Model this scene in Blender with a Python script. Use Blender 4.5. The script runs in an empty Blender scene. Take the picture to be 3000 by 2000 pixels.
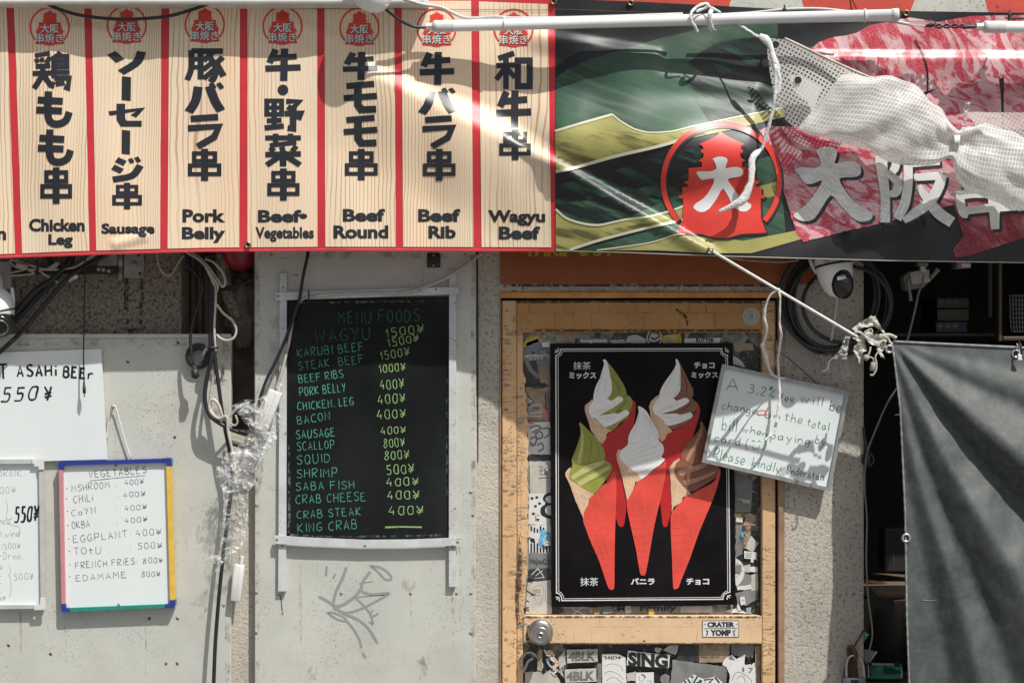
import bpy, bmesh, math, random
from mathutils import Vector, Matrix, noise as mnoise
from mathutils.geometry import tessellate_polygon
random.seed(7)
R = math.radians
scene = bpy.context.scene
COL = scene.collection
# ---------------------------------------------------------------- camera, sky, sun, exposure
DIST, CAMZ = 5.0, 1.8          # metres from the wall plane (y = 0); 1000 photo pixels = 1 m on that plane
cam = bpy.data.cameras.new('camera'); cam.lens = 60; cam.sensor_width = 36; cam.clip_end = 500
camo = bpy.data.objects.new('camera', cam); COL.objects.link(camo)
camo.location = (1.5, -DIST, CAMZ); camo.rotation_euler = (R(90), 0, 0); scene.camera = camo
SUN = Vector((0.8, -1.0, 2.0)).normalized()        # towards the sun
w = bpy.data.worlds.new('World'); scene.world = w; w.use_nodes = True
wn = w.node_tree; sky = wn.nodes.new('ShaderNodeTexSky'); sky.sky_type = 'NISHITA'; sky.sun_disc = False
sky.sun_elevation = math.asin(SUN.z); sky.sun_rotation = math.atan2(SUN.x, SUN.y)
sky.dust_density = 4.0; sky.ozone_density = 0.4; sky.air_density = 1.0
wn.links.new(sky.outputs[0], wn.nodes['Background'].inputs[0]); wn.nodes['Background'].inputs[1].default_value = 0.075
sl = bpy.data.lights.new('sun', 'SUN'); sl.energy = 4.4; sl.angle = R(0.5); sl.color = (1.0, 0.972, 0.925)
so = bpy.data.objects.new('sun', sl); COL.objects.link(so)
so.rotation_euler = SUN.to_track_quat('Z', 'Y').to_euler(); so.location = (4, -4, 8)
vs = scene.view_settings; vs.view_transform = 'Standard'; vs.look = 'None'; vs.exposure = 0.12; vs.gamma = 1.0

def P(px, py, d=0.0):
    """photo pixel -> world point standing d metres in front of the wall plane"""
    f = (DIST - d) / DIST
    return Vector((1.5 + (px / 1000 - 1.5) * f, -d, CAMZ + (1 - py / 1000) * f))
def Z(s, ox, oy, pts):          # coordinates read off an enlarged view of the photo
    return [(ox + s * a, oy + s * b) for a, b in pts]
def sst(t):
    t = 0.0 if t < 0 else 1.0 if t > 1 else t
    return t * t * (3 - 2 * t)
# ---------------------------------------------------------------- materials
class NT:
    def __init__(s, name):
        s.m = bpy.data.materials.new(name); s.m.use_nodes = True; s.t = s.m.node_tree
        s.b = s.t.nodes['Principled BSDF']; s.out = s.t.nodes['Material Output']
        s.pos = s.n('ShaderNodeNewGeometry').outputs['Position']
    def n(s, ty, **kw):
        o = s.t.nodes.new(ty)
        for k, v in kw.items(): setattr(o, k, v)
        return o
    def l(s, a, b): s.t.links.new(a, b)
    def put(s, sock, v):
        if hasattr(v, 'is_output'): s.l(v, sock)
        elif v is not None:
            if isinstance(v, (tuple, list)) and len(v) == 3 and sock.type == 'RGBA': v = (*v, 1)
            sock.default_value = v
    def scaled(s, sc):
        m = s.n('ShaderNodeVectorMath', operation='MULTIPLY'); s.l(s.pos, m.inputs[0]); m.inputs[1].default_value = sc; return m.outputs[0]
    def noise(s, scale, detail=3, rough=0.55, vec=None, dist=0.0):
        o = s.n('ShaderNodeTexNoise'); s.l(vec if vec is not None else s.pos, o.inputs['Vector'])
        o.inputs['Scale'].default_value = scale; o.inputs['Detail'].default_value = detail
        o.inputs['Roughness'].default_value = rough; o.inputs['Distortion'].default_value = dist
        return o.outputs['Fac']
    def ramp(s, v, a, b, lo=0.0, hi=1.0):
        o = s.n('ShaderNodeMapRange'); o.interpolation_type = 'SMOOTHSTEP'; s.l(v, o.inputs[0])
        for i, x in enumerate((a, b, lo, hi)): o.inputs[i + 1].default_value = x
        return o.outputs[0]
    def math(s, op, a, b=None):
        o = s.n('ShaderNodeMath', operation=op); s.put(o.inputs[0], a)
        if b is not None: s.put(o.inputs[1], b)
        return o.outputs[0]
    def mix(s, f, a, b):
        o = s.n('ShaderNodeMix', data_type='RGBA'); s.put(o.inputs[0], f); s.put(o.inputs[6], a); s.put(o.inputs[7], b); return o.outputs[2]
    def bump(s, h, strength, dist=0.002):
        o = s.n('ShaderNodeBump'); s.l(h, o.inputs['Height']); o.inputs['Strength'].default_value = strength
        o.inputs['Distance'].default_value = dist; s.l(o.outputs[0], s.b.inputs['Normal']); return o
    def fin(s, col, rough=0.5, metal=0.0, spec=None):
        s.put(s.b.inputs['Base Color'], col); s.put(s.b.inputs['Roughness'], rough); s.put(s.b.inputs['Metallic'], metal)
        if spec is not None: s.b.inputs['Specular IOR Level'].default_value = spec
        return s.m
def grime(name, base, rough=0.55, metal=0.0, var=0.12, vs_=7.0, speck=0.0, sscale=170.0, scol=(0.06, 0.05, 0.04),
          stain=0.0, stcol=(0.2, 0.17, 0.13), bump=0.0, bscale=260.0, bdist=0.002, spec=None, sth=0.62):
    """painted / plastic / paper surface: uneven tint, sparse specks, soft stains, fine relief"""
    s = NT(name)
    v = s.noise(vs_, 4, 0.6)
    c = s.mix(s.ramp(v, 0.3, 0.7), tuple(x * (1 - var) for x in base), tuple(min(1, x * (1 + var)) for x in base))
    if stain: c = s.mix(s.math('MULTIPLY', s.ramp(s.noise(4.2, 5, 0.65), 0.5, 0.78), stain), c, stcol)
    if speck:
        k = s.math('MULTIPLY', s.ramp(s.noise(sscale, 5, 0.72), sth, sth + 0.06), s.ramp(s.noise(5.5, 3, 0.6), 0.42, 0.66, 0.12, 1.0))
        c = s.mix(s.math('MULTIPLY', k, speck), c, scol)
    if bump: s.bump(s.noise(bscale, 3, 0.6), bump, bdist)
    return s.fin(c, rough, metal, spec)
def stucco(name, base, pit, lo=0.5, hi=0.6, k=0.85):
    s = NT(name)
    a = s.noise(105, 6, 0.72, dist=0.2); b = s.noise(60, 7, 0.75)
    h = s.math('ADD', a, b)
    c = s.mix(s.ramp(s.noise(3.2, 4, 0.6), 0.35, 0.7), base, tuple(x * 0.78 for x in base))
    c = s.mix(s.math('MULTIPLY', s.ramp(s.math('ADD', a, s.math('MULTIPLY', s.math('SUBTRACT', b, 0.5), 0.5)), lo, hi), k), c, pit)
    c = s.mix(s.ramp(s.noise(6, 5, 0.7), 0.6, 0.8, 0, 0.5), c, (0.10, 0.075, 0.05))
    hh = s.math('MULTIPLY', h, -1.0)
    s.bump(hh, 0.8, 0.006)
    return s.fin(c, 0.85, 0, 0.3)
def plain(name, base, rough=0.5, metal=0.0, spec=None, var=0.06):
    s = NT(name)
    c = s.mix(s.ramp(s.noise(60, 3), 0.3, 0.7), tuple(x * (1 - var) for x in base), tuple(min(1, x * (1 + var)) for x in base))
    return s.fin(c, rough, metal, spec)
def ink_mat(name, base, fade=0.45, scale=420.0, rough=0.6, alpha=1.0):
    """marker or chalk: the film is broken by a fine noise"""
    s = NT(name); s.fin(base, rough, 0, 0.2)
    t = s.n('ShaderNodeBsdfTransparent'); mx = s.n('ShaderNodeMixShader')
    f = s.ramp(s.noise(scale, 2), 0.3, 0.62, alpha, alpha * (1 - fade))
    s.l(f, mx.inputs[0]); s.l(t.outputs[0], mx.inputs[1]); s.l(s.b.outputs[0], mx.inputs[2]); s.l(mx.outputs[0], s.out.inputs[0])
    return s.m
def stain_mat(name, base, scale=40.0, lo=0.42, hi=0.62, amax=0.9):
    s = NT(name); s.fin(base, 0.8, 0, 0.2)
    t = s.n('ShaderNodeBsdfTransparent'); mx = s.n('ShaderNodeMixShader')
    f = s.ramp(s.noise(scale, 5, 0.7), lo, hi, 0, amax)
    s.l(f, mx.inputs[0]); s.l(t.outputs[0], mx.inputs[1]); s.l(s.b.outputs[0], mx.inputs[2]); s.l(mx.outputs[0], s.out.inputs[0])
    return s.m
def wood_print():
    s = NT('wood_grain_print')
    v = s.n('ShaderNodeVectorMath', operation='MULTIPLY'); s.l(s.pos, v.inputs[0]); v.inputs[1].default_value = (1, 0, 0.035)
    wob = s.noise(6, 2, 0.5, v.outputs[0])
    x = s.n('ShaderNodeSeparateXYZ'); s.l(s.pos, x.inputs[0])
    zz = s.noise(2.6, 3, 0.5)
    u = s.math('ADD', s.math('MULTIPLY', x.outputs[0], 95.0), s.math('MULTIPLY', s.math('SUBTRACT', zz, 0.5), 3.5))
    u = s.math('ADD', u, s.math('MULTIPLY', s.math('SUBTRACT', wob, 0.5), 13.0))
    fr = s.math('FRACT', u)
    line = s.ramp(s.math('ABSOLUTE', s.math('SUBTRACT', fr, 0.5)), 0.06, 0.17, 1, 0)
    wide = s.ramp(s.noise(7, 2, 0.5, s.scaled((1, 1, 0.3))), 0.4, 0.6, 0.35, 0.95)
    red = s.ramp(s.noise(5, 2, 0.5, s.scaled((1, 1, 0.15))), 0.45, 0.6)
    lc = s.mix(red, (0.52, 0.32, 0.19), (0.74, 0.30, 0.16))
    c = s.mix(s.ramp(s.noise(6, 2, 0.5, s.scaled((1, 1, 0.2))), 0.3, 0.7), (0.82, 0.655, 0.455), (0.78, 0.655, 0.49))
    c = s.mix(s.ramp(s.noise(3.1, 3, 0.6, s.scaled((2.2, 1, 0.35))), 0.66, 0.78, 0, 0.6), c, (0.60, 0.24, 0.13))
    c = s.mix(s.math('MULTIPLY', line, wide), c, lc)
    s.bump(s.noise(900, 2), 0.05, 0.001)
    return s.fin(c, 0.48, 0, 0.5)
def vinyl(name, base, var=0.15, vs_=6.0, rough=0.33, streak=None, sdir=(1, 1, 1), samt=0.5, sscale=30.0):
    s = NT(name)
    c = s.mix(s.ramp(s.noise(vs_, 4), 0.3, 0.7), tuple(x * (1 - var) for x in base), tuple(x * (1 + var) for x in base))
    if streak:
        rv = s.n('ShaderNodeVectorRotate', rotation_type='Y_AXIS'); s.l(s.pos, rv.inputs['Vector']); rv.inputs['Angle'].default_value = sdir[3] if len(sdir) > 3 else 0
        m = s.n('ShaderNodeVectorMath', operation='MULTIPLY'); s.l(rv.outputs[0], m.inputs[0]); m.inputs[1].default_value = sdir[:3]
        c = s.mix(s.ramp(s.noise(sscale, 3, 0.6, m.outputs[0]), 0.45, 0.75, 0, samt), c, streak)
    s.bump(s.noise(900, 2), 0.05, 0.001)
    return s.fin(c, rough, 0, 0.5)
def marble_meat(name, fat, red, ang=0.35, sc=26, lo=0.44, hi=0.6):
    s = NT(name)
    rv = s.n('ShaderNodeVectorRotate', rotation_type='Y_AXIS'); s.l(s.pos, rv.inputs['Vector']); rv.inputs['Angle'].default_value = ang
    m = s.n('ShaderNodeVectorMath', operation='MULTIPLY'); s.l(rv.outputs[0], m.inputs[0]); m.inputs[1].default_value = (1, 1, 0.38)
    a = s.noise(sc, 5, 0.62, m.outputs[0], 1.2); g = s.noise(260, 2)
    c = s.mix(s.ramp(a, lo, hi), fat, red)
    c = s.mix(s.ramp(s.noise(9, 3), 0.35, 0.7, 0, 0.55), c, tuple(0.55 * x for x in red))
    c = s.mix(s.ramp(g, 0.45, 0.7, 0, 0.25), c, tuple(min(1, 1.3 * x) for x in fat))
    return s.fin(c, 0.33, 0, 0.5)
def tape_mat(name, base, dark, horizontal):
    """old peeling woodgrain tape: short cracks across the strip"""
    s = NT(name)
    if horizontal:
        br = s.n('ShaderNodeTexBrick'); s.l(s.pos, br.inputs['Vector'])
        mp = s.n('ShaderNodeCombineXYZ'); sp = s.n('ShaderNodeSeparateXYZ'); s.l(s.pos, sp.inputs[0])
        wx = s.math('ADD', sp.outputs[0], s.math('MULTIPLY', s.noise(40, 3), 0.02)); wz = s.math('ADD', sp.outputs[2], s.math('MULTIPLY', s.noise(30, 3), 0.006))
        s.l(wx, mp.inputs[0]); s.l(wz, mp.inputs[1]); s.l(mp.outputs[0], br.inputs['Vector'])
        br.inputs['Scale'].default_value = 1.0; br.inputs['Brick Width'].default_value = 0.052; br.inputs['Row Height'].default_value = 0.046
        br.inputs['Mortar Size'].default_value = 0.0012; br.inputs['Mortar Smooth'].default_value = 0.3
        crack = br.outputs['Fac']
        crack = s.math('MULTIPLY', crack, s.ramp(s.noise(22, 3), 0.42, 0.66, 0.08, 0.75))
    else:
        a = s.noise(55, 4, 0.6, s.scaled((0.22, 1, 1.0)), 0.4)
        crack = s.ramp(s.math('ABSOLUTE', s.math('SUBTRACT', a, 0.5)), 0.006, 0.03, 0.8, 0)
        crack = s.math('MULTIPLY', crack, s.ramp(s.noise(14, 3), 0.42, 0.62, 0.05, 1))
    c = s.mix(s.ramp(s.noise(5, 4), 0.3, 0.7), base, tuple(0.8 * x for x in base))
    c = s.mix(s.ramp(s.noise(130, 3, 0.7, s.scaled((0.12, 1, 1)) if horizontal else s.scaled((0.3, 1, 1))), 0.55, 0.75, 0, 0.35), c, tuple(0.62 * x for x in base))
    c = s.mix(crack, c, dark)
    c = s.mix(s.math('MULTIPLY', s.ramp(s.noise(150, 2), 0.63, 0.7), s.ramp(s.noise(9, 3), 0.45, 0.65)), c, (0.05, 0.035, 0.02))
    s.bump(s.math('MULTIPLY', s.math('ADD', crack, s.math('MULTIPLY', s.noise(160, 3), 0.4)), -1.0), 0.5, 0.002)
    return s.fin(c, 0.6, 0, 0.35)
def collage_mat(name, cols, scale=16.0):
    """weathered layer of torn sticker remains under the glass film"""
    s = NT(name)
    vo = s.n('ShaderNodeTexVoronoi'); s.l(s.scaled((1.3, 0, 0.85)), vo.inputs['Vector']); vo.inputs['Scale'].default_value = scale
    sp = s.n('ShaderNodeSeparateColor'); s.l(vo.outputs['Color'], sp.inputs[0])
    r = s.n('ShaderNodeValToRGB'); s.l(sp.outputs[0], r.inputs[0]); cr = r.color_ramp; cr.interpolation = 'CONSTANT'
    for i, c in enumerate(cols):
        e = cr.elements[i] if i < 2 else cr.elements.new(i / len(cols)); e.position = i / len(cols); e.color = (*c, 1)
    c = s.mix(s.ramp(s.noise(28, 5, 0.7), 0.42, 0.68, 0, 0.85), r.outputs[0], (0.02, 0.02, 0.022))
    c = s.mix(s.ramp(s.noise(60, 5, 0.75), 0.57, 0.66, 0, 0.7), c, (0.45, 0.43, 0.38))
    s.bump(s.noise(90, 4), 0.3, 0.001)
    return s.fin(c, 0.3, 0, 0.5)
def net_mat(name, cell, lw, film, col=(0.80, 0.80, 0.76)):
    """reinforced sheet: woven threads (UV grid) in a see-through film"""
    s = NT(name); uv = s.n('ShaderNodeUVMap'); sp = s.n('ShaderNodeSeparateXYZ'); s.l(uv.outputs[0], sp.inputs[0])
    hs = []
    for i in (0, 1):
        f = s.math('FRACT', s.math('MULTIPLY', sp.outputs[i], 1.0 / cell))
        hs.append(s.math('LESS_THAN', f, lw))
    thr = s.math('MAXIMUM', hs[0], hs[1])
    c = s.mix(s.ramp(s.noise(9, 4), 0.35, 0.7), col, tuple(0.86 * x for x in col))
    s.fin(s.mix(thr, tuple(0.84 * x for x in col), c), 0.42, 0, 0.4)
    tl = s.n('ShaderNodeBsdfTranslucent'); s.put(tl.inputs[0], (0.8, 0.8, 0.76)); m0 = s.n('ShaderNodeMixShader'); m0.inputs[0].default_value = 0.35
    s.l(s.b.outputs[0], m0.inputs[1]); s.l(tl.outputs[0], m0.inputs[2])
    t = s.n('ShaderNodeBsdfTransparent'); mx = s.n('ShaderNodeMixShader')
    s.l(s.math('MAXIMUM', thr, film), mx.inputs[0]); s.l(t.outputs[0], mx.inputs[1]); s.l(m0.outputs[0], mx.inputs[2]); s.l(mx.outputs[0], s.out.inputs[0])
    return s.m
def film_mat(name, opac=0.22, col=(0.85, 0.87, 0.86), bs=60.0):
    """thin crumpled clear plastic"""
    s = NT(name); s.fin(col, 0.12, 0, 0.8); hb = s.noise(bs, 2, 0.5, dist=1.5); s.bump(hb, 0.6, 0.012)
    t = s.n('ShaderNodeBsdfTransparent'); mx = s.n('ShaderNodeMixShader')
    f = s.ramp(s.noise(bs * 0.8, 2, 0.5, dist=3.0), 0.36, 0.74, opac * 0.3, min(1.0, opac * 2.6))
    s.l(f, mx.inputs[0]); s.l(t.outputs[0], mx.inputs[1]); s.l(s.b.outputs[0], mx.inputs[2]); s.l(mx.outputs[0], s.out.inputs[0])
    return s.m
def tarp_mat():
    s = NT('grey_tarpaulin')
    c = s.mix(s.ramp(s.noise(4, 4), 0.3, 0.7), (0.042, 0.049, 0.048), (0.066, 0.076, 0.073))
    c = s.mix(s.ramp(s.noise(55, 4, 0.7), 0.35, 0.72, 0, 0.6), c, (0.098, 0.112, 0.107))
    c = s.mix(s.math('MULTIPLY', s.ramp(s.noise(30, 4, 0.7), 0.62, 0.72), 0.7), c, (0.05, 0.053, 0.055))
    wx = s.noise(700, 1, 0.5, s.scaled((1, 1, 0.1))); wz = s.noise(700, 1, 0.5, s.scaled((0.1, 1, 1)))
    s.bump(s.math('ADD', wx, wz), 0.25, 0.0015)
    return s.fin(c, 0.55, 0, 0.4)
# ---------------------------------------------------------------- objects
ORG = {}
def T(name, label, cat, loc=(0, 0, 0), group=None):
    o = bpy.data.objects.new(name, None); COL.objects.link(o); o.location = loc; o.empty_display_size = 0.05
    o['label'] = label; o['category'] = cat
    if group: o['group'] = group
    ORG[o.name] = Vector(loc); return o
def tag(o, label, cat, group=None, kind=None):
    if kind: o['kind'] = kind
    if label: o['label'] = label; o['category'] = cat
    if group: o['group'] = group
    return o
def mk(name, V, F, mat, par=None, smooth=False, uv=None, nrm=None):
    org = ORG[par.name] if par else Vector((0, 0, 0))
    if par is None:               # a thing of one mesh: origin at the middle of its base
        xs = [v[0] for v in V]; ys = [v[1] for v in V]; zs = [v[2] for v in V]
        org = Vector(((min(xs) + max(xs)) / 2, (min(ys) + max(ys)) / 2, min(zs)))
    me = bpy.data.meshes.new(name); me.from_pydata([Vector(v) - org for v in V], [], F); me.update()
    me.materials.append(mat)
    if smooth or nrm: me.shade_smooth()
    if uv:
        l = me.uv_layers.new(name='UVMap')
        for lp in me.loops: l.data[lp.index].uv = uv[lp.vertex_index]
    if nrm: me.normals_split_custom_set_from_vertices(nrm)
    o = bpy.data.objects.new(name, me); COL.objects.link(o)
    if par: o.parent = par
    else: o.location = org
    ORG[o.name] = org
    return o
class MB:                          # collects shapes of ONE part
    def __init__(s): s.V = []; s.F = []
    def add(s, vf):
        n = len(s.V); s.V += [Vector(v) for v in vf[0]]; s.F += [[i + n for i in f] for f in vf[1]]; return s
    def mk(s, name, mat, par=None, smooth=False): return mk(name, s.V, s.F, mat, par, smooth)
def from_bm(bm):
    bm.verts.index_update(); r = ([v.co.copy() for v in bm.verts], [[v.index for v in f.verts] for f in bm.faces]); bm.free(); return r
def wbox(a, b, bev=0.0, rot=None, seg=1):
    """box between world corners, edges chamfered"""
    bm = bmesh.new(); bmesh.ops.create_cube(bm, size=1.0)
    a = Vector(a); b = Vector(b); c = (a + b) / 2; s = b - a
    for v in bm.verts: v.co = Vector((v.co.x * s.x, v.co.y * s.y, v.co.z * s.z))
    if bev: bmesh.ops.bevel(bm, geom=list(bm.edges), offset=bev, segments=seg, affect='EDGES', profile=0.5)
    for v in bm.verts: v.co = (Matrix.Rotation(rot, 3, 'Y') @ v.co if rot else v.co) + c
    return from_bm(bm)
def pbox(x0, y0, x1, y1, df, db, bev=0.0, rot=None, seg=1):
    """box whose front face (df in front of the wall) fills the pixel rectangle"""
    a = P(x0, y1, df); b = P(x1, y0, df)
    return wbox((a.x, -df, a.z), (b.x, -db, b.z), bev, rot, seg)
def prism(pts, df, db, dfn=None):
    """pixel outline at depth df pulled straight back to db"""
    A = [P(x, y, df if dfn is None else dfn(x, y)) for x, y in pts]; n = len(A)
    if sum((A[i].x * A[(i + 1) % n].z - A[(i + 1) % n].x * A[i].z) for i in range(n)) < 0: A.reverse()
    Bk = [Vector((v.x, v.y + (df - db), v.z)) for v in A]
    F = [list(t) for t in tessellate_polygon([A])]
    F = [f if (A[f[1]] - A[f[0]]).cross(A[f[2]] - A[f[0]]).y < 0 else f[::-1] for f in F]
    return A + Bk, F + [[i, (i + 1) % n, n + (i + 1) % n, n + i][::-1] for i in range(n)] + [[i + n for i in f[::-1]] for f in F]
def crom(pts, k=6):
    """smooth curve through points of any dimension"""
    p = [tuple(q) for q in pts]
    if len(p) < 3: return p
    e = [tuple(2 * a - b for a, b in zip(p[0], p[1]))] + p + [tuple(2 * a - b for a, b in zip(p[-1], p[-2]))]
    o = []
    for i in range(1, len(e) - 2):
        for j in range(k):
            t = j / k
            o.append(tuple(0.5 * (2 * b + (c - a) * t + (2 * a - 5 * b + 4 * c - d) * t * t + (3 * b - a - 3 * c + d) * t ** 3)
                           for a, b, c, d in zip(e[i - 1], e[i], e[i + 1], e[i + 2])))
    return o + [p[-1]]
def tube(pts, r, n=10, k=6, flat=1.0, cap=True):
    """round cable through world points; r a number or one per point"""
    rs = r if isinstance(r, (list, tuple)) else [r] * len(pts)
    q = crom([(*p, a) for p, a in zip(pts, rs)], k) if k > 1 else [(*p, a) for p, a in zip(pts, rs)]
    C = [Vector(a[:3]) for a in q]; V = []; F = []
    up = Vector((0, -1, 0)) 
    for i, c in enumerate(C):
        t = (C[min(i + 1, len(C) - 1)] - C[max(i - 1, 0)]).normalized()
        u = up - t * up.dot(t)
        if u.length < 1e-4: u = t.orthogonal()
        u.normalize(); up = u; b = t.cross(u)
        for j in range(n):
            a = 2 * math.pi * j / n; V.append(c + (u * math.cos(a) * flat + b * math.sin(a)) * q[i][3])
    for i in range(len(C) - 1):
        for j in range(n): F.append([i * n + j, i * n + (j + 1) % n, (i + 1) * n + (j + 1) % n, (i + 1) * n + j])
    if cap: F.append(list(range(n))[::-1]); F.append([len(V) - n + j for j in range(n)])
    return V, F
def pxs(pts, d=None):              # [(px,py[,d])] -> world points
    return [P(p[0], p[1], p[2] if len(p) > 2 else d) for p in pts]
def cable(name, label, pts, r, mat, d=None, cat='cable', group=None, n=10, par=None):
    o = mk(name, *tube(pxs(pts, d), r, n), mat, par, True)
    return o if par else tag(o, label, cat, group)
def lathe(c, axis, prof, n=28):
    """turned solid: prof = [(along, radius)] from the centre c along axis"""
    ax = Vector(axis).normalized(); u = ax.orthogonal().normalized(); b = ax.cross(u); V = []; F = []
    for h, r in prof:
        for j in range(n):
            a = 2 * math.pi * j / n; V.append(Vector(c) + ax * h + (u * math.cos(a) + b * math.sin(a)) * r)
    for i in range(len(prof) - 1):
        for j in range(n): F.append([i * n + j, i * n + (j + 1) % n, (i + 1) * n + (j + 1) % n, (i + 1) * n + j])
    F.append(list(range(n))[::-1]); F.append([len(V) - n + j for j in range(n)])
    return V, F
FR = (0, -1, 0)                    # towards the street
def ell(c, rx, ry, rz, n=24, m=14, rot=None):
    V = []; F = []; M = rot or Matrix.Identity(3)
    for i in range(m + 1):
        for j in range(n):
            a = math.pi * i / m; b = 2 * math.pi * j / n
            V.append(Vector(c) + M @ Vector((rx * math.sin(a) * math.cos(b), ry * math.sin(a) * math.sin(b), rz * math.cos(a))))
    for i in range(m):
        for j in range(n): F.append([i * n + j, i * n + (j + 1) % n, (i + 1) * n + (j + 1) % n, (i + 1) * n + j][::-1])
    return V, F
# ---------------------------------------------------------------- flat artwork (pixel outlines laid on a surface)
def poly(pts): return [tuple(p) for p in pts], [list(t) for t in tessellate_polygon([[Vector((x, y, 0)) for x, y in pts]])]
def spoly(pts, k=4): return poly(crom(list(pts) + [pts[0]], k)[:-1])
def rect(x0, y0, x1, y1): return [(x0, y0), (x1, y0), (x1, y1), (x0, y1)], [[0, 1, 2, 3]]
def ngon(cx, cy, r, n=20, ry=None): return poly([(cx + r * math.cos(2 * math.pi * i / n), cy + (ry or r) * math.sin(2 * math.pi * i / n)) for i in range(n)])
def ringart(cx, cy, r, wd, n=48, a0=0.0, a1=360.0):
    V = []; F = []
    for i in range(n + 1):
        a = R(a0 + (a1 - a0) * i / n)
        for q in (r, r - wd): V.append((cx + q * math.cos(a), cy + q * math.sin(a)))
    return V, [[2 * i, 2 * i + 1, 2 * i + 3, 2 * i + 2] for i in range(n)]
def ribbon(pts, wd, smooth=False, k=5):
    """a stroke: wd one width or one per point; corners mitred"""
    ws = wd if isinstance(wd, (list, tuple)) else [wd] * len(pts)
    q = [(p[0], p[1], a) for p, a in zip(pts, ws)]
    if smooth: q = crom(q, k)
    V = []; n = len(q); closed = n > 3 and abs(q[0][0] - q[-1][0]) + abs(q[0][1] - q[-1][1]) < 1e-6
    for i, (x, y, a) in enumerate(q):
        pi, ni = (i - 1 if i else (n - 2 if closed else None)), (i + 1 if i < n - 1 else (1 if closed else None))
        d0 = Vector((x - q[pi][0], y - q[pi][1])) if pi is not None else None
        d1 = Vector((q[ni][0] - x, q[ni][1] - y)) if ni is not None else None
        d0 = d0.normalized() if d0 and d0.length > 1e-6 else None; d1 = d1.normalized() if d1 and d1.length > 1e-6 else None
        t = (d0 or Vector((0, 0))) + (d1 or Vector((0, 0)))
        t = t.normalized() if t.length > 1e-3 else (d1 or d0 or Vector((1, 0)))
        nn = Vector((-t.y, t.x)); s = 1.0
        if d0 and d1: s = min(1.5, 1 / max(0.3, nn.dot(Vector((-d1.y, d1.x)))))
        V += [(x + nn.x * a / 2 * s, y + nn.y * a / 2 * s), (x - nn.x * a / 2 * s, y - nn.y * a / 2 * s)]
    return V, [[2 * i, 2 * i + 1, 2 * i + 3, 2 * i + 2] for i in range(n - 1)]
def rag(pts, a=1.6):
    o = []
    n = len(pts)
    for i in range(n):
        x0, y0 = pts[i]; x1, y1 = pts[(i + 1) % n]; k = max(2, int(math.hypot(x1 - x0, y1 - y0) / 9))
        for j in range(k): o.append((x0 + (x1 - x0) * j / k + (random.uniform(-a, a)), y0 + (y1 - y0) * j / k + (random.uniform(-a, a))))
    return o
_tc = {}
def textmesh(body, bold):
    k = (body, bold)
    if k not in _tc:
        c = bpy.data.curves.new('lettering', 'FONT'); c.body = body; c.offset = bold; c.resolution_u = 3
        o = bpy.data.objects.new('lettering', c); COL.objects.link(o); bpy.context.view_layer.update()
        me = bpy.data.meshes.new_from_object(o.evaluated_get(bpy.context.evaluated_depsgraph_get()))
        _tc[k] = ([(v.co.x, v.co.y) for v in me.vertices], [list(p.vertices) for p in me.polygons])
        bpy.data.objects.remove(o); bpy.data.curves.remove(c); bpy.data.meshes.remove(me)
    return _tc[k]
def ptext(body, x0, y0, x1, y1, bold=0.02, sk=0.0, rise=0.0):
    """printed lettering fitted into the pixel box (x0,y0 top left .. x1,y1 bottom right)"""
    V, F = textmesh(body, bold); xs = [v[0] for v in V]; ys = [v[1] for v in V]
    a, b, c, d = min(xs), max(xs), min(ys), max(ys)
    o = []
    for x, y in V:
        u = (x - a) / (b - a); v = (y - c) / (d - c)
        o.append((x0 + (x1 - x0) * u + sk * v * (y1 - y0), y1 - (y1 - y0) * v + rise * u))
    return o, F
def sheet(name, art, dfn, lift, mat, par=None, cut=0, step=2.5e-5, nrm=False):
    """lay outlines on the surface dfn(px,py); cut = grid in pixels so that they follow its folds"""
    V = []; F = []; N = []
    for k, (v, f) in enumerate(art):
        if cut:
            bm = bmesh.new(); bv = [bm.verts.new((x, y, 0)) for x, y in v]
            for q in f:
                try: bm.faces.new([bv[i] for i in q])
                except ValueError: pass
            xs = [p[0] for p in v]; ys = [p[1] for p in v]
            for ax, lo, hi in ((0, min(xs), max(xs)), (1, min(ys), max(ys))):
                g = math.floor(lo / cut) * cut + cut
                while g < hi:
                    no = (1, 0, 0) if ax == 0 else (0, 1, 0)
                    bmesh.ops.bisect_plane(bm, geom=list(bm.verts) + list(bm.edges) + list(bm.faces), plane_co=(g, g, 0), plane_no=no)
                    g += cut
            vv, f = from_bm(bm); v = [(p.x, p.y) for p in vv]
        n0 = len(V)
        for x, y in v:
            V.append(P(x, y, dfn(x, y) + lift + k * step))
            if nrm:
                e = 2.0; gx = (dfn(x + e, y) - dfn(x - e, y)) / (2 * e) * 1000; gy = -(dfn(x, y + e) - dfn(x, y - e)) / (2 * e) * 1000
                N.append(Vector((-gx, -1, -gy)).normalized())
        for q in f:
            q = [i + n0 for i in q]
            a = (V[q[1]] - V[q[0]]).cross(V[q[2]] - V[q[0]])
            F.append(q if a.y < 0 else q[::-1])
    return mk(name, V, F, mat, par, False, None, N if nrm else None)
def const(d): return lambda x, y: d
def merge(*a): return list(a)
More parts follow.
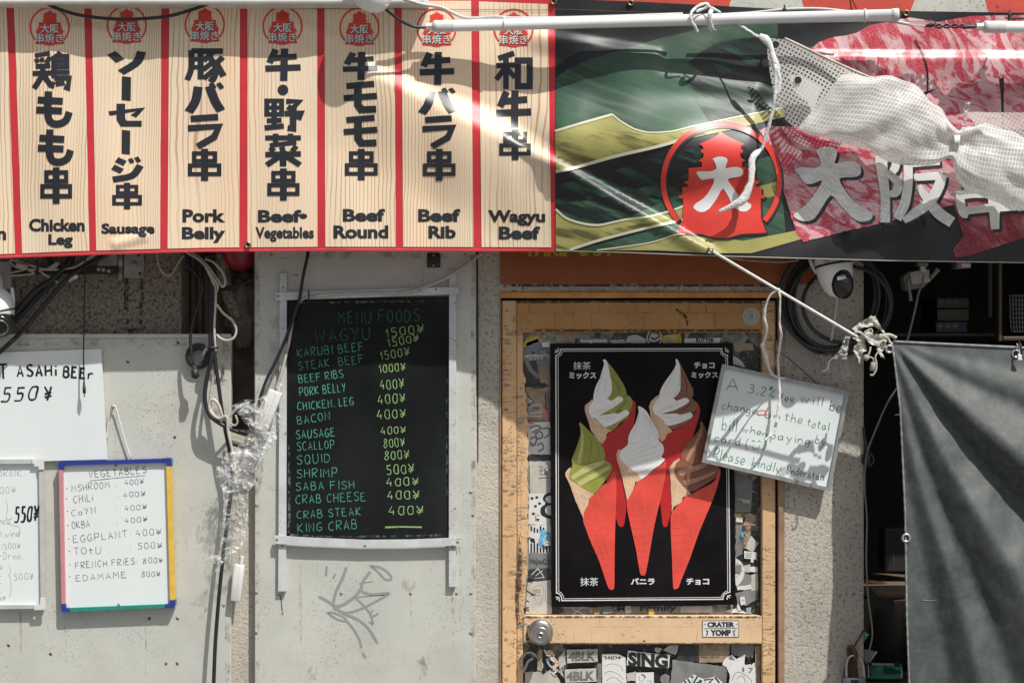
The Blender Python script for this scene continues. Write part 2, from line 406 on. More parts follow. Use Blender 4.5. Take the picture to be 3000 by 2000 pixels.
# ---------------------------------------------------------------- one-line handwriting, 6 x 9 grid, y down; ~ marks a curve
H = {}
for row in '''A|0,9 3,0 6,9;1,6 5,6
B|0,0 0,9;~0,0 4,0 5,2 4,4 0,4;~0,4 4,4 6,7 4,9 0,9
C|~6,1 4,0 1,2 0,5 1,8 4,9 6,8
D|0,0 0,9;~0,0 4,1 6,4 5,7 3,9 0,9
E|5,0 0,0 0,9 6,9;0,4 4,4
F|6,0 0,0 0,9;0,4 5,4
G|~6,1 4,0 1,2 0,5 1,8 4,9 6,7 6,5;3,5 6,5
H|0,0 0,9;6,0 6,9;0,5 6,4
I|1,0 1,9
J|5,0 5,7 3,9 0,8
K|0,0 0,9;6,0 0,5 6,9
L|0,0 0,9 5,9
M|0,9 0.5,0 3.5,5 6.5,0 7,9
N|0,9 0,0 6,9 6,0
O|~3,0 1,1 0,5 1,8 3,9 5,8 6,5 5,1 3,0
P|0,0 0,9;~0,0 5,0 6,3 4,5 0,5
Q|~3,0 1,1 0,5 1,8 3,9 5,8 6,5 5,1 3,0;4,6 6,9
R|0,0 0,9;~0,0 5,0 6,2 4,4 0,5;1,5 6,9
S|~6,1 4,0 1,1 1,3 5,5 6,7 4,9 0,8
T|0,0 6,0;3,0 3,9
U|~0,0 0,6 1,9 4,9 6,6 6,0
V|0,0 3,9 6,0
W|0,0 1,9 4,3 6,9 8,0
X|0,0 6,9;6,0 0,9
Y|0,0 3,4;6,0 2,9
Z|0,0 6,0 0,9 6,9
0|~3,0 1,1 0,5 1,8 3,9 5,8 5,5 5,1 3,0
1|0,3 2,0 2,9
2|~0,2 2,0 5,1 4,4 0,9;0,9 5,9
3|~0,1 3,0 5,2 2,4;~2,4 5,5 5,8 2,9 0,8
4|3,0 0,6 5,6;4,4 4,9
5|5,0 1,0 1,4;~1,4 4,4 5,6 4,9 0,9
6|~5,0 1,3 0,7 3,9 5,7 3,5 0,6
7|0,0 5,0 2,9
8|~3,4 1,2 3,0 5,2 3,4 0,7 2,9 5,7 3,4
9|~5,2 3,0 1,2 2,4 5,3 4,9
¥|0,0 3,4;6,0 2,9;0,5 6,4;0,7 6,6
a|~5,5 3,4 0,6 1,9 4,8 5,5;5,4 5,8 6,9
b|0,0 0,9;~0,6 3,4 5,6 4,9 0,8
c|~5,5 3,4 0,6 1,9 5,8
d|~5,5 3,4 0,6 1,9 4,8 5,6;5,0 5,9
e|~0,7 5,6 4,4 1,4 0,7 2,9 5,8
f|~5,1 3,0 2,3 1,12;0,4 5,4
g|~5,5 3,4 0,6 1,8 4,8 5,5;~5,4 5,10 3,12 0,11
h|0,0 0,9;~0,6 3,4 5,6 5,9
i|1,4 1,9;1,1 1,2
k|0,0 0,9;5,4 0,7 5,9
l|1,0 1,9
m|0,4 0,9;~0,5 2,4 3,6 3,9;~3,5 5,4 6,6 6,9
n|0,4 0,9;~0,6 3,4 5,6 5,9
o|~3,4 0,6 1,9 4,9 5,6 3,4
p|0,4 0,13;~0,5 3,4 5,6 3,9 0,8
r|0,4 0,9;~0,6 2,4 5,4
s|~5,4 2,4 1,6 5,7 4,9 0,9
t|2,1 2,8 4,9;0,4 5,4
u|~0,4 0,8 3,9 5,7;5,4 5,9
v|0,4 2,9 5,4
w|0,4 1,9 3,5 5,9 7,4
y|0,4 3,8;6,4 1,13
:|1,4 1,5;1,8 1,9
.|1,8 1,9
,|1,7 2,10
'|1,0 1,2
-|0,5 5,5
%|6,0 1,9;~1,0 0,1 1,2 2,1 1,0;~5,7 4,8 5,9 6,8 5,7
(|~3,0 1,4 1,8 3,12
)|~0,0 2,4 2,8 0,12
^|0,4 2,2 4,4'''.split('\n'):
    ch, body = row.split('|', 1)
    H[ch] = [(q[0] == '~', [tuple(float(c) for c in t.split(',')) for t in q.lstrip('~').split()]) for q in body.split(';')]
def hand(text, x0, y0, x1, y1, h, wd=3.0, jit=0.25, slant=0.0, rnd=None):
    """marker writing from baseline start to baseline end, h = capital height in pixels"""
    rnd = rnd or random.Random(sum(map(ord, text)) + int(x0))
    cur = 0.0; gl = []
    for ch in text:
        if ch == ' ': cur += 5.0; continue
        g = H[ch]; wmax = max(p[0] for _, s in g for p in s); gl.append((cur, g)); cur += wmax + 3.0
    tot = max(1.0, cur - 3.0); L = Vector((x1 - x0, y1 - y0)); e = L.normalized(); nv = Vector((e.y, -e.x)); sx = L.length / tot; sy = h / 9.0
    out = []
    for cx, g in gl:
        dy = rnd.uniform(-1, 1) * jit * 1.2; sc = 1 + rnd.uniform(-1, 1) * jit * 0.25; sl = slant + rnd.uniform(-1, 1) * jit * 0.12
        for sm, pts in g:
            q = []
            for (x, y) in pts:
                yy = (9 - y) * sc + dy + rnd.uniform(-1, 1) * jit * 0.5; xx = cx + x * (0.92 + 0.16 * rnd.random() * jit) + yy * sl + rnd.uniform(-1, 1) * jit * 0.4
                p = Vector((x0, y0)) + e * xx * sx + nv * yy * sy; q.append((p.x, p.y))
            ws = [wd * rnd.uniform(0.8, 1.2) for _ in q]
            out.append(ribbon(q, ws, sm and len(q) > 2))
    return out
# heavy brush-cut Japanese display lettering, 100 x 100 box: strokes "width: x,y x,y"
K = {}
for row in '''串|11:20,14 80,14 80,38 20,38 20,14;11:8,52 92,52 92,79 8,79 8,52;18:50,0 50,100
牛|17:30,3 12,44;16:20,30 88,24;17:1,62 99,58;18:54,0 52,100
も|18:36,0 34,60 42,86 62,92 84,82 94,58~;17:6,24 76,28;17:2,52 74,55
ソ|26:4,8 30,44;24:92,2 78,50 32,96~
ー|88:54,0 50,100
セ|17:2,44 94,26 72,56;22:36,2 36,68 44,88 96,88
ジ|20:16,10 44,26;20:4,40 34,58;22:94,34 66,76 4,92~;13:60,6 68,24;13:80,0 90,20
バ|22:32,12 24,60 6,96~;22:62,10 78,60 94,92~;12:66,0 76,18;12:86,0 97,18
ラ|18:10,10 90,4;18:2,40 92,34 78,68 30,98
モ|18:8,12 90,4;18:0,52 98,44;20:42,8 42,74 52,90 96,88
和|13:52,2 8,16;13:2,36 54,34;14:29,12 29,100;13:26,42 2,74;12:32,44 54,68;15:62,22 95,22 95,92 62,92 62,22
鶏|8:46,3 6,10;8:9,18 14,29;8:23,16 27,27;9:47,13 36,30;9:8,39 47,37;9:0,58 50,56;10:27,32 25,62 4,98~;10:29,62 50,92;9:73,0 66,11;9:57,12 91,12 91,40 57,40;8:57,26 91,26;10:57,10 57,70;8:57,55 98,55;9:57,70 97,70 94,97 84,93;8:55,80 51,97;8:66,78 68,92;8:77,77 81,90
豚|11:13,5 13,60 2,98~;11:13,7 38,7 38,96;9:13,33 38,33;9:13,58 38,58;12:46,8 98,8;10:73,10 46,38;11:63,26 80,62 72,96 62,92~;10:72,42 44,66;10:78,62 46,94;11:98,26 80,46;12:80,46 100,86
野|9:6,6 46,6 46,48 6,48 6,6;8:6,27 46,27;10:26,4 26,90;10:6,68 46,66;11:0,90 52,84;11:58,8 94,8 74,30;11:62,24 84,38;12:54,46 98,44 90,64;12:77,46 77,92 62,90
菜|10:2,13 98,13;10:30,0 30,27;10:70,0 70,27;9:86,27 14,36;10:16,42 25,54;10:46,40 50,52;10:86,38 74,54;11:2,64 98,62;12:50,52 50,100;11:45,66 6,96;11:55,66 96,96'''.split('\n'):
    ch, body = row.split('|', 1); K[ch] = []
    for st in body.split(';'):
        wd, pp = st.split(':'); sm = pp.endswith('~')
        K[ch].append((float(wd), sm, [tuple(float(c) for c in t.split(',')) for t in pp.rstrip('~').split()]))
def kanji(ch, x0, y0, x1, y1, sk=0.0):
    if ch == '・': return [ngon((x0 + x1) / 2, (y0 + y1) / 2, (y1 - y0) / 2, 20)]
    out = []; sx = (x1 - x0) / 100; sy = (y1 - y0) / 100
    for wd, sm, pts in K[ch]:
        wd *= 1.5 if ch in '鶏豚野菜' else 1.14
        v, f = ribbon(pts, wd, sm)
        out.append(([(x0 + x * sx + sk * (100 - y) * sx, y0 + y * sy) for x, y in v], f))
    return out
# ================================================================ materials of the place
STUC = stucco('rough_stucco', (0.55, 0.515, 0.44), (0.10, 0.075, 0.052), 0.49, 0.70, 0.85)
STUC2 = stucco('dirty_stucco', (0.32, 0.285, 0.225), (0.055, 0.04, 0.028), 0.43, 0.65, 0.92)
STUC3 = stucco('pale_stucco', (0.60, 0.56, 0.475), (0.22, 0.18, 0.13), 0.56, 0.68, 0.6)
PANEL = grime('painted_steel', (0.52, 0.53, 0.478), 0.5, 0, 0.06, 6, 0.8, 210, (0.09, 0.075, 0.055), 0.35, (0.36, 0.33, 0.26), 0.25, 330, 0.0015, None, 0.575)
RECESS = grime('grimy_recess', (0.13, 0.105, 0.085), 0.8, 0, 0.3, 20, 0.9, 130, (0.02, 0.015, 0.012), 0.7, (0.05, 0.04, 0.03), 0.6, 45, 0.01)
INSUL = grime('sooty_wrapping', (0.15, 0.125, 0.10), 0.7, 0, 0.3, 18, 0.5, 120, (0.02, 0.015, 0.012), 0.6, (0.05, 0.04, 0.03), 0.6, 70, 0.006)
ALU = grime('weathered_white_rail', (0.56, 0.58, 0.58), 0.42, 0, 0.1, 14, 0.95, 130, (0.10, 0.08, 0.06), 0.45, (0.30, 0.27, 0.22), 0.12, 200, 0.001, None, 0.58)
STEEL = plain('dull_steel', (0.42, 0.42, 0.40), 0.38, 0.9)
GALV = grime('galvanised_plate', (0.30, 0.29, 0.27), 0.5, 0.55, 0.2, 30, 0.6, 160, (0.08, 0.06, 0.04), 0.5, (0.15, 0.11, 0.07))
RUST = grime('rusty_iron', (0.10, 0.055, 0.035), 0.8, 0.2, 0.4, 60, 0.5, 200, (0.03, 0.02, 0.015), 0, (0, 0, 0), 0.4, 200)
BLK = plain('black_rubber', (0.018, 0.018, 0.02), 0.42)
BLKM = plain('black_matt_plastic', (0.022, 0.022, 0.024), 0.5)
CABW = grime('dirty_white_cable', (0.46, 0.43, 0.36), 0.5, 0, 0.2, 40, 0.7, 150, (0.14, 0.11, 0.08), 0.4, (0.25, 0.21, 0.16))
WHITE = plain('white_plastic', (0.76, 0.77, 0.76), 0.35, 0, None, 0.03)
WHITE2 = grime('aged_white_plastic', (0.68, 0.68, 0.65), 0.4, 0, 0.06, 20, 0.5, 170, (0.2, 0.18, 0.15), 0.15, (0.45, 0.42, 0.36))
WBOARD = grime('whiteboard', (0.725, 0.775, 0.765), 0.22, 0, 0.02, 3, 0.12, 200, (0.5, 0.5, 0.5), 0.12, (0.66, 0.68, 0.68))
INKB = ink_mat('black_marker', (0.02, 0.02, 0.022), 0.05)
INKT = ink_mat('thin_black_marker', (0.06, 0.06, 0.065), 0.45)
INKF = ink_mat('faded_marker', (0.30, 0.31, 0.31), 0.6)
INKG = ink_mat('green_marker', (0.035, 0.22, 0.13), 0.35)
INKD = ink_mat('dark_green_marker', (0.03, 0.10, 0.075), 0.35)
INKR = ink_mat('red_marker', (0.60, 0.14, 0.13), 0.5)
CHG = ink_mat('green_chalk', (0.11, 0.44, 0.29), 0.5, 300)
CHD = ink_mat('dim_green_chalk', (0.035, 0.17, 0.11), 0.5, 300)
CHY = ink_mat('yellow_green_chalk', (0.36, 0.60, 0.23), 0.45, 300)
BLACKB = grime('blackboard', (0.011, 0.0125, 0.0135), 0.16, 0, 0.3, 4, 0.25, 120, (0.12, 0.13, 0.13), 0.25, (0.05, 0.055, 0.055), 0.0, 1, 0.001, 0.2, 0.66)
GRAF = ink_mat('grey_spray', (0.30, 0.315, 0.315), 0.12, 200)
# ================================================================ ground
g = mk('pavement', [(-60, -60, 0), (60, -60, 0), (60, 6, 0), (-60, 6, 0)], [[0, 1, 2, 3]], grime('pavement_concrete', (0.17, 0.165, 0.155), 0.85, 0, 0.15, 2, 0.5, 60, (0.1, 0.1, 0.1), 0.4, (0.2, 0.2, 0.19), 0.4, 120, 0.004))
tag(g, None, None, None, 'structure')
# ================================================================ the building: stucco wall with its recess and dark room
PB, PT = 2800, -700                # pixel rows of the ground and of the wall's top
B = T('shop_building', 'weathered stucco shop front behind the boards, door and banner', 'building', P(1500, 2800, -0.1))
def slab(x0, y0, x1, y1, d1=0.0, d0=-0.25): return pbox(x0, y0, x1, y1, d1, d0)
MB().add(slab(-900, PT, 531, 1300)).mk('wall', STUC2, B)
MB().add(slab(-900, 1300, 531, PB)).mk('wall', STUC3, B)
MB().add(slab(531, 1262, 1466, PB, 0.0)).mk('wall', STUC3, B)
MB().add(slab(745, PT, 1466, 1262)).mk('wall', STUC, B)
MB().add(slab(1466, PT, 2296, 862, 0.002)).mk('lintel', STUC, B)
MB().add(slab(2296, PT, 2530, PB)).mk('pillar', STUC, B)
MB().add(slab(2530, PT, 4100, 520)).mk('lintel', STUC, B)
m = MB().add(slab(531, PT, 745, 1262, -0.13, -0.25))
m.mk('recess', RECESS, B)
m = MB()
for i, x in enumerate((548, 566, 586, 606)): m.add(pbox(x - 7, PT, x + 5, 985, -0.115, -0.129, 0.002))
m.mk('ribbed_strip', RECESS, B)
# crumpled pipe wrapping inside the recess
def lump(cx, cy, rx, ry, d, dd, amp, seed, n=34, m=22):
    V, F = ell(P(cx, cy, d), rx / 1000, dd, ry / 1000, n, m)
    for i, v in enumerate(V):
        q = mnoise.fractal(v * 26 + Vector((seed, 0, 0)), 0.8, 2.1, 4); rr = abs(mnoise.noise(v * 38 + Vector((0, seed, 0))))
        V[i] = v + (v - P(cx, cy, d)).normalized() * (q * amp - rr * amp * 1.4)
    return V, F
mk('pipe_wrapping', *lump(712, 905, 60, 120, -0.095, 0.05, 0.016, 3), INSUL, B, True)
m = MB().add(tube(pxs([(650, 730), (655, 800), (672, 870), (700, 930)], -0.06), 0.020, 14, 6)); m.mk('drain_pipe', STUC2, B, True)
# room behind the opening on the right
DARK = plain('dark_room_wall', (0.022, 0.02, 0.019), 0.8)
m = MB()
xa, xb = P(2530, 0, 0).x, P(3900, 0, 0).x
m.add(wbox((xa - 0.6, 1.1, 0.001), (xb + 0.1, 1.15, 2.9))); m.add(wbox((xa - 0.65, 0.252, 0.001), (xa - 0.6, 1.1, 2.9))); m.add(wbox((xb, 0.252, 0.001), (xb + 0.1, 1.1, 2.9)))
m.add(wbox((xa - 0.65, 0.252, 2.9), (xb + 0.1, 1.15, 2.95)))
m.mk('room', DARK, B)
m = MB().add(wbox((P(3420, 0, 0).x, 0.0, 0.001), (P(4100, 0, 0).x, 0.25, 2.8))); m.mk('wall', STUC, B)
# stains on the stucco
ST = stain_mat('rust_run', (0.055, 0.03, 0.018), 55, 0.40, 0.60, 0.95)
sheet('rust_stain', [ribbon([(371, 815), (370, 880), (372, 950)], [10, 14, 9], True), ribbon([(416, 815), (415, 880), (412, 950)], [9, 12, 8], True), ribbon([(362, 960), (395, 968), (425, 960)], [8, 12, 6], True)], const(0), 0.0006, ST, B)
sheet('dark_joint', [ribbon([(1398, 735), (1399, 1000), (1400, 1355)], [5, 6, 3])], const(0), 0.0006, BLK, B)
# ================================================================ steel panels
L = T('steel_shutter_panel', 'pale grey steel panel carrying the whiteboards at the left', 'panel', P(300, 2800, 0.03))
MB().add(pbox(-900, 982, 676, PB, 0.030, 0.001, 0.002)).mk('panel', PANEL, L)
MB().add(pbox(-900, 978, 676, 990, 0.034, 0.0305, 0.001)).mk('top_trim', PANEL, L)
sheet('paint_chip', [spoly([(x + random.uniform(-6, 6), y), (x + 5, y + 5), (x, y + 10), (x - 5, y + 4)]) for x, y in ((25, 1885), (655, 1768), (437, 1806), (520, 1806), (486, 1938), (519, 1938), (375, 1055), (512, 1275), (522, 998), (148, 1910))], const(0.03), 0.0005, stain_mat('chip', (0.10, 0.07, 0.05), 120, 0.3, 0.5), L)
Cn = T('steel_sliding_door', 'tall pale grey steel sheet door with a spray tag below the blackboard', 'door', P(1070, 2800, 0.04))
MB().add(pbox(746, 500, 1394, PB, 0.030, 0.001, 0.002)).mk('panel', PANEL, Cn)
SCR = plain('screw_head', (0.33, 0.32, 0.29), 0.45, 0.6)
def screw(x, y, d, par, r=4.5, mat=SCR):
    c = P(x, y, d); V, F = lathe(c, FR, [(-0.001, r / 1000), (0.0012, r / 1000), (0.0022, r * 0.55 / 1000), (0.0018, r * 0.35 / 1000)], 10)
    return mk('screw', V, F, mat, par, True)
for x, y in ((752, 1402), (751, 1479), (752, 1735), (751, 1852), (1379, 1441), (1386, 1508), (1380, 1737), (1338, 1737), (868, 806), (795, 746), (1364, 745), (1203, 1737), (1000, 1737), (1379, 1853)): screw(x, y, 0.03, Cn)
zb = lambda p: Z(0.4465, 700, 1300, p)
tagart = [ribbon(zb(q), w, True) for q, w in (([(575, 800), (572, 865)], 7), ([(632, 850), (618, 882)], 6), ([(705, 808), (680, 880), (640, 960), (620, 1045), (635, 1065), (690, 1050), (760, 1000), (800, 950), (815, 900), (862, 835)], 9),
   ([(800, 945), (815, 970), (880, 985), (985, 978), (900, 1030), (800, 1080), (700, 1105), (620, 1075)], 7), ([(525, 1000), (590, 1035), (680, 1105), (780, 1150), (850, 1210), (910, 1305)], 8),
   ([(860, 797), (905, 830), (960, 885), (1000, 885), (985, 850), (930, 810), (860, 797)], 6), ([(580, 1105), (620, 1105), (690, 1135), (700, 1160), (640, 1145), (580, 1105)], 6), ([(700, 1150), (750, 1210), (790, 1280), (805, 1335)], 7),
   ([(760, 1000), (820, 1060), (860, 1110), (880, 1175), (855, 1165)], 6), ([(880, 1085), (862, 1120), (890, 1125), (915, 1108)], 5), ([(812, 1365), (832, 1405)], 6))]
sheet('graffiti', tagart, const(0.03), 0.0006, GRAF, Cn)
sheet('scratch', [ribbon(zb([(790, 915), (885, 900)]), 1.6), ribbon(zb([(770, 1005), (870, 995), (960, 990)]), 2.0), ribbon([(812, 1740), (822, 1745), (828, 1800)], 3)], const(0.03), 0.0006, stain_mat('scratches', (0.08, 0.06, 0.05), 200, 0.35, 0.5), Cn)
WEAR = stain_mat('brown_grime', (0.16, 0.12, 0.08), 26, 0.46, 0.74, 0.42); RUN = stain_mat('dirt_run', (0.13, 0.10, 0.07), 34, 0.44, 0.70, 0.36); RESID = stain_mat('tape_residue', (0.40, 0.36, 0.27), 70, 0.40, 0.64, 0.35)
sheet('grime', [ribbon([(754, 740), (754, 1200), (755, 2010)], [16, 14, 10]), ribbon([(1386, 740), (1387, 1200), (1387, 2010)], [15, 12, 14]), ribbon([(760, 746), (1080, 748), (1390, 745)], [24, 18, 22]), ribbon([(800, 900), (806, 1050), (800, 1180)], [26, 34, 18], True), ribbon([(760, 1418), (800, 1424), (825, 1420)], [18, 22, 12], True)], const(0.03), 0.0007, WEAR, Cn)
sheet('dirt_run', [ribbon([(826, 1735), (828, 1790)], [9, 2]), ribbon([(1325, 1722), (1328, 1860), (1330, 1930)], [8, 5, 2], True), ribbon([(1346, 1600), (1350, 1700), (1348, 1820)], [7, 5, 2], True), ribbon([(1203, 1742), (1206, 1850)], [5, 1]), ribbon([(930, 1560 + 60), (932, 1700)], [4, 1]), ribbon([(1220, 1900), (1240, 1955), (1235, 1990)], [20, 26, 12], True)], const(0.03), 0.0009, RUN, Cn)
sheet('tape_residue', [spoly([(882, 1600), (884, 1700), (886, 1860), (878, 1860), (876, 1700)]), spoly([(1180, 1690), (1216, 1700), (1212, 1730), (1176, 1722)]), spoly([(900, 1955), (925, 1950), (930, 1985), (905, 1990)])], const(0.03), 0.0008, RESID, Cn)
sheet('grime', [ribbon([(-10, 1000), (300, 1002), (670, 1000)], [26, 20, 30]), ribbon([(664, 1000), (666, 1300), (668, 2010)], [30, 22, 16]), ribbon([(600, 1010), (640, 1120), (630, 1220)], [60, 50, 20], True)], const(0.03), 0.0007, WEAR, L)
sheet('dirt_run', [ribbon([(340, 1200), (338, 1330)], [5, 2]), ribbon([(425, 1800), (428, 1900), (426, 1985)], [7, 4, 2], True), ribbon([(190, 1795), (192, 1880)], [6, 2]), ribbon([(60, 1792), (62, 1930)], [8, 2]), ribbon([(545, 1500), (548, 1640)], [5, 2])], const(0.03), 0.0009, RUN, L)
# dark switch plate
sw = T('blank_switch_plate', 'small black plate with two screws high on the grey steel door', 'plate', P(1270, 785, 0.03))
MB().add(pbox(1251, 741, 1290, 784, 0.036, 0.0305, 0.003, None, 2)).mk('plate', BLKM, sw, True)
screw(1270, 748, 0.036, sw, 3.5); screw(1270, 778, 0.036, sw, 3.5)
# ================================================================ chalk menu board with four rails
Mb = T('menu_board', 'blackboard food menu in green chalk, held by four whitish rails', 'menu board', P(1078, 1600, 0.03))
MB().add(prism([(838, 876), (1318, 868), (1318, 1582), (838, 1582)], 0.036, 0.0302)).mk('board', BLACKB, Mb)
MB().add(prism([(820, 800), (840, 800), (838, 1731), (815, 1731)], 0.044, 0.0303)).mk('rail', ALU, Mb)
MB().add(prism([(1316, 792), (1337, 790), (1336, 1718), (1315, 1718)], 0.044, 0.0303)).mk('rail', ALU, Mb)
MB().add(prism([(807, 857), (1344, 840), (1345, 861), (808, 880)], 0.052, 0.0442)).mk('rail', ALU, Mb)
MB().add(prism([(806, 1568), (900, 1574), (1070, 1581), (1200, 1580), (1348, 1574), (1349, 1597), (1200, 1601), (1070, 1602), (900, 1597), (807, 1592)], 0.052, 0.0442)).mk('rail', ALU, Mb)
for x, y, d in ((815, 868, 0.052), (1277, 848, 0.052), (830, 842, 0.044), (812, 1579, 0.052), (1341, 1586, 0.052), (1070, 1597, 0.052), (827, 1599, 0.044), (1326, 1603, 0.044)): screw(x, y, d, Mb, 4)
z7 = lambda *p: [c for q in Z(0.421, 700, 700, [(p[0], p[1]), (p[2], p[3])]) for c in q]
z8 = lambda *p: [c for q in Z(0.4465, 700, 1300, [(p[0], p[1]), (p[2], p[3])]) for c in q]
S7 = 0.421
def row(name, shapes, d, lift, mat, par): return sheet(name, shapes, const(d), lift, mat, par)
row('heading', hand('MENU FOODS', *z7(693, 588, 1255, 570), 34, 2.2), 0.036, 0.0004, CHD, Mb)
row('dish_name', [ribbon([(852, 984), (874, 983)], 2.0)] + hand('WAGYU', *z7(535, 718, 915, 695), 36, 2.5) + hand(':', *z7(935, 660, 945, 660), 12, 2.2) + hand(':', *z7(910, 770, 922, 770), 14, 2.2), 0.036, 0.0004, CHD, Mb)
for i, (t, a, b, c, d, h) in enumerate((('KARUBI BEEF', 410, 820, 868, 775, 24), ('STEAK. BEEF', 415, 912, 868, 860, 23), ('BEEF RIBS', 420, 1002, 728, 962, 22), ('PORK BELLY', 425, 1092, 745, 1058, 24), ('CHICKEN. LEG', 410, 1190, 800, 1155, 23), ('BACON', 410, 1288, 635, 1255, 23), ('SAUSAGE', 400, 1388, 668, 1370, 24), ('SCALLOP', 405, 1470, 665, 1455, 24), ('SQUID', 405, 1565, 635, 1550, 26))):
    row('dish_name', hand(t, *z7(a, b, c, d), h, 1.9 + 0.4 * (i in (3, 4, 6))), 0.036, 0.0004, CHG, Mb)
for t, a, b, c, d, h in (('SHRIMP', 380, 222, 645, 215, 25), ('SABA FISH', 375, 305, 757, 290, 23), ('CRAB CHEESE', 375, 390, 832, 370, 24), ('CRAB STEAK', 382, 490, 800, 465, 23), ('KING CRAB', 388, 577, 775, 555, 25)): row('dish_name', hand(t, *z8(a, b, c, d), h, 2.0), 0.036, 0.0004, CHG, Mb)
for t, a, b, c, d, h in (('1500¥', 1025, 682, 1290, 648, 23), ('1500¥', 1040, 748, 1255, 712, 22), ('1500¥', 988, 838, 1190, 810, 23), ('1000¥', 980, 932, 1160, 912, 22), ('400¥', 985, 1045, 1150, 1035, 27), ('400¥', 970, 1147, 1160, 1135, 27), ('400¥', 965, 1252, 1162, 1240, 25), ('400¥', 990, 1358, 1160, 1350, 20), ('800¥', 1010, 1452, 1155, 1440, 24), ('800¥', 1015, 1537, 1185, 1525, 24)): row('price', hand(t, *z7(a, b, c, d), h, 2.15), 0.036, 0.0004, CHY, Mb)
for t, a, b, c, d, h in (('500¥', 970, 197, 1150, 190, 26), ('400¥', 970, 275, 1180, 270, 23), ('400¥', 975, 362, 1185, 360, 24), ('400¥', 985, 464, 1212, 460, 24)): row('price', hand(t, *z8(a, b, c, d), h, 2.5), 0.036, 0.0004, CHY, Mb)
row('price', [ribbon(zb([(960, 546), (1060, 542), (1200, 545)]), [5, 4, 4.5])], 0.036, 0.0004, CHY, Mb)
sheet('chalk_dust', [ribbon([(1311, 1110), (1312, 1300), (1310, 1450)], [6, 9, 5], True), ribbon([(846, 1300), (848, 1450), (846, 1560)], [5, 8, 6], True), ribbon([(850, 1566), (1000, 1571), (1310, 1567)], [6, 5, 7], True), ribbon([(870, 887), (1100, 884), (1310, 880)], [3, 6, 3], True)], const(0.036), 0.0003, stain_mat('chalk_smear', (0.22, 0.29, 0.26), 60, 0.45, 0.7, 0.7), Mb)
# ================================================================ boards on the left panel
bb = T('beer_price_board', 'plain white board with beer price in thick black marker', 'board', P(150, 1350, 0.03))
MB().add(prism([(-420, 1044), (0, 1032), (296, 1022), (313, 1345), (126, 1350), (-420, 1362)], 0.044, 0.0345)).mk('board', WBOARD, bb)
zc = lambda *p: [c for q in Z(0.2296, 0, 1000, [(p[0], p[1]), (p[2], p[3])]) for c in q]
for ba in (hand('T', *zc(-10, 475, 105, 470), 42, 6, 0.15), hand('ASAHi', *zc(222, 448, 715, 436), 32, 6.0, 0.15), hand('BEEr', *zc(810, 450, 1185, 480), 30, 6.0, 0.15), hand('550', *zc(12, 765, 455, 742), 38, 5.5, 0.15, 0.25), hand('¥', *zc(572, 750, 665, 748), 40, 6, 0.1)): row('lettering', ba, 0.044, 0.0004, INKB, bb)
dr = T('drink_price_board', 'silver framed whiteboard of drink prices cut by the left edge', 'whiteboard', P(0, 1790, 0.03))
MB().add(prism([(-420, 1352), (122, 1347), (130, 1782), (-420, 1790)], 0.042, 0.0345)).mk('writing_surface', WBOARD, dr)
FRM = grime('smudged_silver_frame', (0.55, 0.56, 0.55), 0.35, 0.2, 0.1, 12, 0.4, 120, (0.2, 0.2, 0.19), 0.7, (0.30, 0.31, 0.31))
MB().add(prism([(-420, 1349), (100, 1344), (100, 1357), (-420, 1362)], 0.052, 0.0425)).mk('frame_rail', FRM, dr)
MB().add(prism([(-420, 1774), (104, 1771), (104, 1782), (-420, 1788)], 0.052, 0.0425)).mk('frame_rail', FRM, dr)
MB().add(prism([(114, 1372), (128, 1372), (133, 1756), (119, 1756)], 0.052, 0.0425)).mk('frame_rail', FRM, dr)
for q in ([(94, 1346), (128, 1344), (129, 1374), (114, 1375), (112, 1358), (95, 1358)], [(118, 1752), (133, 1752), (134, 1782), (130, 1785), (100, 1786), (99, 1773), (117, 1770)]): MB().add(prism(q, 0.056, 0.0525)).mk('frame_corner', WHITE2, dr)
za = lambda *p: [c for q in Z(0.4465, 0, 1300, [(p[0], p[1]), (p[2], p[3])]) for c in q]
sheet('price', hand('550¥', *za(95, 512, 250, 500), 43, 6.0, 0.15, 0.35), const(0.042), 0.0004, INKB, dr)
fa = []
for t, a, b, c, d, h in (('DRINK', -12, 215, 140, 212, 20), ('00¥', 0, 326, 105, 318, 18), ('ncu', 0, 525, 62, 522, 22), ('H.wine', -10, 615, 128, 608, 22), ('1500¥', 8, 690, 135, 685, 16), ('-Drink.', -5, 755, 155, 755, 20), ('500¥', 92, 892, 222, 886, 19), ('ice', 0, 1025, 36, 1020, 16), ('a', 0, 820, 15, 820, 18)): row('faint_writing', hand(t, *za(a, b, c, d), h, 1.7), 0.042, 0.0003, INKF, dr)
fa += [ribbon(Z(0.4465, 0, 1300, q), 1.6, True) for q in ([(38, 370), (50, 420), (40, 480), (55, 495), (80, 487), (60, 500), (70, 530), (125, 545), (130, 600)], [(60, 790), (70, 840), (55, 860), (68, 880), (72, 960), (62, 1003)], [(0, 870), (10, 862)], [(0, 915), (10, 910)], [(0, 975), (10, 972)])]
for q in fa: row('faint_bracket', [q], 0.042, 0.0003, INKF, dr)
vg = T('vegetable_price_board', 'whiteboard of vegetable prices in a blue, pink, yellow and green frame', 'whiteboard', P(340, 1792, 0.03))
MB().add(prism([(178, 1358), (496, 1349), (506, 1772), (186, 1784)], 0.048, 0.038)).mk('writing_surface', WBOARD, vg)
PB_, PP_, PY_, PG_ = (plain(n, c, 0.3) for n, c in (('blue_plastic', (0.022, 0.045, 0.25)), ('pink_plastic', (0.56, 0.24, 0.26)), ('yellow_plastic', (0.72, 0.45, 0.06)), ('green_plastic', (0.02, 0.24, 0.19))))
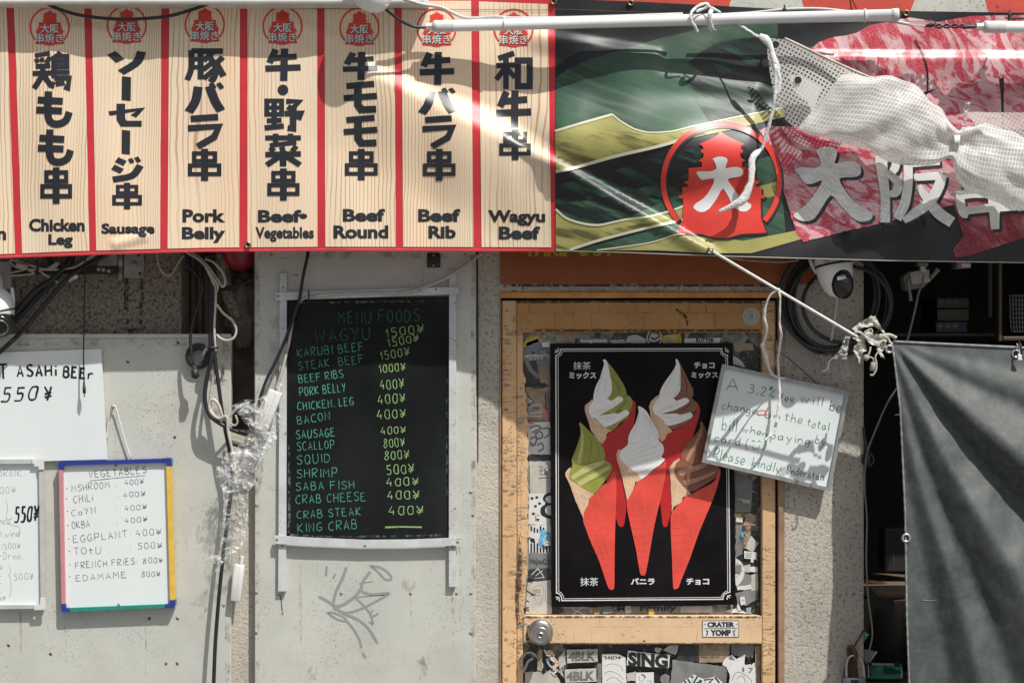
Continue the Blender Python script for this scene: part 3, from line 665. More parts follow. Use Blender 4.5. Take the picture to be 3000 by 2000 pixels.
def rail(pts, m_, nm='frame_rail'):
    bm = bmesh.new(); V, F = prism(pts, 0.058, 0.036); vs_ = [bm.verts.new(v) for v in V]
    for f in F: bm.faces.new([vs_[i] for i in f])
    bmesh.ops.bevel(bm, geom=[e for e in bm.edges if e.calc_length() > 0.012 and len(e.link_faces) == 2 and e.calc_face_angle() > 0.3], offset=0.003, segments=2, affect='EDGES', profile=0.5)
    mk(nm, *from_bm(bm), m_, vg)
rail([(195, 1351.5), (476, 1343), (476, 1355), (195, 1363)], PB_); rail([(172, 1376), (184, 1376), (191, 1769), (180, 1769)], PP_)
rail([(487, 1364), (500, 1364), (511, 1757), (498, 1757)], PY_); rail([(203, 1780), (484, 1769), (484, 1779), (203, 1791)], PG_)
for q in ([(174, 1353), (195, 1350.5), (195, 1364), (185, 1365), (184, 1376), (171, 1376), (170, 1358)], [(475, 1342.5), (497, 1341), (502, 1345), (502, 1365), (488, 1365), (486, 1356), (475, 1356)],
          [(179, 1768), (192, 1768), (193, 1780), (204, 1780), (204, 1792), (184, 1792), (180, 1787)], [(497, 1757), (513, 1756), (513, 1773), (508, 1779), (483, 1781), (483, 1769), (497, 1768)]): rail(q, PB_, 'frame_corner')
row('heading', hand('VEGETABLES', *za(585, 222, 962, 188), 19, 2.0) + [ribbon(Z(0.4465, 0, 1300, [(590, 241), (760, 222), (955, 206)]), 1.6)], 0.048, 0.0004, INKT, vg)
for t, a, b, c, d, h in (('MSHROOM', 472, 312, 720, 285, 19), (':', 755, 280, 763, 280, 9), ('400¥', 820, 270, 945, 262, 15), ('CHiLi', 485, 386, 610, 373, 21), (':', 765, 352, 775, 352, 9), ('400¥', 812, 350, 955, 342, 15), ('CoYN', 472, 472, 630, 452, 19), (':', 758, 445, 766, 445, 15), ('400¥', 820, 438, 965, 427, 14),
        ('OKBA', 475, 556, 590, 542, 20), (':', 760, 526, 768, 526, 13), ('400¥', 820, 520, 970, 508, 14), ('EGGPLANT:', 483, 648, 858, 604, 20), ('400¥', 895, 603, 1060, 592, 18), ('TOtU', 485, 724, 662, 718, 20), (':', 848, 690, 856, 690, 11), ('500¥', 905, 687, 1065, 682, 17),
        ('FRENCH FRiES:', 497, 817, 902, 785, 18), ('800¥', 938, 782, 1068, 778, 15), ('EDAMAME', 500, 899, 830, 875, 18), (':', 882, 868, 888, 868, 13), ('800¥', 930, 872, 1052, 868, 16)): row('price' if '0¥' in t else 'item_name', hand(t, *za(a, b, c, d), h, 1.7, 0.3), 0.048, 0.0004, INKT, vg)
for x, y in ((438, 293), (436, 360), (443, 440), (445, 533), (452, 622), (455, 702), (457, 790), (458, 868)): row('bullet', [ngon(0.4465 * x, 1300 + 0.4465 * y, 2.0, 8)], 0.048, 0.0004, INKT, vg)
for x, y in ((340, 1363), (348, 1770)): screw(x, y, 0.048, vg, 4)
# string it hangs from
st = T('hanging_string', 'white string looped over a nail above the vegetable board', 'string', P(340, 1345, 0.04))
mk('string', *tube(pxs([(384, 1346, 0.04), (360, 1268, 0.042), (340, 1196, 0.044), (333, 1189, 0.045), (326, 1196, 0.043), (318, 1230, 0.038), (312, 1290, 0.034)]), 0.0021, 7, 5), WHITE2, st, True)
mk('nail', *lathe(P(334, 1191, 0.03), FR, [(0, 0.002), (0.018, 0.002), (0.0185, 0.0045), (0.020, 0.0035)], 10), SCR, st, True)
# ================================================================ door
D = T('shop_door', 'orange taped door covered in stickers behind the ice cream poster', 'door', P(1880, 2800, 0))
TH = tape_mat('amber_tape_rail', (0.54, 0.29, 0.105), (0.10, 0.05, 0.02), True)
TM = tape_mat('peach_tape_rail', (0.76, 0.53, 0.32), (0.36, 0.31, 0.26), True)
TV = tape_mat('peach_tape_stile', (0.74, 0.485, 0.26), (0.16, 0.09, 0.05), False)
ORNG = grime('orange_paint', (0.66, 0.27, 0.055), 0.45, 0, 0.15, 20, 0.9, 90, (0.03, 0.02, 0.015), 0.5, (0.10, 0.05, 0.02), 0.2, 150)
BROWN = grime('brown_door_frame', (0.32, 0.20, 0.12), 0.5, 0, 0.2, 30, 0.8, 110, (0.05, 0.03, 0.02), 0.5, (0.12, 0.08, 0.05), 0.2, 150)
GAP = plain('black_gap', (0.012, 0.011, 0.010), 0.7)
TRAN = grime('burnt_orange_panel', (0.29, 0.075, 0.013), 0.42, 0, 0.12, 8, 0.9, 75, (0.05, 0.02, 0.012), 0.55, (0.17, 0.06, 0.02), 0.15, 60, 0.004)
MB().add(pbox(1466, 500, 2385, 832, 0.012, 0.0025, 0.002)).mk('transom_panel', TRAN, D)
OLV = ink_mat('olive_lettering', (0.46, 0.42, 0.03), 0.25, 150)
sheet('transom_lettering', [ptext('TAKE  OUT', 1536, 690, 1800, 752, 0.035)], const(0.012), 0.0004, OLV, D)
MB().add(pbox(1466, 855, 2298, 872, 0.008, 0.0025, 0.002)).mk('frame_head', ORNG, D)
MB().add(pbox(1466, 873, 2298, PB, -0.046, -0.06)).mk('backing', GAP, D)
MB().add(pbox(2280, 873, 2299, PB, 0.006, -0.04, 0.002)).mk('frame_jamb', BROWN, D)
MB().add(pbox(1463.5, 873, 1468, PB, 0.004, -0.04)).mk('frame_jamb', BROWN, D)
def stile(x0, x1, nm='stile'):
    bm_ = MB()
    bm_.add(pbox(x0, 880, x1, PB, -0.004, -0.045, 0.003)); bm_.mk(nm, TV, D)
MB().add(pbox(1470, 880, 1513, PB, -0.004, -0.045, 0.003)).mk('stile', TV, D)
MB().add(pbox(1513.5, 972, 1532, PB, -0.009, -0.045, 0.003)).mk('stile_moulding', TV, D)
MB().add(pbox(2232, 880, 2272, PB, -0.004, -0.045, 0.003)).mk('stile', TV, D)
MB().add(pbox(1513.5, 880, 2231.5, 974, -0.0045, -0.045, 0.003)).mk('top_rail', TH, D)
MB().add(pbox(1532.5, 1803, 2231.5, 1886, -0.0045, -0.045, 0.003)).mk('middle_rail', TM, D)
MB().add(pbox(1532.5, 2330, 2231.5, PB, -0.0045, -0.045, 0.003)).mk('bottom_rail', TM, D)
CO1 = collage_mat('sticker_layer', [(0.025, 0.025, 0.028), (0.10, 0.10, 0.095), (0.30, 0.29, 0.26), (0.03, 0.03, 0.03), (0.20, 0.17, 0.13), (0.05, 0.05, 0.052), (0.40, 0.40, 0.37)], 13)
MB().add(pbox(1532.5, 974.5, 2231.5, 1802.5, -0.032, -0.045)).mk('glass_panel', CO1, D)
CO2 = collage_mat('lower_sticker_layer', [(0.02, 0.02, 0.022), (0.03, 0.03, 0.032), (0.12, 0.12, 0.115), (0.02, 0.02, 0.02), (0.28, 0.27, 0.24), (0.025, 0.025, 0.025)], 12)
MB().add(pbox(1532.5, 1886.5, 2231.5, 2329.5, -0.036, -0.045)).mk('lower_panel', CO2, D)
# knob
KN = plain('brushed_nickel', (0.50, 0.49, 0.47), 0.28, 1.0)
kc = P(1583, 1851, -0.004)
mk('knob_rose', *lathe(kc, FR, [(0, 0.038), (0.004, 0.038), (0.010, 0.033), (0.012, 0.020)], 40), KN, D, True)
kk = P(1583, 1853, 0.01)
kb = mk('knob', *lathe(kk, FR, [(-0.005, 0.012), (0.016, 0.013), (0.020, 0.026), (0.030, 0.0285), (0.042, 0.025), (0.046, 0.0215), (0.0445, 0.019), (0.043, 0.008), (0.0445, 0.0075), (0.0445, 0.0055), (0.043, 0.005)], 40), KN, D, True)
mk('keyhole', *wbox(kk + Vector((-0.0008, -0.0448, -0.0035)), kk + Vector((0.0008, -0.0425, 0.0035))), BLK, kb)
# hinge
hg = MB()
for y0, y1 in ((995, 1030), (1032, 1064), (1066, 1100)): hg.add(lathe(P(2277, (y0 + y1) / 2, 0.002), (0, 0, 1), [(-(y1 - y0) / 2000, 0.0055), ((y1 - y0) / 2000, 0.0055)], 12))
hg.mk('hinge', GALV, D, True)
# ragged tape hanging over the glass, residue and chips on the timber
sheet('peeled_tape', [poly(rag([(1528, 1060), (1538, 1120), (1546, 1240), (1548, 1500), (1546, 1640), (1540, 1740), (1534, 1800), (1526, 1800)], 3.5))], const(-0.0085), 0.0006, TV, D)
CHIP = stain_mat('paint_chip', (0.27, 0.27, 0.25), 90, 0.30, 0.5, 0.9); CHIP2 = stain_mat('dark_chip', (0.08, 0.05, 0.03), 70, 0.36, 0.55, 0.9)
rr_ = random.Random(4)
sheet('paint_chip', [ribbon([(x, y), (x + rr_.uniform(6, 18), y + rr_.uniform(-2, 2))], rr_.uniform(2, 5)) for x, y in [(rr_.uniform(1508, 1530), rr_.uniform(1150, 1990)) for _ in range(46)] + [(rr_.uniform(1472, 1500), rr_.uniform(900, 1990)) for _ in range(22)]], const(-0.004), 0.0007, CHIP, D)
sheet('worn_patch', [spoly([(1520 + 3 * i, 1560), (1530, 1640), (1526, 1730), (1516, 1720), (1518, 1640)]) for i in range(1)] + [ribbon([(1513, 1690), (1516, 1790), (1522, 1830)], [6, 12, 8], True), ribbon([(1536, 1884), (1800, 1885), (2228, 1884)], [5, 4, 6]), ribbon([(1536, 1806), (1800, 1805), (2228, 1806)], [6, 4, 5]), ribbon([(1548, 1830), (1545, 1870), (1560, 1895)], [6, 10, 7], True), ribbon([(1515, 884), (1800, 883), (2230, 884)], [9, 6, 9]), ribbon([(1980, 905), (2010, 930), (2014, 955)], [6, 9, 3], True), ribbon([(1560, 968), (1900, 969), (2225, 968)], [5, 8, 5])], const(-0.004), 0.0008, CHIP2, D)
sheet('grime', [ribbon([(1475, 835), (1800, 836), (2290, 835)], [10, 7, 10])], const(0.002), 0.0006, CHIP2, D)
# ---------------- stickers on the door glass
PAP = grime('worn_sticker_paper', (0.52, 0.50, 0.44), 0.45, 0, 0.12, 30, 0.7, 70, (0.10, 0.09, 0.08), 0.6, (0.33, 0.29, 0.22))
PAPW = grime('white_sticker_paper', (0.70, 0.70, 0.67), 0.4, 0, 0.06, 30, 0.4, 90, (0.2, 0.2, 0.2), 0.2, (0.5, 0.48, 0.42))
PAPG = grime('grey_sticker_paper', (0.20, 0.205, 0.20), 0.45, 0, 0.2, 25, 0.6, 90, (0.04, 0.04, 0.04), 0.6, (0.33, 0.31, 0.26))
PAPT = grime('tan_sticker_paper', (0.33, 0.25, 0.16), 0.5, 0, 0.25, 40, 0.7, 80, (0.06, 0.045, 0.03), 0.6, (0.46, 0.42, 0.35))
PAPD = grime('dark_sticker_paper', (0.045, 0.045, 0.047), 0.35, 0, 0.3, 30, 0.5, 90, (0.25, 0.25, 0.24), 0.4, (0.12, 0.12, 0.115))
PINK = plain('pink_sticker', (0.62, 0.20, 0.22), 0.45); BLUE = plain('blue_sticker', (0.16, 0.45, 0.66), 0.4, 0, None, 0.3); YELL = plain('yellow_sticker', (0.52, 0.38, 0.07), 0.45, 0, None, 0.2)
PRN = plain('black_print', (0.02, 0.02, 0.022), 0.5); PRW = plain('white_print', (0.72, 0.72, 0.70), 0.45); PRG = plain('grey_print', (0.16, 0.16, 0.155), 0.5); TAPEG = plain('grey_paint_line', (0.42, 0.44, 0.45), 0.4)
SK = -0.032; SKL = -0.036; _sk = [0]
def sticker(pts, mat, marks=(), low=False, ragged=1.3, label=None):
    _sk[0] += 1; d = (SKL if low else SK) + 0.0006 + _sk[0] * 0.00012
    o = sheet('sticker', [poly(rag(pts, ragged) if ragged else pts)], const(d), 0, mat, D)
    if label: o['label'] = label
    for art, m_ in marks: sheet('print', art, const(d), 0.00006, m_, o, 0, 6e-6)
    return o
q4 = lambda x0, y0, x1, y1, s=3: [(x0 + random.uniform(-s, s), y0 + random.uniform(-s, s)), (x1 + random.uniform(-s, s), y0 + random.uniform(-s, s)), (x1 + random.uniform(-s, s), y1 + random.uniform(-s, s)), (x0 + random.uniform(-s, s), y1 + random.uniform(-s, s))]
zk = lambda p: Z(0.2551, 1500, 940, p)
# left column, top to bottom
sticker(zk([(115, 470), (400, 420), (440, 700), (150, 720)]), PAPD, [([ribbon(zk([(165, 450), (215, 560), (310, 650)]), 12, True)], PAPG)])
sticker(zk([(300, 540), (430, 500), (440, 700), (330, 710)]), PAPT)
sticker(zk([(280, 460), (430, 430), (440, 520), (300, 545)]), PAPG)
t0 = zk([(118, 320), (130, 250), (175, 185), (240, 162), (310, 175), (360, 215), (395, 290), (418, 375), (400, 420), (360, 425), (355, 440), (210, 458), (140, 440)])
sticker(t0, PAPG, [([spoly(zk([(130, 300), (150, 230), (200, 180), (260, 168), (330, 195), (370, 250), (300, 270), (200, 280)]))], YELL), ([poly(zk([(160, 255), (300, 200), (310, 240), (165, 290)])), poly(zk([(125, 325), (230, 300), (240, 370), (135, 400)])), poly(zk([(230, 260), (350, 235), (390, 350), (245, 365)]))], plain('lavender_print', (0.19, 0.20, 0.27), 0.5)),
   ([poly(zk([(205, 268), (245, 262), (248, 300), (210, 305)])), poly(zk([(265, 250), (340, 240), (350, 272), (278, 285)]))], plain('pale_teal_print', (0.25, 0.33, 0.33), 0.5)), ([ngon(1500 + 155 * .2551, 940 + 375 * .2551, 5), ngon(1500 + 245 * .2551, 940 + 362 * .2551, 5)], PRN),
   ([ptext('DEKOTORA AKUMA', *zk([(143, 388)])[0], *zk([(410, 422)])[0], 0.03, 0, -4), ptext('デコトラ', *zk([(200, 428)])[0], *zk([(355, 452)])[0], 0.02, 0, -3)], PRW)], False, 0.6, 'rounded truck sticker in the top left corner')
sticker(zk([(155, 760), (380, 770), (372, 1140), (160, 1130)]), PAPT, [([ngon(1558, 1176, 10, 14), ribbon(zk([(180, 1000), (320, 960), (340, 1040), (180, 1060)]), 5, True), ribbon(zk([(170, 1090), (350, 1095)]), 5)], PAP), ([ribbon(zk([(175, 850), (250, 930), (180, 960), (300, 1010)]), 3, True)], PRN)])
sticker(zk([(370, 765), (437, 742), (440, 800), (380, 812)]), PINK); sticker(zk([(340, 960), (400, 1030), (435, 1135), (375, 1145)]), PINK)
sticker(zk([(385, 800), (440, 790), (440, 1060), (400, 1030)]), PAPG)
sticker(zk([(165, 1165), (440, 1150), (440, 1530), (190, 1535)]), PAPW, [([ribbon(zk(q), 5, True) for q in ([(200, 1230), (280, 1200), (330, 1230), (230, 1280)], [(210, 1350), (280, 1330), (260, 1420), (200, 1390)], [(270, 1290), (330, 1270), (350, 1330), (290, 1350), (270, 1290)], [(340, 1240), (420, 1230), (430, 1300), (370, 1340)], [(290, 1430), (340, 1400), (360, 1460), (300, 1500)])], PAPG), ([poly(zk([(200, 1425), (230, 1410), (265, 1430), (230, 1445)]))], BLUE)])
sticker(q4(1550, 1332, 1610, 1356), PAPD); sticker(q4(1552, 1352, 1612, 1452), PAP, [([ptext('卍止', 1580, 1362, 1606, 1392, 0.03), ribbon([(1578, 1400), (1606, 1398)], 4)], PRG)])
sticker(q4(1548, 1446, 1614, 1536), PAPW, [([spoly([(x, y), (x + 7, y + 2), (x + 5, y + 8), (x - 2, y + 6)]) for x, y in ((1556, 1455), (1566, 1478), (1578, 1470), (1560, 1500), (1574, 1515), (1570, 1452))], PRN)])
sticker(spoly([(1622, 1440), (1598, 1446), (1590, 1462), (1598, 1474), (1584, 1488), (1588, 1510), (1622, 1514)])[0], PRN, [([ngon(1610, 1462, 11, 16), ngon(1612, 1494, 15, 16)], PRW), ([ngon(1612, 1494, 8, 14)], PRN)], False, 0)
sticker(q4(1550, 1536, 1614, 1622, 1), PAPW, [([rect(x, 1540 + (i % 3) * 4, x + 5, 1560) for i, x in enumerate(range(1554, 1592, 9))] + [rect(x, 1590 - (i % 2) * 6, x + 5, 1618) for i, x in enumerate(range(1554, 1612, 9))] + [ngon(1560, 1582, 7, 12)], PRN)])
sticker([(1586, 1548), (1614, 1562), (1614, 1606), (1580, 1602), (1576, 1586)], BLUE, [([ribbon([(1590, 1596), (1596, 1572), (1606, 1568), (1604, 1590)], 2, True)], PRW)])
sticker(q4(1550, 1620, 1614, 1664), PAPG, [([ptext('HoJouG S', 1553, 1634, 1612, 1656, 0.03, 0, 3)], PRN)])
sticker(q4(1550, 1664, 1614, 1702), PAPD, [([ribbon([(1552, 1688), (1576, 1664), (1594, 1690), (1558, 1694), (1590, 1670)], 2.2)], PRW)])
sticker([(1546, 1704), (1614, 1698), (1616, 1798), (1540, 1796)], PAP, [([ribbon([(1564, 1720), (1562, 1740), (1580, 1770), (1592, 1740), (1590, 1718), (1576, 1714), (1564, 1720)], 1.5, True), ribbon([(1598, 1722), (1600, 1760), (1612, 1770)], 1.5, True), ptext('圧', 1566, 1726, 1586, 1746, 0.02)], PAPT), ([ribbon([(1544, 1730), (1562, 1742)], 4), ribbon([(1540, 1758), (1550, 1762)], 4), ptext('MS', 1532, 1776, 1550, 1790, 0.04)], PRN)])
# top strip
zt = lambda p: Z(0.3826, 1420, 720, p)
sticker(zt([(545, 670), (680, 668), (690, 745), (545, 745)]), PAPT)
sticker(zt([(715, 712), (760, 705), (860, 712), (930, 700), (950, 730), (940, 748), (720, 748)]), PAPG, [([ptext('topies', *zt([(725, 712)])[0], *zt([(935, 748)])[0], 0.05, 0.15)], PRW)], False, 0.6)
sticker(zt([(965, 722), (1070, 715), (1075, 748), (965, 748)]), PAP); sticker(zt([(1075, 745), (1100, 690), (1160, 680), (1235, 715), (1235, 748)]), PAP)
sticker(ngon(1420 + 1300 * .3826, 720 + 705 * .3826, 24, 24)[0], PRN, [([ringart(1420 + 1300 * .3826, 720 + 705 * .3826, 23, 3, 24)], PRW), ([spoly(zt([(1255, 715), (1280, 670), (1330, 680), (1350, 705), (1310, 735), (1270, 735)]))], PAP), ([ribbon(zt([(1275, 700), (1300, 715), (1340, 690)]), 4, True)], PRN)], False, 0)
sticker(zt([(1368, 685), (1500, 668), (1508, 742), (1360, 748)]), YELL, [([rect(*zt([(1405, 710)])[0], *zt([(1440, 738)])[0])], BLUE)], False, 0.5)
sticker(zt([(1530, 710), (1805, 702), (1800, 742), (1530, 748)]), PAPW, [([ptext('BUTTER', *zt([(1615, 707)])[0], *zt([(1757, 738)])[0], 0.05, 0.1)], PRN)], False, 0.4)
sticker(zt([(1900, 740), (2050, 745), (2060, 800), (1920, 810)]), PAPT); sticker(zt([(1900, 840), (1960, 870), (2000, 930), (1905, 905)]), PAPW)
# right column
zr = lambda p: Z(0.2677, 2120, 1380, p)
for q, mt in (([(125, 10), (260, 60), (320, 110), (300, 440), (125, 450)], PAPG), ([(130, 460), (165, 455), (160, 570), (130, 575)], PAP), ([(130, 580), (215, 565), (225, 720), (200, 900), (130, 950)], PAPG), ([(225, 480), (290, 450), (350, 480), (355, 560), (240, 530)], PAPT),
              ([(300, 700), (385, 790), (320, 880), (215, 830)], PAP), ([(220, 1030), (290, 1010), (290, 1100), (220, 1100)], PAP), ([(225, 1110), (295, 1130), (300, 1240), (140, 1270), (140, 1240)], PAPG), ([(130, 1330), (300, 1290), (380, 1110), (370, 1400), (240, 1470), (150, 1450)], PAPG), ([(300, 1140), (375, 1110), (378, 1300), (300, 1300)], PAP)): sticker(zr(q), mt)
sticker(zr([(225, 870), (365, 885), (362, 965), (330, 960), (325, 1000), (295, 995), (300, 960), (228, 950)]), PAPW, [([rect(*zr([(240, 895)])[0], *zr([(310, 903)])[0]), rect(*zr([(240, 915)])[0], *zr([(300, 923)])[0]), rect(*zr([(240, 932)])[0], *zr([(305, 940)])[0])], PRG)], False, 0.4)
sticker(zr([(285, 1040), (372, 1042), (372, 1105), (288, 1100)]), PAPW)
sticker(spoly(zr([(130, 945), (190, 990), (225, 1060), (222, 1140), (190, 1210), (132, 1240)]))[0], PAPW, [([ribbon(zr([(132, 1090), (210, 1085)]), 2), ribbon(zr([(135, 1000), (170, 1030), (175, 1120), (140, 1160)]), 1.6, True)], PRG)], False, 0)
sticker(zr([(235, 520), (265, 525), (330, 560), (385, 610), (370, 645), (310, 645), (240, 850), (205, 845), (225, 700), (220, 620)]), PAPT, [([ribbon(zr(q), 1.8, True) for q in ([(235, 600), (270, 570), (300, 600)], [(230, 650), (250, 630), (270, 655), (245, 670)], [(230, 690), (240, 760), (215, 840)], [(320, 620), (360, 630)])], PRN)])
sticker(zr([(140, 1260), (300, 1235), (305, 1290), (150, 1300)]), PAPW); sticker(zr([(25, 1525), (130, 1500), (160, 1440), (190, 1510), (255, 1545), (240, 1555), (30, 1540)]), PAPW, [([ribbon(zr([(135, 1510), (140, 1470), (160, 1530), (200, 1520)]), 2, True)], PRN)]); sticker(zr([(245, 1495), (300, 1485), (305, 1560), (250, 1560)]), plain('pale_blue_sticker', (0.30, 0.36, 0.42), 0.4))
# strip under the poster
zd = lambda p: Z(0.4465, 1420, 1300, p)
sticker(zd([(500, 1068), (780, 1066), (785, 1105), (500, 1112)]), PAPG, [([ribbon(zd([(560, 1070), (650, 1120)]), 1.5), ribbon(zd([(650, 1068), (580, 1115)]), 1.5), ribbon(zd([(520, 1072), (780, 1074)]), 1.5)], PRW)])
sticker(zd([(785, 1066), (1020, 1064), (1020, 1110), (785, 1108)]), PAPG, [([ptext('.F.M', *zd([(790, 1062)])[0], *zd([(925, 1096)])[0], 0.04)], PRN)])
sticker(zd([(1020, 1064), (1280, 1062), (1285, 1106), (1020, 1110)]), PAPG, [([ptext('Family', *zd([(1022, 1056)])[0], *zd([(1258, 1104)])[0], 0.03)], PRN)])
sticker(zd([(1285, 1062), (1490, 1060), (1490, 1105), (1285, 1108)]), PAP)
# small torn bits filling the margins
rb_ = random.Random(12)
for i in range(30):
    x, y = [(rb_.uniform(1552, 1606), rb_.uniform(990, 1780)), (rb_.uniform(2160, 2222), rb_.uniform(1380, 1780)), (rb_.uniform(1620, 2140), rb_.uniform(1782, 1797))][(0, 1, 1, 2, 0)[i % 5]]
    w_, h_ = rb_.uniform(4, 13), rb_.uniform(3, 12); sk_ = rb_.uniform(-4, 4)
    sticker([(x - w_ + sk_, y - h_), (x + w_, y - h_ + sk_), (x + w_ - sk_, y + h_), (x - w_, y + h_ - sk_)], (PAPW, PAPT, PAPD, PAP, PAPG, PAPW, PAPT, PINK, PAPD, PAP, BLUE, YELL)[i % 12], [([ribbon([(x - w_ * .6, y), (x, y - h_ * .3), (x + w_ * .6, y + h_ * .2)], 1.4)], PRN if i % 12 not in (2, 8) else PRW)] if i % 3 == 0 else ())
# on the rails
def rsticker(nm, art, par_, lift=0.0008): return sheet('sticker', art, const(par_), lift, nm, D)
so = rsticker(PAPW, [rect(*Z(.4465, 1420, 1300, [(1428, 1157)])[0], *Z(.4465, 1420, 1300, [(1668, 1266)])[0])], -0.0045); so['label'] = 'black and white name sticker on the middle rail'
z4 = lambda *p: [c for q in zd([(p[0], p[1]), (p[2], p[3])]) for c in q]
sheet('print', [ribbon(zd([(1429, 1158), (1667, 1158), (1667, 1265), (1429, 1265), (1429, 1158)]), 1.6), ptext('CRATER', *z4(1460, 1166, 1640, 1202), 0.06), ptext('YOMP', *z4(1480, 1216, 1616, 1258), 0.06), rect(*z4(1440, 1207, 1660, 1211)), ptext('*', *z4(1436, 1176, 1452, 1192), 0.05), ptext('*', *z4(1646, 1176, 1662, 1192), 0.05),
    ribbon(zd([(1452, 1218), (1462, 1230), (1456, 1258)]), 3), ribbon(zd([(1470, 1222), (1460, 1232), (1464, 1246)]), 2), ribbon(zd([(1644, 1218), (1634, 1230), (1640, 1258)]), 3), ribbon(zd([(1626, 1222), (1636, 1232), (1632, 1246)]), 2)], const(-0.0045), 0.0010, PRN, so, 0, 1e-5)
rc = (1420 + 2041 * .3826, 720 + 540 * .3826)
so = rsticker(grime('silver_sticker', (0.50, 0.50, 0.49), 0.4, 0, 0.1), [ngon(*rc, 25.5, 32)], -0.0045); so['label'] = 'round silver sticker at the top right corner'
ra = [ringart(*rc, 14, 1.2, 28), ribbon([(rc[0] - 4, rc[1] + 7), (rc[0] - 4, rc[1] - 7), (rc[0] + 4, rc[1] - 6), (rc[0] + 3, rc[1] - 1), (rc[0] - 4, rc[1]), (rc[0] + 5, rc[1] + 2), (rc[0] + 3, rc[1] + 7), (rc[0] - 7, rc[1] + 7)], 2, True)]
tx = 'Benjamin Benjamin Benjamin '
for i, ch in enumerate(tx):
    if ch == ' ': continue
    a = 2 * math.pi * i / len(tx) - 2.2; V_, F_ = textmesh(ch, 0.02)
    ra.append(([(rc[0] + math.cos(a) * (17.5 + y * 7) - math.sin(a) * (x - .3) * 7, rc[1] + math.sin(a) * (17.5 + y * 7) + math.cos(a) * (x - .3) * 7) for x, y in V_], F_))
sheet('print', ra, const(-0.0045), 0.0010, PRG, so, 0, 1e-5)
# lower panel
zl = lambda p: Z(0.17007, 1520, 1870, p); zm = lambda p: Z(0.17007, 1880, 1870, p)
l4 = lambda f, *p: [c for q in f([(p[0], p[1]), (p[2], p[3])]) for c in q]
for f, q, mt in ((zl, [(110, 575), (380, 565), (420, 640), (560, 560), (700, 700), (760, 900), (100, 900)], PAP), (zl, [(330, 190), (410, 180), (400, 560), (310, 540)], PAPT), (zl, [(680, 330), (790, 200), (810, 430), (700, 520)], PAP), (zl, [(1360, 430), (1430, 420), (1430, 900), (1340, 900)], PAPG), (zl, [(1850, 600), (2010, 560), (2010, 720), (1870, 730)], PAP),
        (zm, [(215, 160), (280, 150), (345, 165), (330, 215), (265, 248), (225, 220)], PAP), (zm, [(360, 190), (480, 110), (640, 105), (590, 280), (450, 230)], PAP), (zm, [(650, 110), (980, 100), (980, 400), (600, 360)], PAPD), (zm, [(985, 190), (1515, 180), (1510, 410), (985, 405)], PAPT), (zm, [(985, 105), (1520, 100), (1520, 185), (985, 185)], PAPT), (zm, [(1545, 100), (1930, 100), (1920, 330), (1540, 280)], PAPG),
        (zm, [(535, 360), (1450, 480), (1470, 560), (1440, 900), (480, 900)], PAPG), (zm, [(330, 640), (400, 600), (480, 640), (480, 900), (320, 720)], PAPG), (zm, [(1945, 130), (2040, 120), (2040, 900), (1970, 900)], PAPT)): sticker(f(q), mt, (), True)
sheet('paint_line', [ribbon(zl(q), 7, True) for q in ([(75, 320), (120, 250), (220, 240), (330, 330), (400, 440), (370, 560)], [(250, 335), (160, 390), (110, 500), (80, 580)], [(480, 340), (540, 460), (660, 540), (720, 560), (720, 480), (690, 450)], [(300, 800), (420, 640), (560, 545)], [(480, 340), (600, 370)], [(590, 560), (580, 680), (530, 800)], [(720, 570), (800, 680)])], const(SKL), 0.006, TAPEG, D)
for a, b, c, d, t in ((825, 185, 1362, 405, 0), (790, 515, 1340, 745, 12)):
    sticker(zl([(a, b + t), (c - 5, b - 12), (c, d - 8), (a + 8, d + 12)]), PAP, [([ptext('4BLK', *l4(zl, a + 25, b + 35 + t, c - 40, d - 15), 0.05, 0.06, -1.5)], PRG)], True, 0.6, 'pale block letter sticker')
sticker(zl([(1880, 200), (2230, 240), (2600, 275), (2580, 500), (2200, 480), (1855, 450)]), PAPW, [([ptext('SING', *l4(zl, 1880, 225, 2570, 470), 0.06, 0, 7)], PRN)], True, 0.8)
sticker(zl([(1432, 262), (1700, 255), (1838, 320), (1860, 900), (1440, 900)]), PAPW, [([ptext('56|D4', *l4(zl, 1470, 295, 1755, 370), 0.03)], PRN), ([ribbon(zl(q), 1.1, True) for q in ([(1480, 470), (1600, 430), (1750, 470), (1790, 560)], [(1470, 600), (1560, 560), (1700, 600), (1800, 700)], [(1500, 720), (1640, 660), (1780, 760)])], PRN)], True, 0.5)
sticker(zl([(2010, 580), (2325, 575), (2330, 900), (2015, 900)]), PAPW, [([ribbon(zl([(2110, 610), (2165, 640), (2170, 680)]), 5, True), ribbon(zl([(2085, 640), (2075, 700), (2110, 740), (2160, 700)]), 1.4, True)], PRG), ([ptext('フ', *l4(zl, 2210, 715, 2290, 800), 0.04)], BLUE)], True, 0.3)
sticker(zl([(425, 190), (445, 178), (480, 215), (520, 185), (580, 205), (610, 260), (610, 310), (660, 370), (700, 400), (690, 450), (640, 500), (655, 640), (610, 640), (560, 580), (590, 530), (585, 470), (640, 420), (565, 380), (530, 310), (475, 290)]), PAPW,
   [([spoly(zl([(500, 215), (560, 195), (600, 250), (590, 310), (540, 310), (505, 270)])), ribbon(zl([(580, 320), (650, 390), (680, 420), (620, 480), (620, 570)]), [8, 8, 7, 6, 4], True)], plain('skin_tone_print', (0.66, 0.42, 0.30), 0.5)), ([ribbon(zl([(490, 215), (488, 275)]), 3), ], YELL), ([ngon(*zl([(572, 292)])[0], 2.5, 8), poly(zl([(570, 560), (610, 530), (615, 570), (580, 580)])), poly(zl([(610, 600), (650, 580), (655, 632), (615, 628)]))], plain('maroon_print', (0.20, 0.02, 0.03), 0.5))], True, 0)
gr = [(-0.0, 0)]
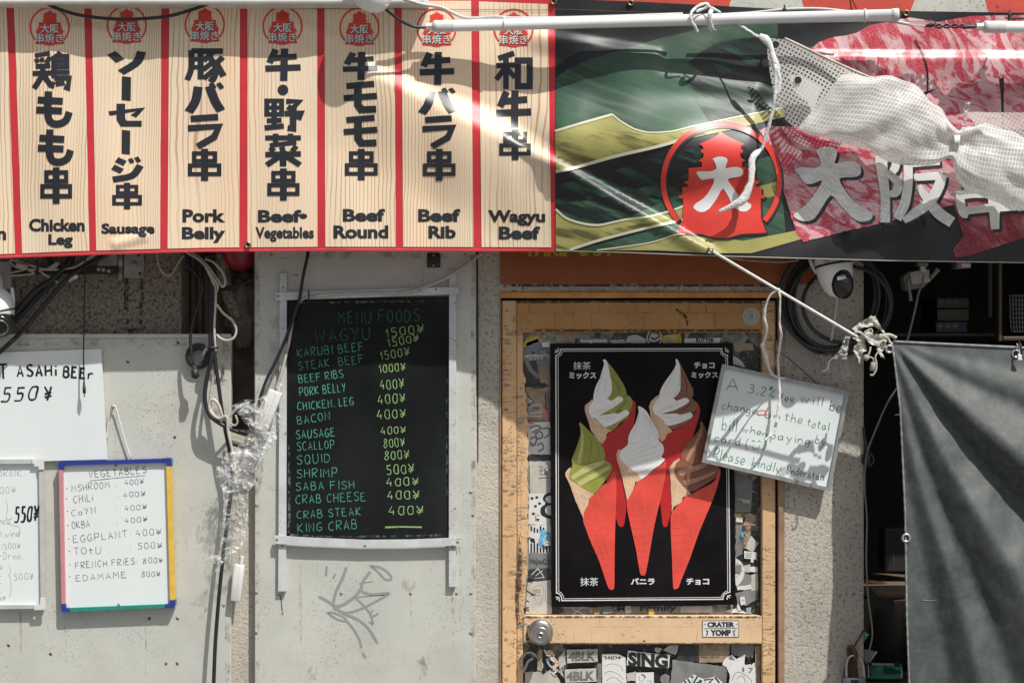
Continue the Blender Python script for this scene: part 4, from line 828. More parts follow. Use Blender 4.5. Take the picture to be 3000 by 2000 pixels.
sticker(zm([(690, 760), (760, 700), (900, 610), (960, 650), (1060, 690), (1270, 650), (1390, 745), (1300, 900), (680, 900)]), PAPW, [([ribbon(zm(q), 5) for q in ([(730, 720), (790, 790)], [(790, 690), (850, 780)], [(880, 640), (850, 670)], [(960, 650), (890, 760)], [(900, 780), (1040, 720)], [(1000, 700), (1020, 760)], [(1070, 710), (1230, 690), (1160, 760)], [(1260, 660), (1340, 760)])], PRN), ([ribbon(zm([(900, 640), (860, 740)]), 4), ribbon(zm([(1100, 740), (1080, 760)]), 5)], BLUE)], True, 0.6)
sticker(zm([(1380, 440), (1440, 330), (1550, 275), (1640, 350), (1700, 310), (1790, 260), (1770, 370), (1780, 450), (1950, 405), (1975, 900), (1500, 900), (1520, 600), (1460, 490)]), PAPW, [([poly(zm([(1490, 340), (1550, 300), (1610, 370), (1520, 360)])), rect(*l4(zm, 1730, 490, 1765, 570)), ribbon(zm([(1840, 505), (1905, 510), (1850, 590)]), 4)], PRG),
   ([ribbon(zm(q), 1.3, True) for q in ([(1550, 720), (1600, 610), (1680, 575), (1820, 650), (1890, 720), (1880, 800)], [(1640, 690), (1700, 640), (1770, 680), (1780, 760)])], PRN), ([ribbon(zm([(1800, 300), (1850, 380), (1900, 440)]), 6), ribbon(zm([(1880, 300), (1840, 380), (1780, 440)]), 6)], PRN)], True)
# ================================================================ ice cream poster
pp = T('ice_cream_poster', 'black poster of five soft ice creams in red cones, with a white double border', 'poster', P(1883, 1773, -0.02))
BP = grime('black_poster', (0.009, 0.0075, 0.009), 0.28, 0, 0.3, 6, 0.35, 60, (0.10, 0.10, 0.10), 0.3, (0.03, 0.028, 0.03), 0.0, 1, 0.001, 0.1, 0.68)
PD = -0.013
MB().add(prism([(1612, 1006), (2147, 1004), (2155, 1770), (1616, 1776)], PD, PD - 0.004)).mk('sheet', BP, pp)
def art(name, shapes, mat, lift): return sheet(name, shapes, const(PD), lift, mat, pp, 0, 1e-5)
bl = [(1628.5, 1041), (1630.5, 1736), (1635, 1736), (1640, 1740), (1645, 1747), (1646, 1758), (2118, 1754), (2119, 1745), (2124, 1738), (2131, 1735), (2138.5, 1733), (2131, 1040), (2124, 1039), (2118, 1035), (2115, 1029), (2114, 1021), (1643, 1022.5), (1641, 1031), (1637, 1037), (1628.5, 1041)]
bl2 = [(1635, 1045), (1637, 1731), (1644, 1735), (1650, 1744), (1652, 1752.5), (2113, 1748.5), (2115, 1742), (2120, 1736), (2126, 1731), (2132, 1730), (2126, 1046), (2119, 1043), (2113, 1037), (2110, 1027), (1648, 1028.5), (1645, 1037), (1640, 1042), (1635, 1045)]
fl = []
for cx, cy, sx, sy in ((1630, 1025, 1, 1), (2131, 1024, -1, 1), (1633, 1754, 1, -1), (2136, 1749, -1, -1)):
    for a, b in (((5, 6), (-5, 6)), ((5, 6), (-2, -1)), ((5, 6), (6, -6))): fl.append(ribbon([(cx + sx * a[0], cy + sy * a[1]), (cx + sx * b[0], cy + sy * b[1])], [1.2, 3.6]))
art('border', [ribbon(bl, 3.3), ribbon(bl2, 1.7)] + fl, PRW, 0.0002)
zA = lambda p: Z(0.2041, 1600, 1040, p); zC = lambda p: Z(0.2297, 1880, 1000, p); zB = lambda p: Z(0.2807, 1620, 1360, p)
a4 = lambda f, *p: [c for q in f([(p[0], p[1]), (p[2], p[3])]) for c in q]
for tx_ in (ptext('抹茶', *a4(zA, 390, 95, 640, 210), 0.004), ptext('ミックス', *a4(zA, 330, 240, 720, 340), 0.04), ptext('チョコ', *a4(zC, 668, 262, 930, 345), 0.04), ptext('ミックス', *a4(zC, 632, 385, 975, 468), 0.04),
     ptext('抹茶', *a4(zB, 285, 1178, 472, 1266), 0.004), ptext('バニラ', *a4(zB, 812, 1183, 1062, 1254), 0.04), ptext('チョコ', *a4(zB, 1392, 1185, 1630, 1254), 0.04)): art('lettering', [tx_], PRW, 0.0002)
def cone_red(n, c): 
    s = NT(n); k = s.mix(s.ramp(s.noise(14, 3), 0.3, 0.75), c, tuple(0.78 * x for x in c)); k = s.mix(s.ramp(s.noise(220, 2), 0.5, 0.7, 0, 0.2), k, tuple(min(1, 1.4 * x) for x in c)); return s.fin(k, 0.32)
CR = cone_red('cone_red', (0.82, 0.085, 0.06)); CRD = cone_red('cone_shade_red', (0.52, 0.022, 0.022)); CRL = plain('cone_ridge_red', (0.84, 0.15, 0.115), 0.35)
WAF = cone_red('wafer', (0.74, 0.50, 0.32)); WAFL = plain('wafer_ridge', (0.86, 0.68, 0.48), 0.4)
WH = plain('vanilla', (0.88, 0.88, 0.85), 0.35, 0, None, 0.02); WHS = plain('vanilla_shade', (0.79, 0.79, 0.755), 0.4); WHD = plain('vanilla_fold', (0.72, 0.71, 0.66), 0.4)
GN = cone_red('matcha', (0.33, 0.34, 0.065)); GNL = plain('matcha_pale', (0.52, 0.52, 0.20), 0.4); GND = plain('matcha_fold', (0.16, 0.17, 0.025), 0.4)
CH = cone_red('chocolate', (0.29, 0.115, 0.065)); CHL = plain('chocolate_pale', (0.48, 0.27, 0.18), 0.4); CHDK = plain('chocolate_fold', (0.13, 0.045, 0.028), 0.4)
L0 = [0.0003]
CRS = plain('cone_groove_red', (0.56, 0.03, 0.025), 0.35)
def item(name, layers):
    """one pictured ice cream: layers of flat print, back to front"""
    first = None
    lay = []
    for nm, shp, mt in layers:
        if nm == 'cone_ridge': lay.append(('cone_groove', [([(x + 0.5, y + 1.6) for x, y in v], f) for v, f in shp], CRS))
        lay.append((nm, shp, mt))
    for nm, shp, mt in lay:
        o = sheet(nm, shp, const(PD), L0[0], mt, first or pp, 0, 6e-6); L0[0] += 0.00006 + 6e-6 * len(shp)
        if first is None: first = o; o.name = name; ORG[o.name] = ORG[pp.name]
def grid(rows, cols, wd=1.0): return [ribbon(q, wd, True, 4) for q in rows + cols]
item('mixed_matcha_cone', [('x', [spoly([(1775, 1278), (1790, 1264), (1815, 1246), (1836, 1225), (1845, 1200), (1850, 1172), (1856, 1174), (1863, 1185), (1858, 1240), (1845, 1330), (1838, 1460), (1829, 1533), (1820, 1542), (1812, 1537), (1800, 1500), (1775, 1400), (1763, 1305)], 2)], CRD),
  ('wafer', [poly(rag(zA([(560, 720), (600, 685), (655, 635), (690, 650), (640, 760), (640, 850), (700, 910), (800, 980), (870, 1030), (940, 1085), (870, 1130), (855, 1210), (800, 1280), (720, 1190), (650, 1090), (590, 900), (555, 790)]), 0.8))], WAF),
  ('wafer_ridge', grid([zA([(640, 1050), (720, 1060), (880, 1100)]), zA([(690, 1150), (760, 1150), (850, 1170)]), zA([(610, 950), (700, 960), (780, 990)])], [zA([(640, 880), (750, 1000), (760, 1200)]), zA([(760, 960), (850, 1040), (850, 1180)])]), WAFL),
  ('swirl', [spoly(zA([(850, 65), (960, 190), (1100, 400), (1150, 520), (1145, 585), (1100, 612), (1170, 570), (1240, 650), (1222, 750), (1190, 785), (1130, 795), (1190, 830), (1165, 900), (1070, 965), (950, 1080), (860, 1030), (700, 880), (800, 700), (870, 400), (845, 150)]), 2)], GN),
  ('fold', [ribbon(zA(q), [1.5, 4, 2], True) for q in ([(930, 300), (1040, 450), (1045, 580)], [(980, 825), (1100, 720), (1160, 640)])] + [spoly(zA([(1130, 795), (1190, 785), (1240, 770), (1180, 860), (1170, 830)]), 2), spoly(zA([(1000, 820), (1040, 840), (1100, 790), (1060, 780)]), 2)], GND),
  ('white_swirl', [spoly(zA([(815, 66), (850, 65), (890, 140), (938, 420), (944, 500), (920, 570), (880, 612), (840, 640), (760, 655), (688, 652), (680, 580), (720, 430), (800, 280), (830, 140)]), 3), spoly(zA([(690, 652), (760, 655), (880, 622), (938, 657), (1040, 587), (1100, 620), (1090, 660), (950, 760), (830, 820), (750, 878), (700, 903), (640, 870), (610, 800), (640, 700)]), 2), spoly(zA([(745, 880), (830, 855), (900, 850), (980, 830), (1030, 840), (1140, 782), (1190, 815), (1170, 860), (1000, 970), (850, 1030), (800, 985), (710, 908)]), 2)], WH),
  ('white_shade', [ribbon(zA(q), [1, 7, 5, 1], True) for q in ([(840, 110), (790, 330), (740, 520), (720, 640)], [(905, 250), (925, 400), (900, 540), (850, 620)], [(640, 860), (760, 800), (900, 740), (1060, 640)], [(720, 915), (850, 900), (1000, 870), (1150, 800)])], WHS),
  ('white_fold', [ribbon(zA(q), [0.6, 1.4, 0.5], True) for q in ([(880, 200), (860, 420), (820, 620)], [(690, 860), (800, 800), (900, 760)], [(800, 980), (900, 930), (1050, 880)])], WHD)])
item('mixed_chocolate_cone', [('x', [spoly([(1937, 1296), (1951, 1271), (1970, 1262), (1988, 1253), (2009, 1239), (2029, 1220), (2041, 1197), (2040, 1176), (2051, 1195), (2048, 1220), (2038, 1253), (2015, 1330), (1975, 1460), (1957, 1535), (1949, 1542), (1941, 1534), (1934, 1467), (1920, 1380)], 2)], CRD),
  ('wafer', [poly(rag(zC([(95, 830), (110, 770), (150, 730), (220, 680), (240, 720), (150, 800), (150, 880), (200, 940), (280, 1010), (330, 1080), (392, 1150), (320, 1180), (300, 1240), (250, 1285), (170, 1130), (115, 960)]), 0.8))], WAF),
  ('wafer_ridge', grid([zC([(170, 1040), (240, 1060), (310, 1100)]), zC([(210, 1150), (260, 1150), (320, 1160)])], [zC([(170, 960), (240, 1060), (270, 1240)])]), WAFL),
  ('swirl', [spoly(zC([(452, 228), (500, 300), (600, 500), (655, 610), (655, 690), (640, 725), (710, 790), (705, 865), (640, 912), (650, 950), (620, 1005), (490, 1085), (390, 1125), (330, 1075), (250, 930), (400, 700), (480, 400)]), 2)], CH),
  ('fold', [ribbon(zC(q), [1.5, 4, 2], True) for q in ([(510, 380), (575, 540), (560, 700)], [(440, 900), (560, 850), (650, 750)])] + [spoly(zC([(505, 935), (600, 905), (690, 890), (700, 930), (650, 960), (640, 935)]), 2)], CHDK),
  ('white_swirl', [spoly(zC([(430, 230), (455, 228), (490, 330), (495, 560), (480, 640), (410, 717), (310, 732), (230, 712), (240, 620), (300, 510), (400, 370), (437, 290)]), 3), spoly(zC([(230, 712), (310, 732), (405, 722), (445, 757), (550, 715), (605, 747), (580, 790), (430, 870), (330, 900), (250, 927), (190, 942), (140, 870), (160, 790)]), 2), spoly(zC([(250, 927), (380, 920), (460, 920), (505, 937), (615, 900), (650, 940), (620, 980), (480, 1040), (330, 1075), (280, 1010), (205, 945)]), 2)], WH),
  ('white_shade', [ribbon(zC(q), [1, 7, 5, 1], True) for q in ([(440, 300), (380, 450), (300, 600), (270, 710)], [(480, 350), (480, 520), (440, 650), (390, 710)], [(170, 910), (290, 850), (430, 800), (560, 750)], [(230, 950), (360, 970), (500, 940), (620, 915)])], WHS),
  ('white_fold', [ribbon(zC(q), [0.6, 1.4, 0.5], True) for q in ([(460, 380), (400, 520), (310, 700)], [(200, 920), (330, 850), (420, 840)], [(320, 1040), (480, 1000), (600, 960)])], WHD)])
item('matcha_cone', [('x', [spoly(zB([(320, 500), (370, 420), (390, 340), (450, 300), (510, 220), (560, 190), (625, 80), (660, 100), (660, 380), (648, 700), (642, 1100), (640, 1285), (610, 1305), (580, 1288), (540, 1180), (480, 1000), (400, 820), (340, 660), (315, 590)]), 2)], CR),
  ('cone_ridge', grid([zB(q) for q in ([(325, 560), (440, 520), (560, 380), (640, 300)], [(330, 620), (420, 610), (560, 540), (640, 460)], [(350, 690), (460, 680), (560, 620)], [(375, 770), (480, 755), (600, 700)], [(410, 850), (510, 830), (600, 780)], [(440, 920), (530, 905), (610, 860)], [(470, 990), (560, 960), (630, 940)], [(500, 1060), (570, 1035), (630, 1020)], [(530, 1130), (600, 1110)])], [zB(q) for q in ([(400, 400), (430, 600), (500, 820), (600, 1120)], [(480, 320), (520, 580), (580, 850), (625, 1100)], [(350, 520), (420, 760), (520, 1040)])]), CRL),
  ('wafer', [poly(rag(zB([(130, 80), (180, 30), (190, 100), (195, 160), (230, 190), (330, 250), (432, 310), (380, 350), (370, 420), (320, 500), (320, 570), (240, 390), (180, 220), (130, 120)]), 0.8))], WAF),
  ('wafer_ridge', grid([zB([(170, 160), (280, 240), (400, 300)]), zB([(210, 260), (300, 300), (390, 350)]), zB([(250, 370), (370, 390)]), zB([(290, 470), (350, 440)])], [zB([(180, 140), (260, 300), (310, 480)]), zB([(280, 230), (350, 340), (350, 430)])]), WAFL),
  ('swirl', [spoly([(1696, 1240), (1702, 1238), (1722, 1258), (1747, 1283), (1767, 1311), (1773, 1334), (1771, 1345), (1782, 1352), (1792, 1362), (1788, 1385), (1759, 1425), (1741, 1445), (1710, 1432), (1688, 1416), (1668, 1403), (1670, 1380), (1677, 1362), (1675, 1345), (1684, 1322), (1698, 1283), (1701, 1260)], 3)], GN),
  ('pale_fold', [spoly([(1702, 1250), (1709, 1275), (1708, 1320), (1700, 1352), (1692, 1350), (1700, 1310), (1704, 1275)], 3), spoly([(1672, 1395), (1720, 1362), (1770, 1350), (1755, 1366), (1700, 1392), (1682, 1405)], 3), spoly([(1690, 1412), (1740, 1385), (1784, 1366), (1778, 1378), (1720, 1412), (1702, 1424)], 3)], GNL),
  ('fold', [ribbon(q, [0.8, 2.4, 1], True) for q in ([(1712, 1258), (1733, 1300), (1726, 1352)], [(1725, 1265), (1754, 1315), (1748, 1345)], [(1676, 1352), (1710, 1360), (1771, 1342)], [(1680, 1405), (1740, 1375), (1785, 1356)], [(1700, 1424), (1750, 1400), (1786, 1380)])], GND)])
item('chocolate_cone', [('x', [spoly([(1968, 1503), (1979, 1486), (2005, 1458), (2010, 1450), (2027, 1446), (2055, 1430), (2083, 1416), (2097, 1402), (2106, 1372), (2111, 1385), (2097, 1439), (2075, 1495), (2049, 1556), (2019, 1641), (1996, 1697), (1988, 1720), (1979, 1724), (1972, 1719), (1969, 1641), (1965, 1556), (1965, 1512)], 2)], CR),
  ('cone_ridge', grid([zB(q) for q in ([(1250, 520), (1400, 480), (1600, 360)], [(1235, 590), (1380, 560), (1560, 480)], [(1235, 660), (1400, 640), (1540, 570)], [(1240, 730), (1380, 720), (1500, 680)], [(1245, 810), (1380, 800), (1470, 770)], [(1245, 890), (1370, 880), (1440, 860)], [(1250, 970), (1360, 965)], [(1250, 1040), (1350, 1035)], [(1255, 1110), (1330, 1105)])], [zB(q) for q in ([(1300, 440), (1330, 700), (1320, 1000)], [(1400, 330), (1430, 560), (1390, 900)], [(1490, 300), (1510, 480), (1450, 760)])]), CRL),
  ('wafer', [poly(rag([(1962, 1367), (1974, 1352), (1992, 1340), (1985, 1365), (1976, 1387), (2000, 1421), (2025, 1445), (2000, 1456), (1996, 1470), (1974, 1483), (1969, 1503), (1966, 1434)], 0.8))], WAF),
  ('wafer_ridge', grid([[(1966, 1400), (1990, 1420), (2008, 1440)], [(1968, 1440), (1998, 1455)]], [[(1972, 1380), (1985, 1420), (1980, 1475)]]), WAFL),
  ('swirl', [spoly([(2051, 1237), (2056, 1235), (2070, 1262), (2078, 1300), (2080, 1340), (2100, 1352), (2105, 1367), (2103, 1385), (2090, 1403), (2055, 1425), (2023, 1440), (1996, 1416), (1976, 1388), (1980, 1358), (1994, 1346), (1996, 1331), (2005, 1310), (2035, 1275), (2050, 1255)], 3)], CH),
  ('pale_fold', [spoly([(2056, 1245), (2054, 1275), (2032, 1320), (2016, 1350), (2010, 1340), (2030, 1305), (2048, 1272)], 3), spoly([(1984, 1378), (2030, 1366), (2080, 1350), (2060, 1370), (2000, 1394)], 3), spoly([(2000, 1408), (2050, 1396), (2098, 1378), (2080, 1394), (2016, 1420)], 3)], CHL),
  ('fold', [ribbon(q, [0.8, 2.4, 1], True) for q in ([(2062, 1256), (2066, 1300), (2052, 1350)], [(1996, 1345), (2030, 1360), (2078, 1344)], [(1990, 1396), (2040, 1380), (2098, 1366)], [(2010, 1424), (2060, 1408), (2098, 1390)])], CHDK)])
item('vanilla_cone', [('x', [spoly([(1839, 1453), (1859, 1427), (1867, 1408), (1882, 1403), (1912, 1377), (1940, 1360), (1951, 1350), (1950, 1390), (1934, 1467), (1918, 1534), (1904, 1613), (1892, 1678), (1884, 1684), (1875, 1678), (1864, 1613), (1850, 1551), (1839, 1500), (1836, 1472)], 2)], CR),
  ('cone_ridge', grid([zB(q) for q in ([(800, 400), (960, 330), (1120, 200)], [(785, 460), (950, 420), (1110, 330)], [(790, 520), (940, 500), (1090, 420)], [(800, 590), (940, 580), (1070, 530)], [(820, 660), (940, 655), (1060, 610)], [(835, 740), (940, 735), (1040, 700)], [(850, 820), (950, 815), (1025, 790)], [(870, 890), (950, 885), (1010, 870)], [(890, 970), (990, 955)], [(900, 1040), (985, 1030)])], [zB(q) for q in ([(850, 300), (880, 480), (910, 800), (940, 1080)], [(940, 220), (970, 480), (970, 900)], [(1040, 120), (1050, 360), (1010, 700)])]), CRL),
  ('wafer', [poly(rag([(1806, 1330), (1812, 1314), (1822, 1318), (1817, 1340), (1835, 1362), (1866, 1387), (1882, 1403), (1862, 1412), (1852, 1440), (1838, 1465), (1822, 1395), (1808, 1349)], 0.8))], WAF),
  ('wafer_ridge', grid([[(1815, 1350), (1840, 1372), (1868, 1400)], [(1822, 1385), (1855, 1405)], [(1830, 1420), (1852, 1430)]], [[(1814, 1340), (1832, 1385), (1840, 1450)], [(1832, 1362), (1850, 1390), (1850, 1425)]]), WAFL),
  ('swirl', [spoly([(1869, 1190), (1875, 1190), (1894, 1204), (1914, 1241), (1929, 1271), (1930, 1289), (1942, 1303), (1945, 1321), (1938, 1338), (1948, 1345), (1932, 1362), (1916, 1372), (1882, 1401), (1866, 1386), (1835, 1362), (1817, 1342), (1816, 1328), (1822, 1316), (1839, 1301), (1842, 1275), (1863, 1236), (1871, 1209)], 3)], WH),
  ('white_shade', [ribbon(q, [1, 9, 6, 1], True) for q in ([(1874, 1200), (1866, 1240), (1852, 1280), (1850, 1298)], [(1882, 1205), (1900, 1235), (1906, 1265), (1896, 1290)], [(1898, 1215), (1920, 1258), (1924, 1276), (1915, 1288)], [(1826, 1338), (1860, 1330), (1905, 1312), (1938, 1300)], [(1840, 1362), (1880, 1352), (1915, 1342), (1940, 1326)], [(1866, 1386), (1890, 1378), (1915, 1364), (1932, 1354)])], WHS),
  ('fold', [ribbon(q, [0.6, 2.0, 0.8], True) for q in ([(1880, 1205), (1893, 1245), (1882, 1290)], [(1890, 1215), (1914, 1255), (1910, 1285)], [(1822, 1330), (1870, 1312), (1925, 1285)], [(1832, 1355), (1880, 1336), (1940, 1318)], [(1860, 1378), (1900, 1360), (1936, 1342)], [(1838, 1303), (1850, 1298), (1870, 1296)])], WHD)])
# ================================================================ tilted card fee sign
fs = T('card_fee_sign', 'tilted small whiteboard about the card fee, hung from a plastic string', 'sign', P(2270, 1440, 0.07))
SD = lambda x, y: 0.032 + (y - 1250) * 0.00002
TLc, TRc, BRc, BLc = (2116, 1066), (2489, 1146), (2433, 1440), (2056, 1353)
MB().add(prism([TLc, TRc, BRc, BLc], 0, -0.006, SD)).mk('writing_surface', WBOARD, fs)
FRA = grime('worn_aluminium', (0.36, 0.37, 0.365), 0.38, 0.5, 0.15, 25, 0.7, 130, (0.08, 0.08, 0.08), 0.5, (0.2, 0.2, 0.19))
def lerp(a, b, t): return (a[0] + (b[0] - a[0]) * t, a[1] + (b[1] - a[1]) * t)
def inset(c, n1, n2, wd): 
    u = Vector((n1[0] - c[0], n1[1] - c[1])).normalized(); v = Vector((n2[0] - c[0], n2[1] - c[1])).normalized(); return (c[0] + (u.x + v.x) * wd, c[1] + (u.y + v.y) * wd)
crn = [TLc, TRc, BRc, BLc]; inn = [inset(crn[i], crn[i - 1], crn[(i + 1) % 4], 11) for i in range(4)]
for i in range(4):
    j = (i + 1) % 4; MB().add(prism([crn[i], crn[j], inn[j], inn[i]], 0, -0.012, lambda x, y: SD(x, y) + 0.007)).mk('frame_rail', FRA, fs)
zs = lambda *p: [c for q in Z(0.2615, 2040, 1050, [(p[0], p[1]), (p[2], p[3])]) for c in q]
for t, a, b, c, d, h, L_ in (('A', 340, 354, 470, 364, 36, INKG), ('3,2%', 578, 380, 865, 440, 24, INKG), ('fee', 930, 470, 1090, 492, 22, INKD), ('will', 1172, 490, 1408, 535, 26, INKD), ('be', 1490, 575, 1615, 605, 29, INKD), ('change', 285, 558, 668, 625, 23, INKG), ('on', 770, 655, 935, 672, 18, INKD), ('the', 985, 690, 1180, 735, 26, INKG), ('total', 1238, 752, 1478, 805, 24, INKG), ('bill', 285, 800, 445, 820, 36, INKG), ('whe', 515, 820, 720, 860, 22, INKG), ('n', 740, 865, 790, 870, 14, INKG),
      ('paying', 835, 892, 1268, 965, 22, INKG), ('by', 1325, 945, 1440, 985, 26, INKG), ('card', 205, 925, 485, 975, 24, INKG), ('(', 545, 985, 575, 990, 26, INKG), (')', 745, 1000, 775, 1005, 26, INKG), ('^^', 620, 955, 720, 960, 14, INKG), ('Please', 190, 1110, 530, 1192, 30, INKG), ('kindly', 620, 1200, 935, 1285, 28, INKG), ('Understan', 1010, 1285, 1420, 1365, 22, INKD), ("'", 1455, 1310, 1468, 1312, 16, INKD)): sheet('writing_line', hand(t, *zs(a, b, c, d), h, 2.3, 0.25), SD, 0.0004, L_, fs)
ga = [ribbon(Z(0.2615, 2040, 1050, [(625, 985), (650, 1018), (690, 1005), (715, 970)]), 2, True), ngon(*Z(0.2615, 2040, 1050, [(843, 327)])[0], 4, 10)]
sheet('smile', ga[:1], SD, 0.0004, INKG, fs); sheet('ink_blot', ga[1:], SD, 0.0004, INKG, fs)
sheet('red_letter', hand('d', *zs(672, 625, 770, 645), 27, 4.2, 0.2, 0.1), SD, 0.0006, INKR, fs)
# ================================================================ the banner
def fold(x, y, a, b, wfn, slope, relax):
    """a pulled fold from a to b: steep lit face of width w above the line, long relaxing face below"""
    L = math.hypot(b[0] - a[0], b[1] - a[1]); tx, ty = (b[0] - a[0]) / L, (b[1] - a[1]) / L
    u = ((x - a[0]) * tx + (y - a[1]) * ty) / L
    if u < -0.25 or u > 1.1: return 0.0
    s = (x - a[0]) * ty - (y - a[1]) * tx
    wd = wfn(min(1, max(0, u))); A = slope * wd / 1000; f = sst((u + 0.12) / 0.2) * sst((1.06 - u) / 0.1)
    if s > wd: return 0.0
    return f * A * ((1 - sst(s / wd)) if s > 0 else (1 - sst(-s / relax)))
def pw(pts):
    def g(t):
        for (a, va), (b, vb) in zip(pts, pts[1:]):
            if t <= b: return va + (vb - va) * sst((t - a) / (b - a)) if t > a else va
        return pts[-1][1]
    return g
w1 = pw([(0, 46), (0.2, 66), (0.38, 92), (0.6, 64), (0.8, 42), (1.0, 26)])
w1b = pw([(0, 26), (1, 24)])
def bd(x, y):
    d = 0.200 + 0.020 * sst((x - 1500) / 400) * sst(y / 700) + 0.062 * math.exp(-((x - 2090) / 330.0) ** 2) * sst(y / 720)
    d += 0.0035 * math.sin(x / 150 + y / 420) + 0.002 * math.sin(x / 61 + 1 + y / 230) * sst((y - 380) / 350) + 0.0035 * math.sin(x / 95.0 + 2 - y / 160)
    d += 0.0020 * math.sin(x / 27 + y / 260 + 1.5 * math.sin(y / 170)) * (0.55 + 0.45 * math.sin(x / 210 + y / 330)) + 0.0016 * math.sin(y / 24 + x / 75) * sst(1 - y / 260)
    if x > 1600: d += 0.009 * sst((x - 1600) / 120) * mnoise.noise(Vector((x / 190, y / 120 + x / 400, 2.2)))
    d += fold(x, y, (1000, 182), (2085, 740), w1, 0.395, 260)
    d += fold(x, y, (1500, 410), (2090, 742), w1b, 0.40, 40)
    d += fold(x, y, (1600, 400), (2260, 452), lambda u: 170, 0.34, 170)
    d += fold(x, y, (1560, 105), (1930, 170), lambda u: 36, 0.34, 60)
    d += fold(x, y, (1680, 190), (2230, 275), lambda u: 62, 0.24, 240)
    d += fold(x, y, (2360, 172), (3150, 178), lambda u: 34, 0.40, 120)
    d += fold(x, y, (2480, 690), (2700, 640), lambda u: 90, 0.26, 60)
    d += fold(x, y, (330, 716), (430, 690), lambda u: 22, 0.25, 26)
    d += fold(x, y, (60, 70), (420, 100), lambda u: 20, 0.22, 40) + fold(x, y, (800, 60), (1010, 130), lambda u: 40, 0.3, 60)
    d += 0.010 * math.exp(-((x - 2085) ** 2 + (y - 745) ** 2) / (2 * 110 ** 2))
    return d
def lin(pts):
    def g(x):
        if x <= pts[0][0]: return pts[0][1]
        for (a, va), (b, vb) in zip(pts, pts[1:]):
            if x <= b: return va + (vb - va) * (x - a) / (b - a)
        return pts[-1][1]
    return g
btop = lin([(-200, -14), (1300, -6), (1640, -3), (1880, 6), (2300, 28), (3000, 38), (3250, 42)])
bbot = lin([(-200, 765), (0, 757), (265, 747), (600, 738), (1000, 735), (1626, 737), (1850, 743), (2080, 752), (2600, 766), (3250, 776)])
BN = T('shop_banner', 'long vinyl banner with seven skewer columns at left and marbled meat at right', 'banner', P(1500, 760, 0.2))
def cloth(x0, x1, mat):
    V = []; N = []; F = []; xs = []; x = x0
    while x < x1 - 0.1: xs.append(x); x = math.floor(x / 10) * 10 + 10
    xs.append(x1); rows = 78
    for x in xs:
        a, b = btop(x), bbot(x)
        for j in range(rows + 1):
            y = a + (b - a) * j / rows; V.append(P(x, y, bd(x, y))); e = 2.0
            N.append(Vector((-(bd(x + e, y) - bd(x - e, y)) / (2 * e) * 1000, -1, (bd(x, y + e) - bd(x, y - e)) / (2 * e) * 1000)).normalized())
    for i in range(len(xs) - 1):
        for j in range(rows): k = i * (rows + 1) + j; F.append([k, k + 1, k + rows + 2, k + rows + 1])
    return mk('cloth', V, F, mat, BN, False, None, N)
RED = vinyl('red_vinyl', (0.56, 0.032, 0.042), 0.1, 5, 0.42); WOOD = wood_print(); BLKP = vinyl('black_lettering', (0.018, 0.021, 0.026), 0.15, 8, 0.36)
NIGHT = grime('black_speckled_vinyl', (0.012, 0.013, 0.015), 0.44, 0, 0.3, 10, 0.8, 95, (0.16, 0.13, 0.11), 0.2, (0.03, 0.03, 0.035), 0.04, 900, 0.001, None, 0.66)
cloth(-200, 1626, RED); cloth(1626, 3250, NIGHT)
def bart(name, shapes, mat, lift=0.0014, par=None): return sheet(name, shapes, bd, lift, mat, par or BN, 10, 2e-5, True)
y1 = lambda p: Z(0.4846, 0, 0, p); y2 = lambda p: Z(0.4847, 750, 0, p); y3 = lambda p: Z(0.4976, 1580, 0, p); y4 = lambda p: Z(0.4975, 2200, 0, p)
CAST = [(1062, 770), (1055, 798), (1010, 822), (945, 850), (965, 862), (970, 880), (955, 882), (955, 900), (972, 905), (968, 930), (938, 950), (960, 955), (960, 985), (882, 992), (882, 1065), (858, 1068), (862, 1085), (880, 1088), (880, 1102), (845, 1105), (845, 1148), (822, 1152), (826, 1168), (850, 1170), (848, 1290), (815, 1372)]
CASTLE = CAST + [(955, 1380), (1040, 1403), (1110, 1403), (1190, 1380)] + [(2 * 1078 - x, y) for x, y in reversed(CAST[1:])]
def emblem(cx, cy, r, dx=0.0):
    s = r / 357.0
    return [ringart(cx, cy, r, r * 0.085, 44, 138, 402), poly([(cx + (x - 1075) * s, cy + (y - 1072) * s) for x, y in CASTLE])]
ERED = vinyl('emblem_red', (0.66, 0.05, 0.035), 0.08, 6, 0.36); LWH = vinyl('white_lettering', (0.66, 0.67, 0.66), 0.08, 9, 0.36)
RB = vinyl('column_letters', (0.021, 0.024, 0.030), 0.15, 8, 0.36)
